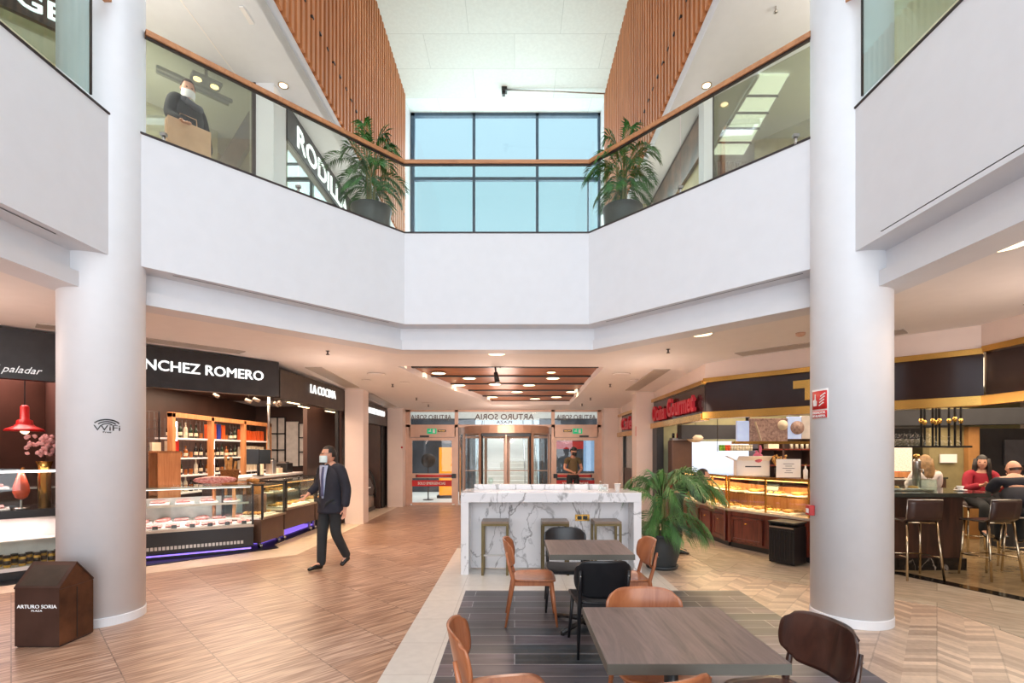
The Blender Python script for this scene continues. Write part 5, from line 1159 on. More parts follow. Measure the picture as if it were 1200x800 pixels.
o = MB().cyl((0, 0, 0), .03, .02, 14, 0, Matrix.Rotation(R(90), 4, 'X')).build('alarm_button', 'red'); o.location = at(471, 524, 14.995); tag(o, 'tiny red alarm button on the left pilaster', 'button')

# butcher shop left of the column
P0, P1 = dg(4.9, -.25), dg(2.7, -.25)
bc = thing('display_counter', (P0[0], P0[1], 0), 'butcher display counter with a glazed top and white lower cabinet left of the left column', 'counter', math.atan2(D0.y, D0.x)); L_ = 2.2
MB().b2((0, .05, .0), (L_, .8, .12)).build('plinth', 'black', bc); MB().b2((0, 0.3, .12), (L_, .8, .80)).build('cabinet_back', 'tray', bc); MB().b2((0, .02, .12), (L_, .8, .17)).build('lower_deck', 'tray', bc)
MB().b2((0, 0, .17), (L_, .008, .80)).build('lower_glass', 'glass', bc); MB().b2((0, .03, .50), (L_, .3, .515)).build('middle_shelf', 'tray', bc); MB().b2((0, -.03, .80), (L_, .8, .90)).build('counter_ledge', 'black', bc)
MB().b2((0, .0, .90), (L_, .008, 1.42)).build('upper_glass', 'glass', bc); MB().b2((0, 0, 1.42), (L_, .35, 1.43)).build('glass_top', 'glass', bc); MB().b2((0, .02, 1.38), (L_, .04, 1.41)).build('light_strip', 'ledwhite', bc)
MB().b2((0, .35, 1.15), (L_, .7, 1.165)).build('meat_shelf', 'steel', bc); MB().b2((.0, .31, .76), (L_, .34, .79)).build('light_strip', 'ledwhite', bc)
for x in (0, L_-.03): MB().b2((x, -.01, .9), (x+.03, .02, 1.43)).build('end_frame', 'steel', bc)
d = bpy.data.lights.new('case_light', 'AREA'); d.shape = 'RECTANGLE'; d.size = 2; d.size_y = .08; d.energy = 16; d.color = (1, .72, .70)
for z, yy in ((1.39, .1), (.78, .08)):
    o = bpy.data.objects.new('case_light', d); C.objects.link(o); o.parent = bc; o.location = (L_/2, yy, z)
bc['_L'] = L_
fill(bc, [T_mt, T_sl], 6, .28, .90, '%s tray of red meat in the butcher counter', 'meat trays in the butcher counter', x1=1.55); fill(bc, [T_sl, T_mt], 5, .52, 1.165, '%s tray of meat on the upper shelf of the butcher counter', 'upper meat trays in the butcher counter', x1=1.55)
M['jarlid'] = mat('black_and_gold_jar', 'c89a3c', .4)
mt = Matrix.Rotation(bc.rotation_euler.z, 4, 'Z')
jp = thing('food_jar', (0, 0, -5), 'x', 'jar'); MB().lathe([(.035, 0), (.037, .02), (.037, .10), (.034, .12)], (0, 0, 0), 14).build('glass_jar', 'jarlid', jp); MB().lathe([(.038, .03), (.038, .085)], (0, 0, 0), 14).build('label_band', 'black', jp); MB().lathe([(.038, .12), (.038, .15), (.01, .152)], (0, 0, 0), 14).build('lid', 'black', jp)
for row, (yy, zz_) in enumerate(((.12, .17), (.24, .17))):
    for k in range(9):
        p = Vector(bc.location)+mt @ Vector((.95+k*.14+row*.07, yy, zz_+(.0 if row == 0 else .0))); dup(jp, p, 0, 'black and gold jar, %s in the %s row at the bottom of the butcher counter' % (['leftmost', 'second', 'third', 'fourth', 'middle', 'sixth', 'seventh', 'eighth', 'rightmost'][k], ('front', 'rear')[row]), '%s row jars in the butcher counter' % ('front', 'rear')[row])
hm = thing('cured_ham', Vector(bc.location)+mt @ Vector((1.78, .12, .905)), 'orange cured ham standing on a holder in the butcher counter', 'ham')
MB().lathe([(.01, .12), (.06, .15), (.085, .22), (.08, .30), (.05, .40), (.03, .46), (.02, .48)], (0, 0, 0), 14).build('ham', 'ham', hm); MB().tube([(0, 0, .42), (.02, 0, .54)], [.03, .015]).build('shank', 'bread', hm); MB().cyl((0, 0, 0), .08, .02, 16).cyl((0, 0, 0), .012, .2, 8).build('holder', 'steel', hm)
hp = at(29, 497, 6.95)
pl = thing('pendant_lamp', (hp.x, hp.y, 1.93), 'glossy red pendant lamp over the butcher counter', 'lamp')
MB().lathe([(.21, 0), (.215, .01), (.19, .035), (.11, .075), (.09, .10), (.085, .15), (.05, .17), (.048, .34), (.03, .36)], (0, 0, 0), 28).build('shade', 'red', pl); MB().ball((0, 0, .01), .05).build('bulb', 'lamp', pl); MB().cyl((0, 0, .36), .008, .75, 6).build('cord', 'black', pl)
# back of the butcher shop
struct(MB().b2((-11, 10.2, 0), (-7.6, 10.3, 3.2)), 'wall_butcher_back', 'darkbrown', 'dark back wall of the butcher shop'); struct(MB().prism([dg(2.75, -.2), (-7.6, 10.2), (-11, 10.2), (-11, 4), dg(5.4, -.2)], 3.0, 3.04), 'ceiling_butcher', 'darkbrown')
M['tv'] = mat('landscape_screen', '5aa0e0', .4, emit='4a98e8', es=.7, scale=2, col2='3c7a50')
def bx(x0, y0, x1, y1, Y, d, nme, m, lab, cat): 
    a, b = at(x0, y0, Y), at(x1, y1, Y); o = MB().b2((a.x, Y, b.z), (b.x, Y+d, a.z), 0, .004).build(nme, m); return tag(o, lab, cat)
bx(-60, 475, 34, 503, 9.2, .05, 'screen', 'tv', 'blue landscape picture screen behind the butcher counter', 'screen'); bx(-60, 446, 60, 452, 9.2, .3, 'hanging_beam', 'black', 'black beam under the butcher sign', 'beam'); bx(-10, 452, 5, 474, 9.17, .03, 'notice', 'champ', 'pinkish notice at the left edge above the screen', 'notice')
pr = thing('plate_cabinet', (0, 0, 0), 'cabinet with round plates under the landscape screen', 'cabinet'); Yp = 9.15
a, b = at(-60, 506, Yp), at(40, 548, Yp); MB().b2((a.x, Yp+.02, b.z), (b.x, Yp+.3, a.z)).build('cabinet_body', 'darkbrown', pr)
mb = MB(); mb.b2((a.x, Yp, a.z-.06), (b.x, Yp+.02, a.z)).b2((b.x-.05, Yp, b.z), (b.x, Yp+.02, a.z)).b2((a.x, Yp, (a.z+b.z)/2-.02), (b.x, Yp+.02, (a.z+b.z)/2)); mb.build('frame', 'champ', pr)
for k, (px, py) in enumerate(((14, 518), (25, 518), (2, 536), (14, 536), (25, 536))):
    q = at(px, py, Yp-.0); o = MB().cyl((0, 0, 0), .075, .02, 20, 0, Matrix.Rotation(R(90), 4, 'X')).cyl((0, -.02, 0), .05, .01, 20, 0, Matrix.Rotation(R(90), 4, 'X')).build('plate', 'gold' if k % 2 else 'paper'); o.location = (q.x, Yp-.01, q.z); tag(o, '%s round plate in the %s row of the plate cabinet' % (['left', 'right', 'leftmost', 'middle', 'rightmost'][k], 'upper' if k < 2 else 'lower'), 'plate', '%s row plates' % ('upper' if k < 2 else 'lower'))
vs_ = thing('flower_vase', (at(52, 560, 6.72).x, 6.72, .9), 'tall brass vase with pink flowers beside the left column', 'vase')
MB().lathe([(.07, 0), (.07, .55), (.09, .62)], (0, 0, 0), 14).build('vase', 'gold', vs_); random.seed(4); mb = MB()
for k in range(60): a = random.uniform(0, 6.28); rr = random.uniform(0, .2); mb.ball((rr*math.cos(a), rr*math.sin(a), .70+random.uniform(0, .26)), .028, (1, 1, 1), 0, 1, .2)
M['pinkflower'] = mat('pink_flowers', 'd8a09c', .7); mb.build('flowers', 'pinkflower', vs_); 
hj = thing('cured_ham', (at(47, 480, 8.4).x, 8.4, 1.9), 'dark cured ham hanging behind the red pendant lamp', 'ham'); MB().ball((0, 0, .2), .14, (.9, .7, 2.0), 0, 2, .04).build('ham', 'hairbrown', hj); MB().tube([(0, 0, .45), (0, 0, 1.1)], .008, 6).build('hook', 'steel', hj)
for o in (T_sl, T_bd, T_fd, T_mt, jp): 
    for ch in list(o.children): bpy.data.objects.remove(ch)
    bpy.data.objects.remove(o)
# ------------------------------------------------------------ cafe and bar on the right
K0, K1, K2, K3 = Vector((3.26, 11.95)), Vector((3.26, 8.68)), Vector((5.70, 6.12)), Vector((5.70, 1.0))
def cafe_sign(a, b, z0, z1, lab, seg=None, text=None, glow=False):
    a, b = Vector(a), Vector(b); L_ = (b-a).length
    s = thing('shop_sign', (a.x, a.y, 0), lab, 'sign', math.atan2((b-a).y, (b-a).x))
    MB().b2((0, .03, z0+.09), (L_, .10, z1-.06)).build('sign_board', 'maroon', s)
    MB().b2((0, -.03, z1-.075), (L_, .10, z1), 0, .004).build('brass_top_rail', 'gold', s)
    MB().b2((0, -.05, z0), (L_, .10, z0+.12), 0, .004).build('brass_bottom_rail', 'gold', s)
    return s
s = cafe_sign(K0, K1, 2.19, 2.88, 'maroon sign with brass rails and red Gourmet lettering left of the right column')
for tx, x, w_, h_, z in (('Ocina', .58, .95, .32, 2.52), ('Gourmet', 2.02, 1.55, .36, 2.56)):
    MB().mesh(text_fit(tx, w_, h_, .03, .02), face_mat((x+.12, -.03, z), (0, -1))).build('lettering', 'redletters', s)
s = cafe_sign(K1, K2, 2.21, 2.91, 'long dark fascia with brass rails behind the right column')
# brass emblem letter beside the column
me = bpy.data.meshes.new('emblem')
MB().prism([(0, 0), (.26, 0), (.26, -.19), (.33, -.19), (.33, -.04), (.40, 0), (.46, 0), (.46, -.06), (.42, -.06), (.42, -.30), (.16, -.30), (.16, -.12), (0, -.12)], 0, .02).build('tmp', 'gold')
tmp = bpy.data.objects[-1] if False else [o for o in bpy.data.objects if o.name.startswith('tmp')][0]
dd = (K2-K1).normalized(); t0 = 1.42
for v in tmp.data.vertices: x, y, z = v.co; v.co = (t0+x, -.0-z, 2.72+y)
tmp.parent = s; tmp.name = 'brass_emblem'
cafe_sign(K2, K3, 2.21, 2.93, 'dark maroon fascia with brass rails along the bar at the right edge')
s = cafe_sign((3.08, 14.9), (3.08, 12.4), 2.08, 2.74, 'small distant maroon sign with red lettering between the right pillars')
MB().mesh(text_fit('Cafe', 1.3, .32, .03, .02), face_mat((1.25, -.03, 2.42), (0, -1))).build('lettering', 'redletters', s)
struct(MB().b2((3.12, 12.35, 2.7), (3.2, 15.0, 3.1)), 'wall_right_bulkhead_far', 'pinkwall')
dr = thing('door_3', (3.12, 0, 0), None, None); dr['kind'] = 'structure'
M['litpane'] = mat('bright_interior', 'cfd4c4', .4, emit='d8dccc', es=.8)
MB().b2((0, 12.5, 0), (.08, 12.62, 2.1)).b2((0, 14.4, 0), (.08, 14.5, 2.1)).b2((0, 13.3, 0), (.08, 13.42, 2.1)).build('frame', 'black', dr); MB().b2((.03, 12.6, 1.2), (.05, 14.4, 2.05)).build('pane', 'doorglass', dr); MB().b2((.02, 12.6, 0), (.06, 14.4, 1.2)).build('lower_panel', 'darkbrown', dr)
struct(MB().b2((4.2, 12.4, .9), (4.3, 15, 2.4)), 'wall_side_room', 'litpane', 'bright wall seen through the side door')
ex = thing('fire_extinguisher', (3.0, 12.75, .06), 'red fire extinguisher by the side door behind the bar table', 'fire extinguisher'); MB().lathe([(.07, 0), (.075, .03), (.075, .42), (.05, .48), (.02, .50), (.02, .54)], (0, 0, .45), 18).build('cylinder', 'red', ex); MB().box((0, 0, 1.0), (.03, .10, .03)).build('valve', 'black', ex); MB().tube([(0, .04, 1.0), (0, .10, .9), (0, .09, .6)], .012, 6).build('hose', 'black', ex); MB().b2((-.04, -.05, -.06), (.04, .05, .46)).build('bracket', 'black', ex)
o = MB().b2((2.874, 11.93, 2.02), (2.88, 11.96, 2.25)).build('vertical_notice', 'redsign'); tag(o, 'narrow red notice on the edge of the right pillar', 'sign')
# shell
struct(MB().b2((3.36, 11.95, 0), (12, 12.1, 3.1)), 'wall_cafe_back', 'olive', 'back wall of the cafe and bar')
struct(MB().b2((3.26, 11.55, 0), (3.42, 11.9, 2.25)), 'trim_cafe_frame', 'black', 'black frame at the left end of the cafe')
# dark duct beams above the counters
for k, (a, b, z0_, z1_) in enumerate((((3.6, 11.0), (9.5, 11.0), 1.93, 2.22), ((6.3, 10.4), (11.8, 8.2), 2.15, 2.45))):
    o = MB().bar((a[0], a[1], (z0_+z1_)/2), (b[0], b[1], (z0_+z1_)/2), .3).build('ceiling_beam', 'duct'); tag(o, ('ribbed charcoal beam over the bar at the right' if k else 'charcoal beam across the cafe ceiling'), 'beam')
# cafe counter
def cafe_counter(a, b, lab, doors, depth=.75, zt=1.22):
    a, b = Vector(a), Vector(b); L_ = (b-a).length; r = thing('display_counter', (a.x, a.y, 0), lab, 'counter', math.atan2((b-a).y, (b-a).x)); r['_L'] = L_
    MB().b2((0, .05, 0), (L_, depth, .09)).build('plinth', 'black', r); MB().b2((0, .015, .09), (L_, depth, .63)).build('body', 'cherry', r)
    n = doors
    for k in range(n):
        x0, x1 = L_*k/n+.05, L_*(k+1)/n-.05
        dmb = MB(); dmb.b2((x0, -.005, .13), (x1, .018, .54))
        dd_ = dmb.build('cabinet_door', 'cherry', r); mb = MB()
        for lo, hi in (((x0, .13), (x0+.05, .54)), ((x1-.05, .13), (x1, .54)), ((x0, .49), (x1, .54)), ((x0, .13), (x1, .18))): mb.b2((lo[0], -.02, lo[1]), (hi[0], 0, hi[1]), 0, .004)
        mb.build('door_moulding', 'cherry', dd_); MB().ball(((x0+x1)/2, -.025, .44), .018, (1.6, .7, .8)).build('knob', 'gold', dd_)
    MB().b2((0, -.015, .56), (L_, .02, .63)).build('carved_rail', 'cherry', r)
    for x in (0, L_-.07): MB().b2((x, -.03, .09), (x+.07, .02, .63), 0, .01).build('pilaster', 'cherry', r)
    MB().b2((-.02, -.04, .63), (L_+.02, depth, .67), 0, .005).build('marble_slab', 'counterstone', r)
    MB().b2((.0, 0, .67), (L_, .008, zt)).build('front_glass', 'glass', r); MB().b2((0, .0, zt), (L_, .5, zt+.015)).build('glass_top', 'glass', r)
    for k in range(n+1): x = L_*k/n; MB().b2((x-.012, -.014, .67), (x+.012, .01, zt)).build('brass_post', 'gold', r)
    MB().b2((0, -.014, zt-.02), (L_, .012, zt+.02)).build('brass_rail', 'gold', r); MB().b2((.03, .18, .93), (L_-.03, .5, .94)).build('glass_shelf', 'glass', r); MB().b2((.03, .17, .925), (L_-.03, .18, .945)).build('shelf_edge', 'gold', r)
    MB().b2((.03, .012, zt-.04), (L_-.03, .03, zt-.025)).build('light_strip', 'ledwarm', r); MB().b2((.02, .52, .67), (L_-.02, .54, zt-.15)).build('back_panel', 'shelfwood', r)
    d = bpy.data.lights.new('case_light', 'AREA'); d.shape = 'RECTANGLE'; d.size = L_*.9; d.size_y = .1; d.energy = 14*L_; d.color = (1, .66, .32)
    o = bpy.data.objects.new('case_light', d); C.objects.link(o); o.parent = r; o.location = (L_/2, .12, zt-.05); return r
M['counterstone'] = mat('pale_counter_slab', 'b0a294', .2, scale=12)
cc1 = cafe_counter((3.55, 10.9), (3.70, 8.80), 'cherry wood pastry counter with warm lit breads behind the large palm', 4)
cc2 = cafe_counter((3.72, 8.74), (4.34, 7.42), 'cherry wood pastry counter section with a brass knob door beside the black bin', 2)
random.seed(9)
T_bd = tray_proto('bread', 'loaves'); T_fd = tray_proto('food', 'bits'); M['toast'] = mat('golden_pastry', 'e0b060', .6, col2='a86c28', scale=20); T_ts = tray_proto('toast', 'bits')
fill(cc1, [T_bd, T_ts, T_bd], 8, .26, .67, '%s tray of bread in the farther pastry counter', 'bread trays in the farther pastry counter'); fill(cc1, [T_ts, T_bd], 7, .34, .945, '%s tray on the shelf of the farther pastry counter', 'shelf trays in the farther pastry counter')
fill(cc2, [T_ts, T_bd], 4, .26, .67, '%s tray of pastries in the nearer pastry counter', 'pastry trays in the nearer pastry counter', x0=.2, x1=1.0); fill(cc2, [T_bd, T_ts], 3, .34, .945, '%s tray on the shelf of the nearer pastry counter', 'shelf trays in the nearer pastry counter', x0=.3, x1=1.1)
for o in (T_bd, T_fd, T_ts):
    for ch in list(o.children): bpy.data.objects.remove(ch)
    bpy.data.objects.remove(o)
tb = thing('litter_bin', (4.02, 7.42, 0), 'black slatted waste bin in front of the cherry wood counter', 'bin', R(-58))
MB().b2((-.19, -.16, .02), (.19, .16, .56), 0, .008).build('body', 'black', tb); mb = MB()
for k in range(10): x = -.17+k*.038; mb.b2((x-.012, -.172, .05), (x+.012, -.16, .50))
mb.build('slats', 'black', tb); MB().b2((-.2, -.17, .60), (.2, .17, .63), 0, .01).build('lid', 'black', tb); MB().b2((-.17, .0, .55), (.17, .16, .60)).b2((-.19, -.16, .555), (-.16, .16, .60)).build('lid_support', 'black', tb); MB().b2((-.18, -.165, .535), (.18, -.155, .555)).build('rim', 'casesteel', tb)
# things on the glass top
def on(case, x, y, z): return Vector(case.location)+Matrix.Rotation(case.rotation_euler.z, 4, 'Z') @ Vector((x, y, z))
def item(case, x, y, z, lab, cat, name, rz=None): return thing(name, on(case, x, y, z), lab, cat, case.rotation_euler.z if rz is None else rz)
t = item(cc2, .25, .25, 1.237, 'open white cardboard box holding a pink toy on the pastry counter', 'box', 'cardboard_box', R(-12))
mb = MB(); mb.b2((-.26, -.12, 0), (.26, -.11, .26)).b2((-.26, .11, 0), (.26, .12, .26)).b2((-.26, -.12, 0), (-.25, .12, .26)).b2((.25, -.12, 0), (.26, .12, .26)).b2((-.26, -.12, 0), (.26, .12, .01)); mb.build('box_body', 'paper', t); mb = MB(); mb.box((0, -.2, .30), (.52, .18, .006), 0, 0, 0, Matrix.Rotation(R(-25), 4, 'X')); mb.box((-.33, 0, .30), (.16, .24, .006), 0, 0, 0, Matrix.Rotation(R(28), 4, 'Y')); mb.build('flap', 'paper', t); MB().box((0, -.124, .16), (.25, .004, .02)).build('printed_line', 'black', t)
M['pink'] = mat('pink_plastic', 'c8607c', .5)
t = item(cc2, .38, .25, 1.25, 'pink toy bunny shape sticking out of the cardboard box', 'toy', 'toy'); MB().ball((0, 0, .30), .09, (1, .8, 1)).ball((.05, 0, .44), .03, (.8, .8, 2.4)).ball((-.03, 0, .40), .02).build('body', 'pink', t)
t = item(cc2, .98, .2, 1.237, 'white card with a few printed lines standing on the pastry counter', 'sign', 'standing_card', R(-8)); MB().box((0, 0, .15), (.36, .012, .29)).build('card', 'paper', t); mb = MB()
for k, w_ in enumerate((.16, .1, .18, .08, .12)): mb.box((0, -.008, .22-k*.035), (w_, .003, .008))
mb.build('printed_lines', 'greycloth', t)
t = item(cc2, 1.25, .22, 1.237, 'small white bottle next to the standing card', 'bottle', 'sauce_bottle'); MB().lathe([(.03, 0), (.032, .13), (.012, .16), (.012, .2)], (0, 0, 0), 14).build('body', 'paper', t); MB().lathe([(.015, .2), (.015, .22)], (0, 0, 0), 10).build('cap', 'gold', t)
t = item(cc2, .72, .34, 1.237, 'dried yellow flowers in a black pot behind the standing card', 'plant', 'dried_flowers'); MB().lathe([(.06, 0), (.08, .14)], (0, 0, 0), 14).build('pot', 'black', t); mb = MB(); random.seed(3)
for k in range(24): a = random.uniform(0, 6.3); mb.tube([(0, 0, .1), (.1*math.cos(a), .1*math.sin(a), .24+random.random()*.1)], .006, 4).ball((.1*math.cos(a), .1*math.sin(a), .26+random.random()*.1), .016, (1, 1, 1), 0, 1)
mb.build('flowers', 'toast', t)
# glass tower vitrine with a blue label, laptop
t = item(cc2, .62, .3, .68+.27, 'small dark tablet with a blue edge inside the pastry counter', 'tablet', 'tablet'); MB().box((0, 0, .09), (.22, .012, .16), .2, 0, 0, Matrix.Rotation(R(-20), 4, 'X')).build('screen', 'screen', t)
# end counter with fluted wood beside the column
t = thing('counter_end', (4.42, 7.30, 0), 'fluted cherry wood end post of the cafe counter beside the right column', 'counter', R(-40)); MB().b2((0, 0, 0), (.35, .6, 1.02)).build('body', 'cherry', t); mb = MB()
for k in range(6): mb.cyl((.03+k*.058, 0, .1), .022, .85, 8)
mb.build('fluting', 'cherry', t); MB().b2((-.03, -.03, 1.02), (.38, .62, 1.07)).build('top', 'counterstone', t)
# menu displays
M['coffee'] = mat('coffee_bean_picture', 'a88878', .4, emit='9a7868', es=.35, scale=26, col2='4a2c20'); M['bluepic'] = mat('pale_blue_picture', 'b8c8e8', .4, emit='a8bce0', es=.5)
md = thing('menu_display', (0, 0, 0), 'lit picture panels with coffee beans above the cafe counter', 'display'); Ym = 8.9
def pan(x0, x1, y0, y1, m, nme, Y=None): a, b = at(x0, y0, Y or Ym), at(x1, y1, Y or Ym); return MB().b2((a.x, Ym, b.z), (b.x, Ym+.06, a.z), 0, .004).build(nme, m, md)
pan(864, 878, 493, 517, 'bluepic', 'blue_panel'); pan(878.5, 923, 490, 517, 'coffee', 'coffee_panel'); pan(923.5, 939, 488, 514, 'bluepic', 'cup_panel'); pan(939.5, 975, 487, 514, 'panel_w', 'white_panel')
q = at(917, 498, Ym); m_ = MB(); m_.cyl((q.x, Ym-.005, q.z), .09, .012, 24, 0, Matrix.Rotation(R(90), 4, 'X')); m_.build('cup_picture', 'bcream', md)
q = at(934, 501, Ym); MB().cyl((q.x, Ym-.005, q.z), .12, .012, 24, 0, Matrix.Rotation(R(90), 4, 'X')).build('round_picture', 'coffee', md)
a, b = at(884, 494, Ym), at(891, 516, Ym); MB().bar((a.x, Ym-.01, a.z), (b.x, Ym-.01, b.z), .09, .012).build('scoop_picture', 'bcream', md)
a, b = at(860, 517, Ym), at(980, 520, Ym); MB().b2((a.x, Ym-.05, b.z), (b.x, Ym+.1, a.z)).build('brass_rail', 'gold', md)
mb = MB()
for x in (4.15, 5.4): mb.b2((x-.02, Ym+.06, 2.0), (x+.02, Ym+.1, 3.15))
mb.build('hanger', 'black', md)
# back bar: pale lit window wall with bottles
struct(MB().b2((at(786, 0, 11.8).x, 11.8, at(0, 562, 11.8).z), (at(886, 0, 11.8).x, 11.86, at(0, 517, 11.8).z)), 'window_3', 'cafepane', 'pale lit panel behind the cafe counter') if 'cafepane' in M else None
M['cafepane'] = mat('pale_blue_lit_glass', 'c4d4ea', .3, emit='d4e0f2', es=.9, var=.05)
struct(MB().b2((at(786, 0, 11.8).x, 11.8, at(0, 562, 11.8).z), (at(886, 0, 11.8).x, 11.86, at(0, 517, 11.8).z)), 'window_3', 'cafepane', 'pale lit panel behind the cafe counter')
def shelfunit(x0, x1, py, Y, lab, d=.2):
    a, b = at(x0, py, Y), at(x1, py, Y); t = thing('glass_shelf', (a.x, Y, a.z-.012), lab, 'shelf'); MB().b2((0, -d/2, 0), (b.x-a.x, d/2, .012)).build('board', 'glass', t); mb = MB()
    for x in (.02, b.x-a.x-.02): mb.tube([(x, d/2, 0), (x, d/2, ceil_z(Y)-a.z)], .008, 6)
    mb.build('hanger', 'dsteel', t); return a, b
random.seed(15)
a, b = shelfunit(842, 882, 528, 10.2, 'hanging glass shelf with small juice bottles over the cafe counter')
for k in range(12):
    m = ('bgreen', 'lime', 'juice', 'juice', 'bclear', 'bclear', 'bclear', 'bclear', 'bclear', 'bclear', 'bclear', 'bclear')[k] if 'lime' in M else 'bclear'
    M.setdefault('lime', mat('green_juice', '6aa030', .3)); M.setdefault('juice', mat('orange_juice', 'd05028', .3)); m = ('lime', 'lime', 'juice', 'juice')[k] if k < 4 else 'bclear'
    put('jar', m, (a.x+.04+k*(b.x-a.x-.08)/11, 10.2, a.z), ('green juice jar' if m == 'lime' else 'orange juice jar' if m == 'juice' else 'clear glass jar')+', %s from the left on the hanging cafe shelf' % ORD[k], 'jar', ('green' if m == 'lime' else 'orange' if m == 'juice' else 'clear')+' jars on the hanging cafe shelf', 1.0)
bb = thing('back_shelving', (at(888, 0, 10.4).x, 10.4, 0), 'dark back shelving with boxes and glasses behind the cafe counter', 'shelving'); Wd = at(985, 0, 10.4).x-at(888, 0, 10.4).x
MB().b2((0, .35, 0), (Wd, .4, 2.3)).build('back_board', 'darkbrown', bb)
for x in (0, Wd*.3, Wd*.65, Wd-.04): MB().b2((x, 0, 0), (x+.04, .36, 2.3)).build('upright', 'darkbrown', bb)
for z in (.9, 1.35, 1.68, 2.1): MB().b2((0, 0, z), (Wd, .36, z+.03)).build('shelf', 'cherry', bb)
for k in range(9): 
    g_ = thing('tumbler', (bb.location.x+.75+k*.11, 10.5, 1.71), 'upturned clear tumbler, %s on the back shelving of the cafe' % (['leftmost', 'second', 'third', 'fourth', 'middle', 'sixth', 'seventh', 'eighth', 'rightmost'][k]), 'glass', 0, 'tumblers on the cafe back shelving'); MB().lathe([(.035, 0), (.028, .12), (.02, .125)], (0, 0, 0), 12).build('body', 'bclearglass' if 'bclearglass' in M else 'bclear', g_)
for k, (x, w_, h_, c) in enumerate(((.15, .22, .1, 'bcream'), (.15, .22, .09, 'champ'))):
    o = MB().box((0, 0, h_/2), (w_, .2, h_), 0, 0, .004).build('carton', c); o.location = (bb.location.x+.33, 10.5, 1.71+k*.1); tag(o, ('upper pinkish' if k else 'lower cream')+' carton on the cafe back shelving', 'box')
o = MB().box((0, 0, .15), (.42, .26, .30), 0, 0, .02).build('coffee_machine', 'black'); o.location = (bb.location.x+1.3, 10.3, 1.24); 
bpy.data.objects.remove(o)
cm = item(cc2, 1.35, .98, 1.08, 'black coffee grinder at the right end of the cafe counter', 'appliance', 'coffee_grinder'); MB().b2((-.12, -.1, 0), (.14, .12, .34), 0, .01).build('body', 'black', cm); MB().box((.0, -.105, .18), (.08, .01, .05)).build('badge', 'steel', cm)
cs = thing('grinder_stand', (cm.location.x, cm.location.y, 0), 'dark cabinet under the coffee grinder', 'cabinet', cc2.rotation_euler.z); MB().b2((-.16, -.12, 0), (.2, .2, 1.08)).build('body', 'darkbrown', cs)
cf = thing('coffee_machine', (at(798, 0, 11.2).x, 11.2, 1.15), 'brown coffee machine with jars on top behind the palm', 'appliance'); MB().b2((-.25, -.15, 0), (.2, .15, .75), 0, .02).build('body', 'casebody', cf); MB().b2((-.22, -.12, .75), (.17, .12, .80)).build('tray', 'steel', cf)
cst = thing('machine_counter', (cf.location.x, 11.2, 0), 'back counter under the brown coffee machine', 'counter'); MB().b2((-.35, -.2, 0), (2.2, .25, 1.15)).build('body', 'cherry', cst)
for k in range(4): put('jar', 'bred' if k % 2 else 'bdark', (cf.location.x-.17+k*.1, 11.2, 1.95), '%s small jar on top of the brown coffee machine' % ['leftmost', 'second', 'third', 'rightmost'][k], 'jar', 'jars on the coffee machine', .9)
lp_ = thing('globe_pendant', (at(815, 0, 11.0).x, 11.0, 1.95), 'pale yellow globe pendant behind the palm', 'lamp'); MB().ball((0, 0, 0), .15, (1.3, 1.3, .7)).build('globe', 'ledwarm2' if 'ledwarm2' in M else 'bcream', lp_); MB().cyl((0, 0, .1), .006, 1.0, 6).build('cord', 'black', lp_)

# ------------------------------------------------------------ bar on the far right
br = thing('bar_counter', (5.15, 7.02, 0), 'dark wooden bar counter with a glossy dark stone top right of the right column', 'counter')
MB().b2((0, 0, .11), (1.10, .7, 1.03)).build('body', 'walnutpanel' if 'walnutpanel' in M else 'cherrydark' if 'cherrydark' in M else 'walnut', br)
MB().b2((-.0, -.03, 0), (1.13, .7, .17), 0, .004).build('marble_plinth', 'blackmarble', br)
M['bartop'] = mat('dark_glossy_stone', '3a3c36', .06, scale=14)
MB().prism([(-.05, -.18), (1.32, -.18), (1.55, .05), (1.55, 2.6), (1.0, 2.6), (1.0, .75), (-.05, .75)], 1.03, 1.085).build('stone_top', 'bartop', br)
MB().b2((1.02, .7, 0), (1.4, 2.55, 1.03)).build('side_body', 'walnut', br)
bg_ = thing('tapas_case', (5.05, 7.15, 1.085), 'low glass tapas case on the bar counter beside the right column', 'display case'); MB().b2((0, 0, .16), (.95, .35, .17)).build('glass_lid', 'greenglass', bg_); MB().b2((0, 0, 0), (.95, .008, .16)).build('glass_front', 'glass', bg_); MB().b2((.02, .02, 0), (.93, .33, .015)).build('tray', 'steel', bg_); MB().b2((.94, 0, 0), (.95, .35, .16)).build('glass_end', 'greenglass', bg_)
for k in range(3): o = MB().lathe([(.07, 0), (.10, .02), (.001, .02)], (0, 0, 0), 18).lathe([(.07, .02), (.05, .05), (.001, .055)], (0, 0, 0), 12, True, 1).build('tapas_plate', ['paper', 'toast']); o.location = (5.25+k*.27, 7.32, 1.101); tag(o, ['left', 'middle', 'right'][k]+' plate of yellow food in the low glass tapas case', 'plate')
cp = thing('coffee_cup', (6.42, 7.25, 1.086), 'white coffee cup and saucer on the bar top', 'cup'); MB().lathe([(.03, 0), (.08, .012), (.08, .016), (.001, .012)], (0, 0, 0), 20).build('saucer', 'paper', cp); MB().lathe([(.025, .014), (.045, .07), (.042, .07), (.02, .02)], (0, 0, 0), 18).build('cup', 'paper', cp)
tp = thing('beer_tap', (5.95, 7.45, 1.085), 'tall steel beer tap column on the bar', 'beer tap'); MB().lathe([(.05, 0), (.05, .40), (.055, .42), (.03, .46)], (0, 0, 0), 18).build('column', 'steel', tp); MB().ball((0, 0, .50), .04, (1.2, 1, .8)).build('cap', 'gold', tp); MB().tube([(0, -.04, .3), (0, -.12, .3), (0, -.12, .24)], .012, 6).build('spout', 'steel', tp)
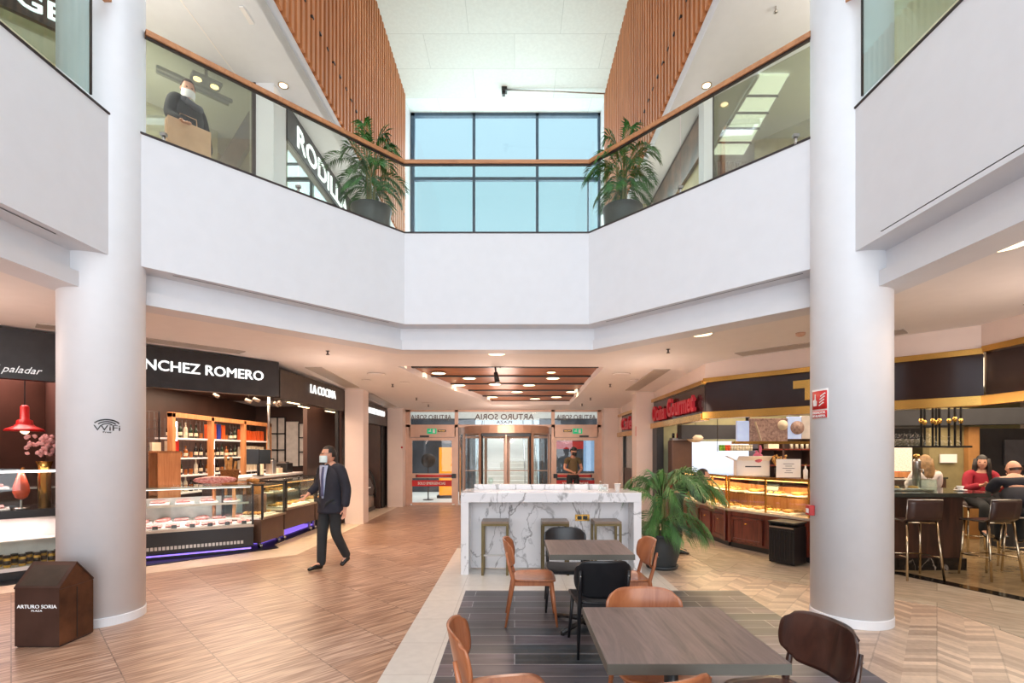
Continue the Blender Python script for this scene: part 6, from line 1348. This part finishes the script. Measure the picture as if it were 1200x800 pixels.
# stemware rack
rk = thing('glass_rack', (0, 0, 0), 'hanging brass and black rack full of upturned glasses above the bar', 'rack'); Yr = 7.9
a, b = at(1046, 523, Yr), at(1126, 523, Yr); zb = a.z
MB().b2((a.x-.3, Yr-.18, zb-.012), (b.x, Yr+.25, zb)).build('glass_board', 'greenglass', rk); mb = MB(); mb.b2((a.x-.3, Yr-.2, zb-.02), (b.x, Yr-.18, zb+.01)).b2((b.x-.02, Yr-.2, zb-.02), (b.x, Yr+.25, zb+.01)); mb.build('board_edge', 'black', rk)
for k, px in enumerate((1079.5, 1083.5, 1093, 1097, 1101, 1112, 1119, 1126)):
    p = at(px, 500, Yr); yy = Yr+(-.19 if k % 2 == 0 else .2); x = (px-CX)/FPX*yy
    MB().tube([(x, yy, zb), (x, yy, 3.2)], .016, 8).build('hanger', 'black', rk); z = at(0, 494 if px < 1105 else 492, Yr).z; o_ = MB().ball((x, yy, z), .032, (1, 1, 1.4)).build('brass_knob', 'gold', rk)
random.seed(2)
gp = None
for k in range(16):
    t_ = thing('stemmed_glass', (a.x-.05+(b.x-a.x)*k/16, Yr+(-.08 if k % 2 else .1), zb+.001), 'upturned stemmed glass, %s from the left on the hanging rack above the bar' % ORD[k], 'glass', 0, 'glasses on the hanging rack')
    MB().lathe([(.034, 0), (.038, .05), (.02, .09), (.004, .10), (.004, .15), (.032, .155), (.032, .158)], (0, 0, 0), 12).build('glass_body', 'rackglass' if 'rackglass' in M else 'doorglass', t_)
for k in range(6):
    t_ = thing('balloon_glass', (at(1052+k*7, 0, 8.3).x, 8.3, at(0, 516, 8.3).z), '%s balloon wine glass hanging upside down behind the rack' % (['leftmost', 'second', 'third', 'fourth', 'fifth', 'rightmost'][k]), 'glass', 0, 'balloon glasses behind the rack')
    MB().lathe([(.036, 0), (.05, .04), (.045, .09), (.004, .12), (.004, .20), (.035, .205), (.035, .208)], (0, 0, 0), 14).build('glass_body', 'doorglass', t_)
hb = thing('glass_hanger', (at(1050, 0, 8.3).x-.3, 8.3, at(0, 516, 8.3).z+.21), 'dark rail from which the balloon glasses hang', 'rail'); MB().b2((0, -.06, 0), (1.1, .06, .04)).build('rail', 'black', hb); MB().tube([(.1, 0, .04), (.1, 0, 3.0-hb.location.z)], .01, 6).tube([(1.0, 0, .04), (1.0, 0, 3.0-hb.location.z)], .01, 6).build('hanger', 'black', hb)
# walls and boards behind the bar
Yb = 10.0
def bb2(x0, y0, x1, y1, Y, d, nme, m, lab, cat=None):
    a, b = at(x0, y0, Y), at(x1, y1, Y); o = MB().b2((a.x, Y, b.z), (b.x, Y+d, a.z)).build(nme, m)
    return tag(o, lab, cat) if cat else tag(o, lab, None, None, 'structure')
M['oliveplaster'] = mat('olive_plaster', '8a7e58', .6); 
bb2(1089, 478, 1136, 672, 9.6, .15, 'wall_bar_olive', 'oliveplaster', 'olive plaster wall behind the bar'); bb2(1135, 500, 1148, 672, 9.5, .25, 'wall_bar_tan', 'tanwall', 'tan pillar behind the seated couple'); bb2(1147, 502, 1330, 672, 10.6, .1, 'wall_bar_dark', 'darkpanelwall' if 'darkpanelwall' in M else 'duct', 'dark panelled wall at the right edge')
o = bb2(1102.5, 532, 1121.5, 542, 9.55, .03, 'notice_board', 'paper', 'white framed notice on the olive wall behind the bar', 'notice')
o = bb2(1178, 515, 1200, 545, 10.55, .03, 'wall_plate', 'greycloth', 'grey metal plate on the dark wall at the right edge', 'plate'); 
M['littile'] = mat('lit_pattern_panel', 'e8dcc8', .4, emit='e8dcc8', es=.5, scale=40, col2='b8a088')
bb2(1030, 524, 1069, 552, 9.4, .05, 'backlit_panel', 'littile', 'bright backlit patterned panel behind the bar', 'panel'); bb2(1030, 553, 1068, 560, 9.3, .3, 'wooden_shelf', 'shelfwood', 'light wooden shelf below the backlit panel', 'shelf')
bk = thing('back_bar', (at(1030, 0, 9.3).x, 9.25, 0), 'dark back bar cabinet behind the bar counter', 'cabinet'); MB().b2((0, 0, 0), (1.2, .5, 1.15)).build('body', 'darkbrown', bk); MB().b2((-.02, -.02, 1.15), (1.22, .5, 1.18)).build('top', 'bartop', bk)
o = MB().box((0, 0, .05), (.14, .12, .10)).build('orange_box', 'borange'); o.location = (at(1050, 0, 9.35).x, 9.4, 1.18); tag(o, 'orange box on the back bar under the backlit panel', 'box')
for k in range(6): put('wine', ('bdark', 'bgreen', 'bred', 'bdark', 'bclear', 'bgreen')[k], (at(1071+k*3.4, 0, 9.4).x, 9.42, 1.18), ('dark', 'green', 'red', 'dark', 'pale', 'green')[k]+' bottle on the back bar between the backlit panel and the olive wall', 'bottle', ('dark', 'green', 'red', 'dark', 'pale', 'green')[k]+' bottles on the back bar')
sd = thing('side_table', (at(1205, 0, 8.6).x, 8.6, 0), 'small sideboard with a stack of white dishes at the right edge', 'table'); MB().b2((-.45, -.2, 0), (.6, .3, 1.05)).build('body', 'duct', sd); MB().b2((-.48, -.22, 1.05), (.62, .32, 1.09)).build('top', 'gold', sd)
for k in range(3): o = MB().lathe([(.09-.02*k, 0), (.10-.02*k, .07), (.001, .08)], (0, 0, 0), 18).build('serving_bowl', 'paper'); o.location = (sd.location.x-.02, 8.55, 1.09+k*.085); tag(o, ['lowest', 'middle', 'top'][k]+' white bowl of the stack at the right edge', 'bowl')
# chrome bar stools with brown backs (face +y)
M['leather'] = mat('dark_brown_leather', '3e2a26', .35)
def bar_chair(x, y, rz, lab):
    r = thing('bar_chair', (x, y, 0), lab, 'stool', rz)
    def shell(u, v):
        X = (u-.5)*.40; s = v
        pts_ = [(-.235, 1.03), (-.225, .90), (-.20, .80), (-.14, .765), (0, .755), (.14, .765), (.20, .745)]
        f = s*6; k = min(5, int(f)); t_ = f-k; a_, b_ = pts_[k], pts_[k+1]; return (X, a_[0]+(b_[0]-a_[0])*t_, a_[1]+(b_[1]-a_[1])*t_)
    MB().grid(shell, 4, 18, True, .018).build('seat_shell', 'leather', r)
    mb = MB()
    for s_ in (-1, 1): mb.tube([(s_*.20, -.238, 1.03), (s_*.20, -.20, .79), (s_*.20, -.13, .75), (s_*.20, .18, .75)], .009, 6)
    mb.tube([(-.20, -.238, 1.035), (.20, -.238, 1.035)], .009, 6); mb.build('rim', 'steel', r)
    for sx in (-1, 1):
        MB().tube([(sx*.17, -.17, .75), (sx*.215, -.25, 0)], .014, 8).build('leg', 'chrome', r); MB().tube([(sx*.17, .15, .75), (sx*.20, .20, 0)], .014, 8).build('leg', 'chrome', r)
    mb = MB(); mb.tube([(-.19, .18, .28), (.19, .18, .28)], .010, 6); mb.tube([(-.20, -.22, .30), (-.19, .18, .28)], .010, 6); mb.tube([(.20, -.22, .30), (.19, .18, .28)], .010, 6); mb.tube([(-.17, -.17, .74), (.17, -.17, .74)], .013, 6); mb.build('foot_ring', 'chrome', r)
    return r
M['chrome'] = mat('warm_chrome', 'c8b89c', .15, 1)
bar_chair(5.25, 6.63, R(-8), 'brown backed chrome bar stool nearest the right column')
bar_chair(6.22, 6.62, R(4), 'brown backed chrome bar stool at the corner of the bar')
bar_chair(7.0, 6.98, R(52), 'chrome bar stool seen edge on under the man in navy')
bar_chair(6.85, 6.30, R(-8), 'brown backed chrome bar stool cut by the right edge')

# ------------------------------------------------------------ people
def skin_mesh(J, E, root, sub=2):
    names = list(J); idx = {n: i for i, n in enumerate(names)}
    me = bpy.data.meshes.new('figure'); me.from_pydata([J[n][:3] for n in names], [(idx[a], idx[b]) for a, b in E], [])
    o = bpy.data.objects.new('figure', me); C.objects.link(o); sk = o.modifiers.new('skin', 'SKIN'); sk.use_smooth_shade = True; sk.branch_smoothing = .6
    lay = me.skin_vertices[0].data
    for n in names:
        r = J[n][3]; r = r if isinstance(r, tuple) else (r, r); lay[idx[n]].radius = r; lay[idx[n]].use_root = (n == root)
    ss = o.modifiers.new('sub', 'SUBSURF'); ss.levels = sub; ss.render_levels = sub
    out = bpy.data.meshes.new_from_object(o.evaluated_get(bpy.context.evaluated_depsgraph_get())); bpy.data.objects.remove(o); return out
def head_mb(mb, c, yaw=0, pitch=0, s=1, skinmi=0):
    b = bmesh.new(); bmesh.ops.create_uvsphere(b, u_segments=28, v_segments=20, radius=1)
    mt = Matrix.Translation(c) @ Matrix.Rotation(yaw, 4, 'Z') @ Matrix.Rotation(pitch, 4, 'X')
    for v in b.verts:
        x, y, z = v.co
        k = 1-.30*max(0, -z)**1.3; X, Y, Z = x*.076*k, y*.096*(1-.16*max(0, -z)), z*.118
        if y < 0:
            nb = math.exp(-((x/.20)**2+((z+.10)/.20)**2)); Y -= .026*nb*max(0, -y)
            for sx in (-.38, .38): Y += .012*math.exp(-(((x-sx)/.20)**2+((z-.12)/.12)**2))
            Y -= .006*math.exp(-((x/.3)**2+((z+.50)/.08)**2))-.005*math.exp(-((x/.3)**2+((z+.42)/.03)**2)); Y -= .010*math.exp(-((x/.3)**2+((z+.78)/.14)**2))
        v.co = mt @ Vector((X*s, Y*s, Z*s))
    b.verts.index_update(); mb._add([v.co.copy() for v in b.verts], [[v.index for v in f.verts] for f in b.faces], True, skinmi); b.free()
    for sx in (-1, 1):
        p = mt @ Vector((sx*.077*s, .008, .0)); mb.ball(p, .028*s, (.35, .6, 1), skinmi)
    return mt
def hair(mt, parent, m, length=0, s=1, bald=False):
    mb = MB(); b = bmesh.new(); bmesh.ops.create_uvsphere(b, u_segments=28, v_segments=20, radius=1); kill = []
    for v in b.verts:
        x, y, z = v.co; v.co = mt @ Vector((x*.084*s, (y*.104+.006)*s, (z*.124+.008)*s))
        if (y < -.30 and z < (.34 if length else .46)+.12*(-y)) or (z < -.35-length) or (bald and (z > .12 or y < .15 or z < -.5)) : kill.append(v)
        elif abs(x) > .8 and z < .1 and y < .1 and length == 0: kill.append(v)
    bmesh.ops.delete(b, geom=kill, context='VERTS'); b.verts.index_update(); b.verts.ensure_lookup_table()
    mb._add([v.co.copy() for v in b.verts], [[v.index for v in f.verts] for f in b.faces], True); b.free()
    if length:
        for k in range(30):
            a = R(-35+250*k/29); x, y = .080*math.cos(a), .09*math.sin(a)*.9+.006
            pts_ = [mt @ Vector((x*s, y*s, .06)), mt @ Vector((x*1.15*s, (y*1.1+.01)*s, -.05)), mt @ Vector((x*1.35*s, (y*1.15+.02)*s, -.05-length*.18))]
            pts_.append(pts_[2]+Vector((random.uniform(-.02, .02), 0, -.10*length))); mb.tube(pts_, [.022, .026, .024, .010], 7)
    return mb.build('hair', m, parent)
STAND = dict(pelvis=(0, 0, .97), belly=(0, .0, 1.10), chest=(0, .01, 1.30), neckb=(0, .02, 1.47), head=(0, -.005, 1.62),
    shR=(-.18, .01, 1.42), elR=(-.24, .03, 1.13), wrR=(-.25, -.06, .90), shL=(.18, .01, 1.42), elL=(.24, .03, 1.13), wrL=(.25, -.06, .90),
    hipR=(-.10, 0, .92), knR=(-.11, -.02, .50), anR=(-.11, .03, .09), toR=(-.13, -.14, .03), hipL=(.10, 0, .92), knL=(.11, -.02, .50), anL=(.11, .03, .09), toL=(.13, -.14, .03))
def fingers(J, E, w, el, nm_, palm_dir=None, curl=.5):
    w, el = Vector(w), Vector(el); d = (w-el).normalized(); side = d.cross(Vector((0, 1, 0)))
    if side.length < .2: side = d.cross(Vector((0, 0, 1)))
    side.normalize(); pn = d.cross(side).normalized()
    kn = w+d*.085; J[nm_+'palm'] = (*(w+d*.05), (.030, .016)); J[nm_+'kn'] = (*kn, (.036, .014)); E += [(nm_, nm_+'palm'), (nm_+'palm', nm_+'kn')]
    for k, (o, ln) in enumerate(((-.030, .062), (-.010, .074), (.010, .070), (.029, .055))):
        a = kn+side*o; b_ = a+(d*1.0+pn*curl*.5).normalized()*ln*.5; c_ = b_+(d*.8+pn*curl).normalized()*ln*.5
        J['%sf%da' % (nm_, k)] = (*a, .0095); J['%sf%db' % (nm_, k)] = (*b_, .0085); J['%sf%dc' % (nm_, k)] = (*c_, .007); E += [(nm_+'kn', '%sf%da' % (nm_, k)), ('%sf%da' % (nm_, k), '%sf%db' % (nm_, k)), ('%sf%db' % (nm_, k), '%sf%dc' % (nm_, k))]
    t0_ = w+d*.025-side*.03; t1 = t0_+(d*.7-side*.6+pn*.3).normalized()*.04; t2 = t1+(d+pn*.3).normalized()*.03
    for q, p_, r_ in ((0, t0_, .012), (1, t1, .010), (2, t2, .008)): J['%st%d' % (nm_, q)] = (*p_, r_)
    E += [(nm_+'palm', nm_+'t0'), (nm_+'t0', nm_+'t1'), (nm_+'t1', nm_+'t2')]
def person(loc, rz, lab, pose, hairm, hlen=0, top='navy', topw=1.0, bottoms='trouser', shoes='shoe', yaw=0, pitch=0, mask=False, sleeves=1.0, s=1, bald=False, jacket=False, glasses=False, cap=None, female=False, legs=True, maskm='mask'):
    r = thing('person', loc, lab, 'person', rz); P = dict(STAND); P.update(pose); V = {k: Vector(v) for k, v in P.items()}
    J = {}; E = []
    rad = dict(pelvis=(.135, .10), belly=(.125, .095), chest=(.15, .105), neckb=.058, shR=.055, elR=.042, wrR=.027, shL=.055, elL=.042, wrL=.027, hipR=.085, knR=.055, anR=.038, toR=.03, hipL=.085, knL=.055, anL=.038, toL=.03)
    for n, q in rad.items(): J[n] = (*V[n], q)
    hd = (V['head']-V['neckb']); J['nk'] = (*(V['neckb']+hd*.55), .052)
    E += [('pelvis', 'belly'), ('belly', 'chest'), ('chest', 'neckb'), ('neckb', 'nk')]
    for sd_ in 'RL': E += [('neckb', 'sh'+sd_), ('sh'+sd_, 'el'+sd_), ('el'+sd_, 'wr'+sd_), ('pelvis', 'hip'+sd_), ('hip'+sd_, 'kn'+sd_), ('kn'+sd_, 'an'+sd_), ('an'+sd_, 'to'+sd_)]; fingers(J, E, V['wr'+sd_], V['el'+sd_], 'wr'+sd_)
    mb = MB(); mb.mesh(skin_mesh(J, E, 'pelvis'), Matrix.Identity(4))
    for f in mb.bm.faces: f.smooth = True
    mt = head_mb(mb, V['head'], yaw, pitch); mb.build('body', 'skin', r)
    e = MB(); 
    for sx in (-1, 1): e.ball(mt @ Vector((sx*.030, -.083, .016)), .010, (1.2, .6, .7))
    e.build('eyes', 'hairdark', r)
    hair(mt, r, hairm, hlen, 1, bald)
    if mask:
        b = MB(); b.grid(lambda u, v: tuple(mt @ Vector(((u-.5)*.16*(1-.15*abs(v-.5)), -.118+.085*abs((u-.5)*2)**2.2, -.012-v*.095+.0*u))), 12, 8, True, .004); b.build('face_mask', maskm, r)
    if glasses:
        b = MB()
        for sx in (-1, 1): b.tube([mt @ Vector((sx*.032+.02*math.cos(a), -.098, .018+.015*math.sin(a))) for a in [k*math.pi/5 for k in range(11)]], .0025, 4); b.tube([mt @ Vector((sx*.055, -.095, .02)), mt @ Vector((sx*.082, 0, .02))], .0025, 4)
        b.build('glasses', 'black', r)
    if cap: MB().ball(mt @ Vector((0, .0, .06)), .098, (.92, 1.1, .72)).box(mt @ Vector((0, -.12, .055)), (.13, .09, .012)).build('cap', cap, r)
    # top
    T = {}; g_ = .016*topw
    hem = V['pelvis']+(Vector((0, 0, -.15)) if jacket else Vector((0, 0, .02)))
    T['hem'] = (*hem, (.17+g_ if jacket else .15+g_, .125+g_)); T['belly'] = (*V['belly'], (.145+g_, .112+g_)); T['chest'] = (*V['chest'], (.165+g_, .118+g_)); T['nb'] = (*(V['neckb']+Vector((0, 0, -.02))), (.075+g_, .07+g_))
    ET = [('hem', 'belly'), ('belly', 'chest'), ('chest', 'nb')]
    for sd_ in 'RL':
        sh, el, wr = V['sh'+sd_], V['el'+sd_], V['wr'+sd_]; end = el.lerp(wr, sleeves*.96) if sleeves > .2 else sh.lerp(el, .55)
        T['s'+sd_] = (*sh, .066+g_); T['e'+sd_] = (*(el if sleeves > .2 else sh.lerp(el, .3)), .052+g_); T['w'+sd_] = (*end, .038+g_); ET += [('nb', 's'+sd_), ('s'+sd_, 'e'+sd_), ('e'+sd_, 'w'+sd_)]
    o = MB().mesh(skin_mesh(T, ET, 'hem'), Matrix.Identity(4)); 
    if jacket:
        secs = [(1.475, .075, .07, .01), (1.44, .15, .09, .01), (1.40, .195, .115, .01), (1.30, .212, .135, 0), (1.15, .192, .135, 0), (1.04, .188, .135, 0), (.93, .200, .142, 0), (.82, .212, .148, 0), (.79, .214, .15, 0), (.79, .20, .135, 0), (.90, .18, .12, 0)]
        n = 28; VV = [(rx*math.cos(2*math.pi*k/n), cy_+ry*math.sin(2*math.pi*k/n), z) for z, rx, ry, cy_ in secs for k in range(n)]
        o._add(VV, [(a*n+k, a*n+(k+1) % n, (a+1)*n+(k+1) % n, (a+1)*n+k) for a in range(len(secs)-1) for k in range(n)], True)
    for f in o.bm.faces: f.smooth = True
    tp_ = o.build('jacket' if jacket else 'top', top, r)
    if legs:
        Tb = {}; Tb['w'] = (*(V['pelvis']+Vector((0, 0, .04))), (.145, .11)); ETb = []
        for sd_ in 'RL':
            Tb['h'+sd_] = (*V['hip'+sd_], .10); Tb['k'+sd_] = (*V['kn'+sd_], .075); Tb['a'+sd_] = (*(V['an'+sd_]+Vector((0, -.005, -.055))), .062); ETb += [('w', 'h'+sd_), ('h'+sd_, 'k'+sd_), ('k'+sd_, 'a'+sd_)]
        o = MB().mesh(skin_mesh(Tb, ETb, 'w'), Matrix.Identity(4))
        for f in o.bm.faces: f.smooth = True
        o.build('trousers', bottoms, r)
        for sd_ in 'RL':
            an, to = V['an'+sd_], V['to'+sd_]; S = {'a': (*(an+Vector((0, .02, -.045))), (.048, .046)), 'b': (*(an.lerp(to, .5)+Vector((0, 0, -.010))), (.052, .044)), 'c': (*to, (.042, .026)), 'd': (*(to+(to-an)*.22), (.034, .020))}
            o = MB().mesh(skin_mesh(S, [('a', 'b'), ('b', 'c'), ('c', 'd')], 'a'), Matrix.Identity(4))
            for f in o.bm.faces: f.smooth = True
            o.build('shoe', shoes, r)
    return r, V, mt
# man walking in a suit
r, V, mt = person((-2.60, 7.12, 0), R(-30), 'man in a navy jacket, blue shirt and pale face mask walking past the food counters',
    dict(head=(-.01, -.03, 1.605), neckb=(0, .0, 1.455), elR=(-.30, .05, 1.18), wrR=(-.33, -.12, 1.04), elL=(.27, .05, 1.12), wrL=(.29, -.0, .86),
         knR=(-.08, -.08, .51), anR=(-.07, -.10, .09), toR=(-.09, -.27, .035), knL=(.10, .0, .50), anL=(.08, .24, .17), toL=(.09, .13, .05), hipR=(-.09, 0, .92), hipL=(.09, 0, .92)), 'hairdark', 0, 'navy', 1.1, 'trouser', 'shoe', R(-28), 0, True, 1.0, 1, False, True, True)
sh_ = MB(); sh_.grid(lambda u, v: ((u-.5)*(.04+.13*v), -.140-.004*math.sin(u*3.14)+.06*max(0, v-.6)**1.2, 1.0+.46*v), 8, 10, True, .006); sh_.build('shirt', 'shirt', r)
tie = MB(); tie.grid(lambda u, v: ((u-.5)*(.06-.02*v), -.150+.06*max(0, v-.6)**1.2, 1.03+.41*v), 3, 8, True, .006); tie.build('tie', 'tie', r)
# shopper upstairs
r, V, mt = person((-4.30, 6.62, ZU), R(70), 'person in dark coat, grey scarf and white mask carrying a bag on the gallery', dict(elR=(-.25, -.0, 1.14), wrR=(-.24, -.22, 1.02), elL=(.26, .0, 1.12), wrL=(.26, -.06, .88), knR=(-.10, -.16, .52), anR=(-.10, -.14, .09), toR=(-.11, -.30, .03), anL=(.10, .25, .12), toL=(.1, .12, .04)), 'hairbrown', 0, 'trouser', 1.3, 'trouser', 'shoe', R(-25), R(18), True, 1, 1, False, True, False, None, False, True, 'paper')
sc = MB(); sc.tube([(-.10, -.10, 1.40), (0, -.14, 1.36), (.10, -.10, 1.40), (.10, .06, 1.46), (0, .12, 1.48), (-.10, .06, 1.46), (-.10, -.10, 1.40)], .045, 8); sc.build('scarf', 'greycloth', r)
M['kraft'] = mat('kraft_paper', 'cda480', .7, var=.05)
bgk = thing('paper_bag', (-4.16, 6.42, ZU+.62), 'large tan paper shopping bag held by the person on the gallery', 'bag', R(48)); MB().b2((-.24, -.07, 0), (.24, .07, .40), 0, .006).build('bag_body', 'kraft', bgk); MB().tube([(-.1, 0, .40), (-.09, 0, .52), (.09, 0, .52), (.1, 0, .40)], .006, 6).build('handle', 'kraft', bgk)
# man by the doors
person((1.68, 14.5, 0), R(10), 'man in an olive short sleeved shirt and dark cap standing before the right entrance door', dict(head=(0, -.06, 1.66), elR=(-.26, -.02, 1.16), wrR=(-.10, -.28, 1.08), elL=(.26, -.02, 1.16), wrL=(.10, -.28, 1.06)), 'hairdark', 0, 'olivecloth', 1.0, 'trouser', 'shoe', R(35), R(14), True, .1, 1, False, False, False, 'black', False, True, 'hairdark')
# customer behind the palm
person((2.64, 8.2, 0), R(80), 'person in black clothes bending towards the pastry counter behind the large palm', dict(belly=(0, -.06, 1.05), chest=(0, -.18, 1.14), neckb=(0, -.30, 1.20), head=(0, -.41, 1.25), shR=(-.17, -.26, 1.16), shL=(.17, -.26, 1.16), elR=(-.22, -.30, .95), wrR=(-.16, -.42, .84), elL=(.22, -.30, .95), wrL=(.16, -.42, .84)), 'hairdark', 0, 'chairblack', 1.0, 'chairblack', 'shoe')
# seated people at the bar
SIT = dict(pelvis=(0, .0, .86), belly=(0, -.01, .98), chest=(0, -.03, 1.17), neckb=(0, -.04, 1.33), head=(0, -.07, 1.47), shR=(-.17, -.03, 1.28), shL=(.17, -.03, 1.28), elR=(-.22, -.12, 1.04), wrR=(-.12, -.34, 1.12), elL=(.22, -.12, 1.04), wrL=(.12, -.34, 1.12),
    hipR=(-.09, -.02, .84), hipL=(.09, -.02, .84), knR=(-.11, -.42, .80), knL=(.11, -.42, .80), anR=(-.11, -.36, .42), anL=(.11, -.36, .42), toR=(-.12, -.50, .34), toL=(.12, -.50, .34))
def sit(**k): d = dict(SIT); d.update(k); return d
person((7.05, 8.60, 0), R(168), 'person with long light brown hair in a cream knit, back turned, at the bar', sit(), 'hairblonde', .9, 'cream_knit', 1.2, 'trouser', 'shoe', R(12), 0)
person((7.62, 8.25, 0), R(-20), 'person with long dark wavy hair in a red top facing the viewer at the bar', sit(), 'hairdark', 1.3, 'redcloth', 1.0, 'trouser', 'shoe', R(-18), R(4))
person((7.02, 7.0, 0), R(150), 'man with a bald head and navy sweater leaning on his hand at the bar', sit(chest=(0, -.12, 1.12), neckb=(0, -.20, 1.28), head=(-.02, -.30, 1.40), shR=(-.18, -.16, 1.24), shL=(.18, -.16, 1.24), elR=(-.20, -.42, 1.10), wrR=(-.07, -.44, 1.30), elL=(.22, -.36, 1.08), wrL=(.10, -.52, 1.12)), 'hairbrown', 0, 'navy', 1.5, 'trouser', 'shoe', R(25), R(12), bald=True)
for k, (x, y, rz_, lab) in enumerate(((7.05, 8.62, -12, 'bar stool under the person in cream knit'), (7.62, 8.30, 160, 'bar stool under the person in the red top'))): bar_chair(x, y, R(rz_), lab)
# wooden hand rail trim for the rooms' ends is left out of view
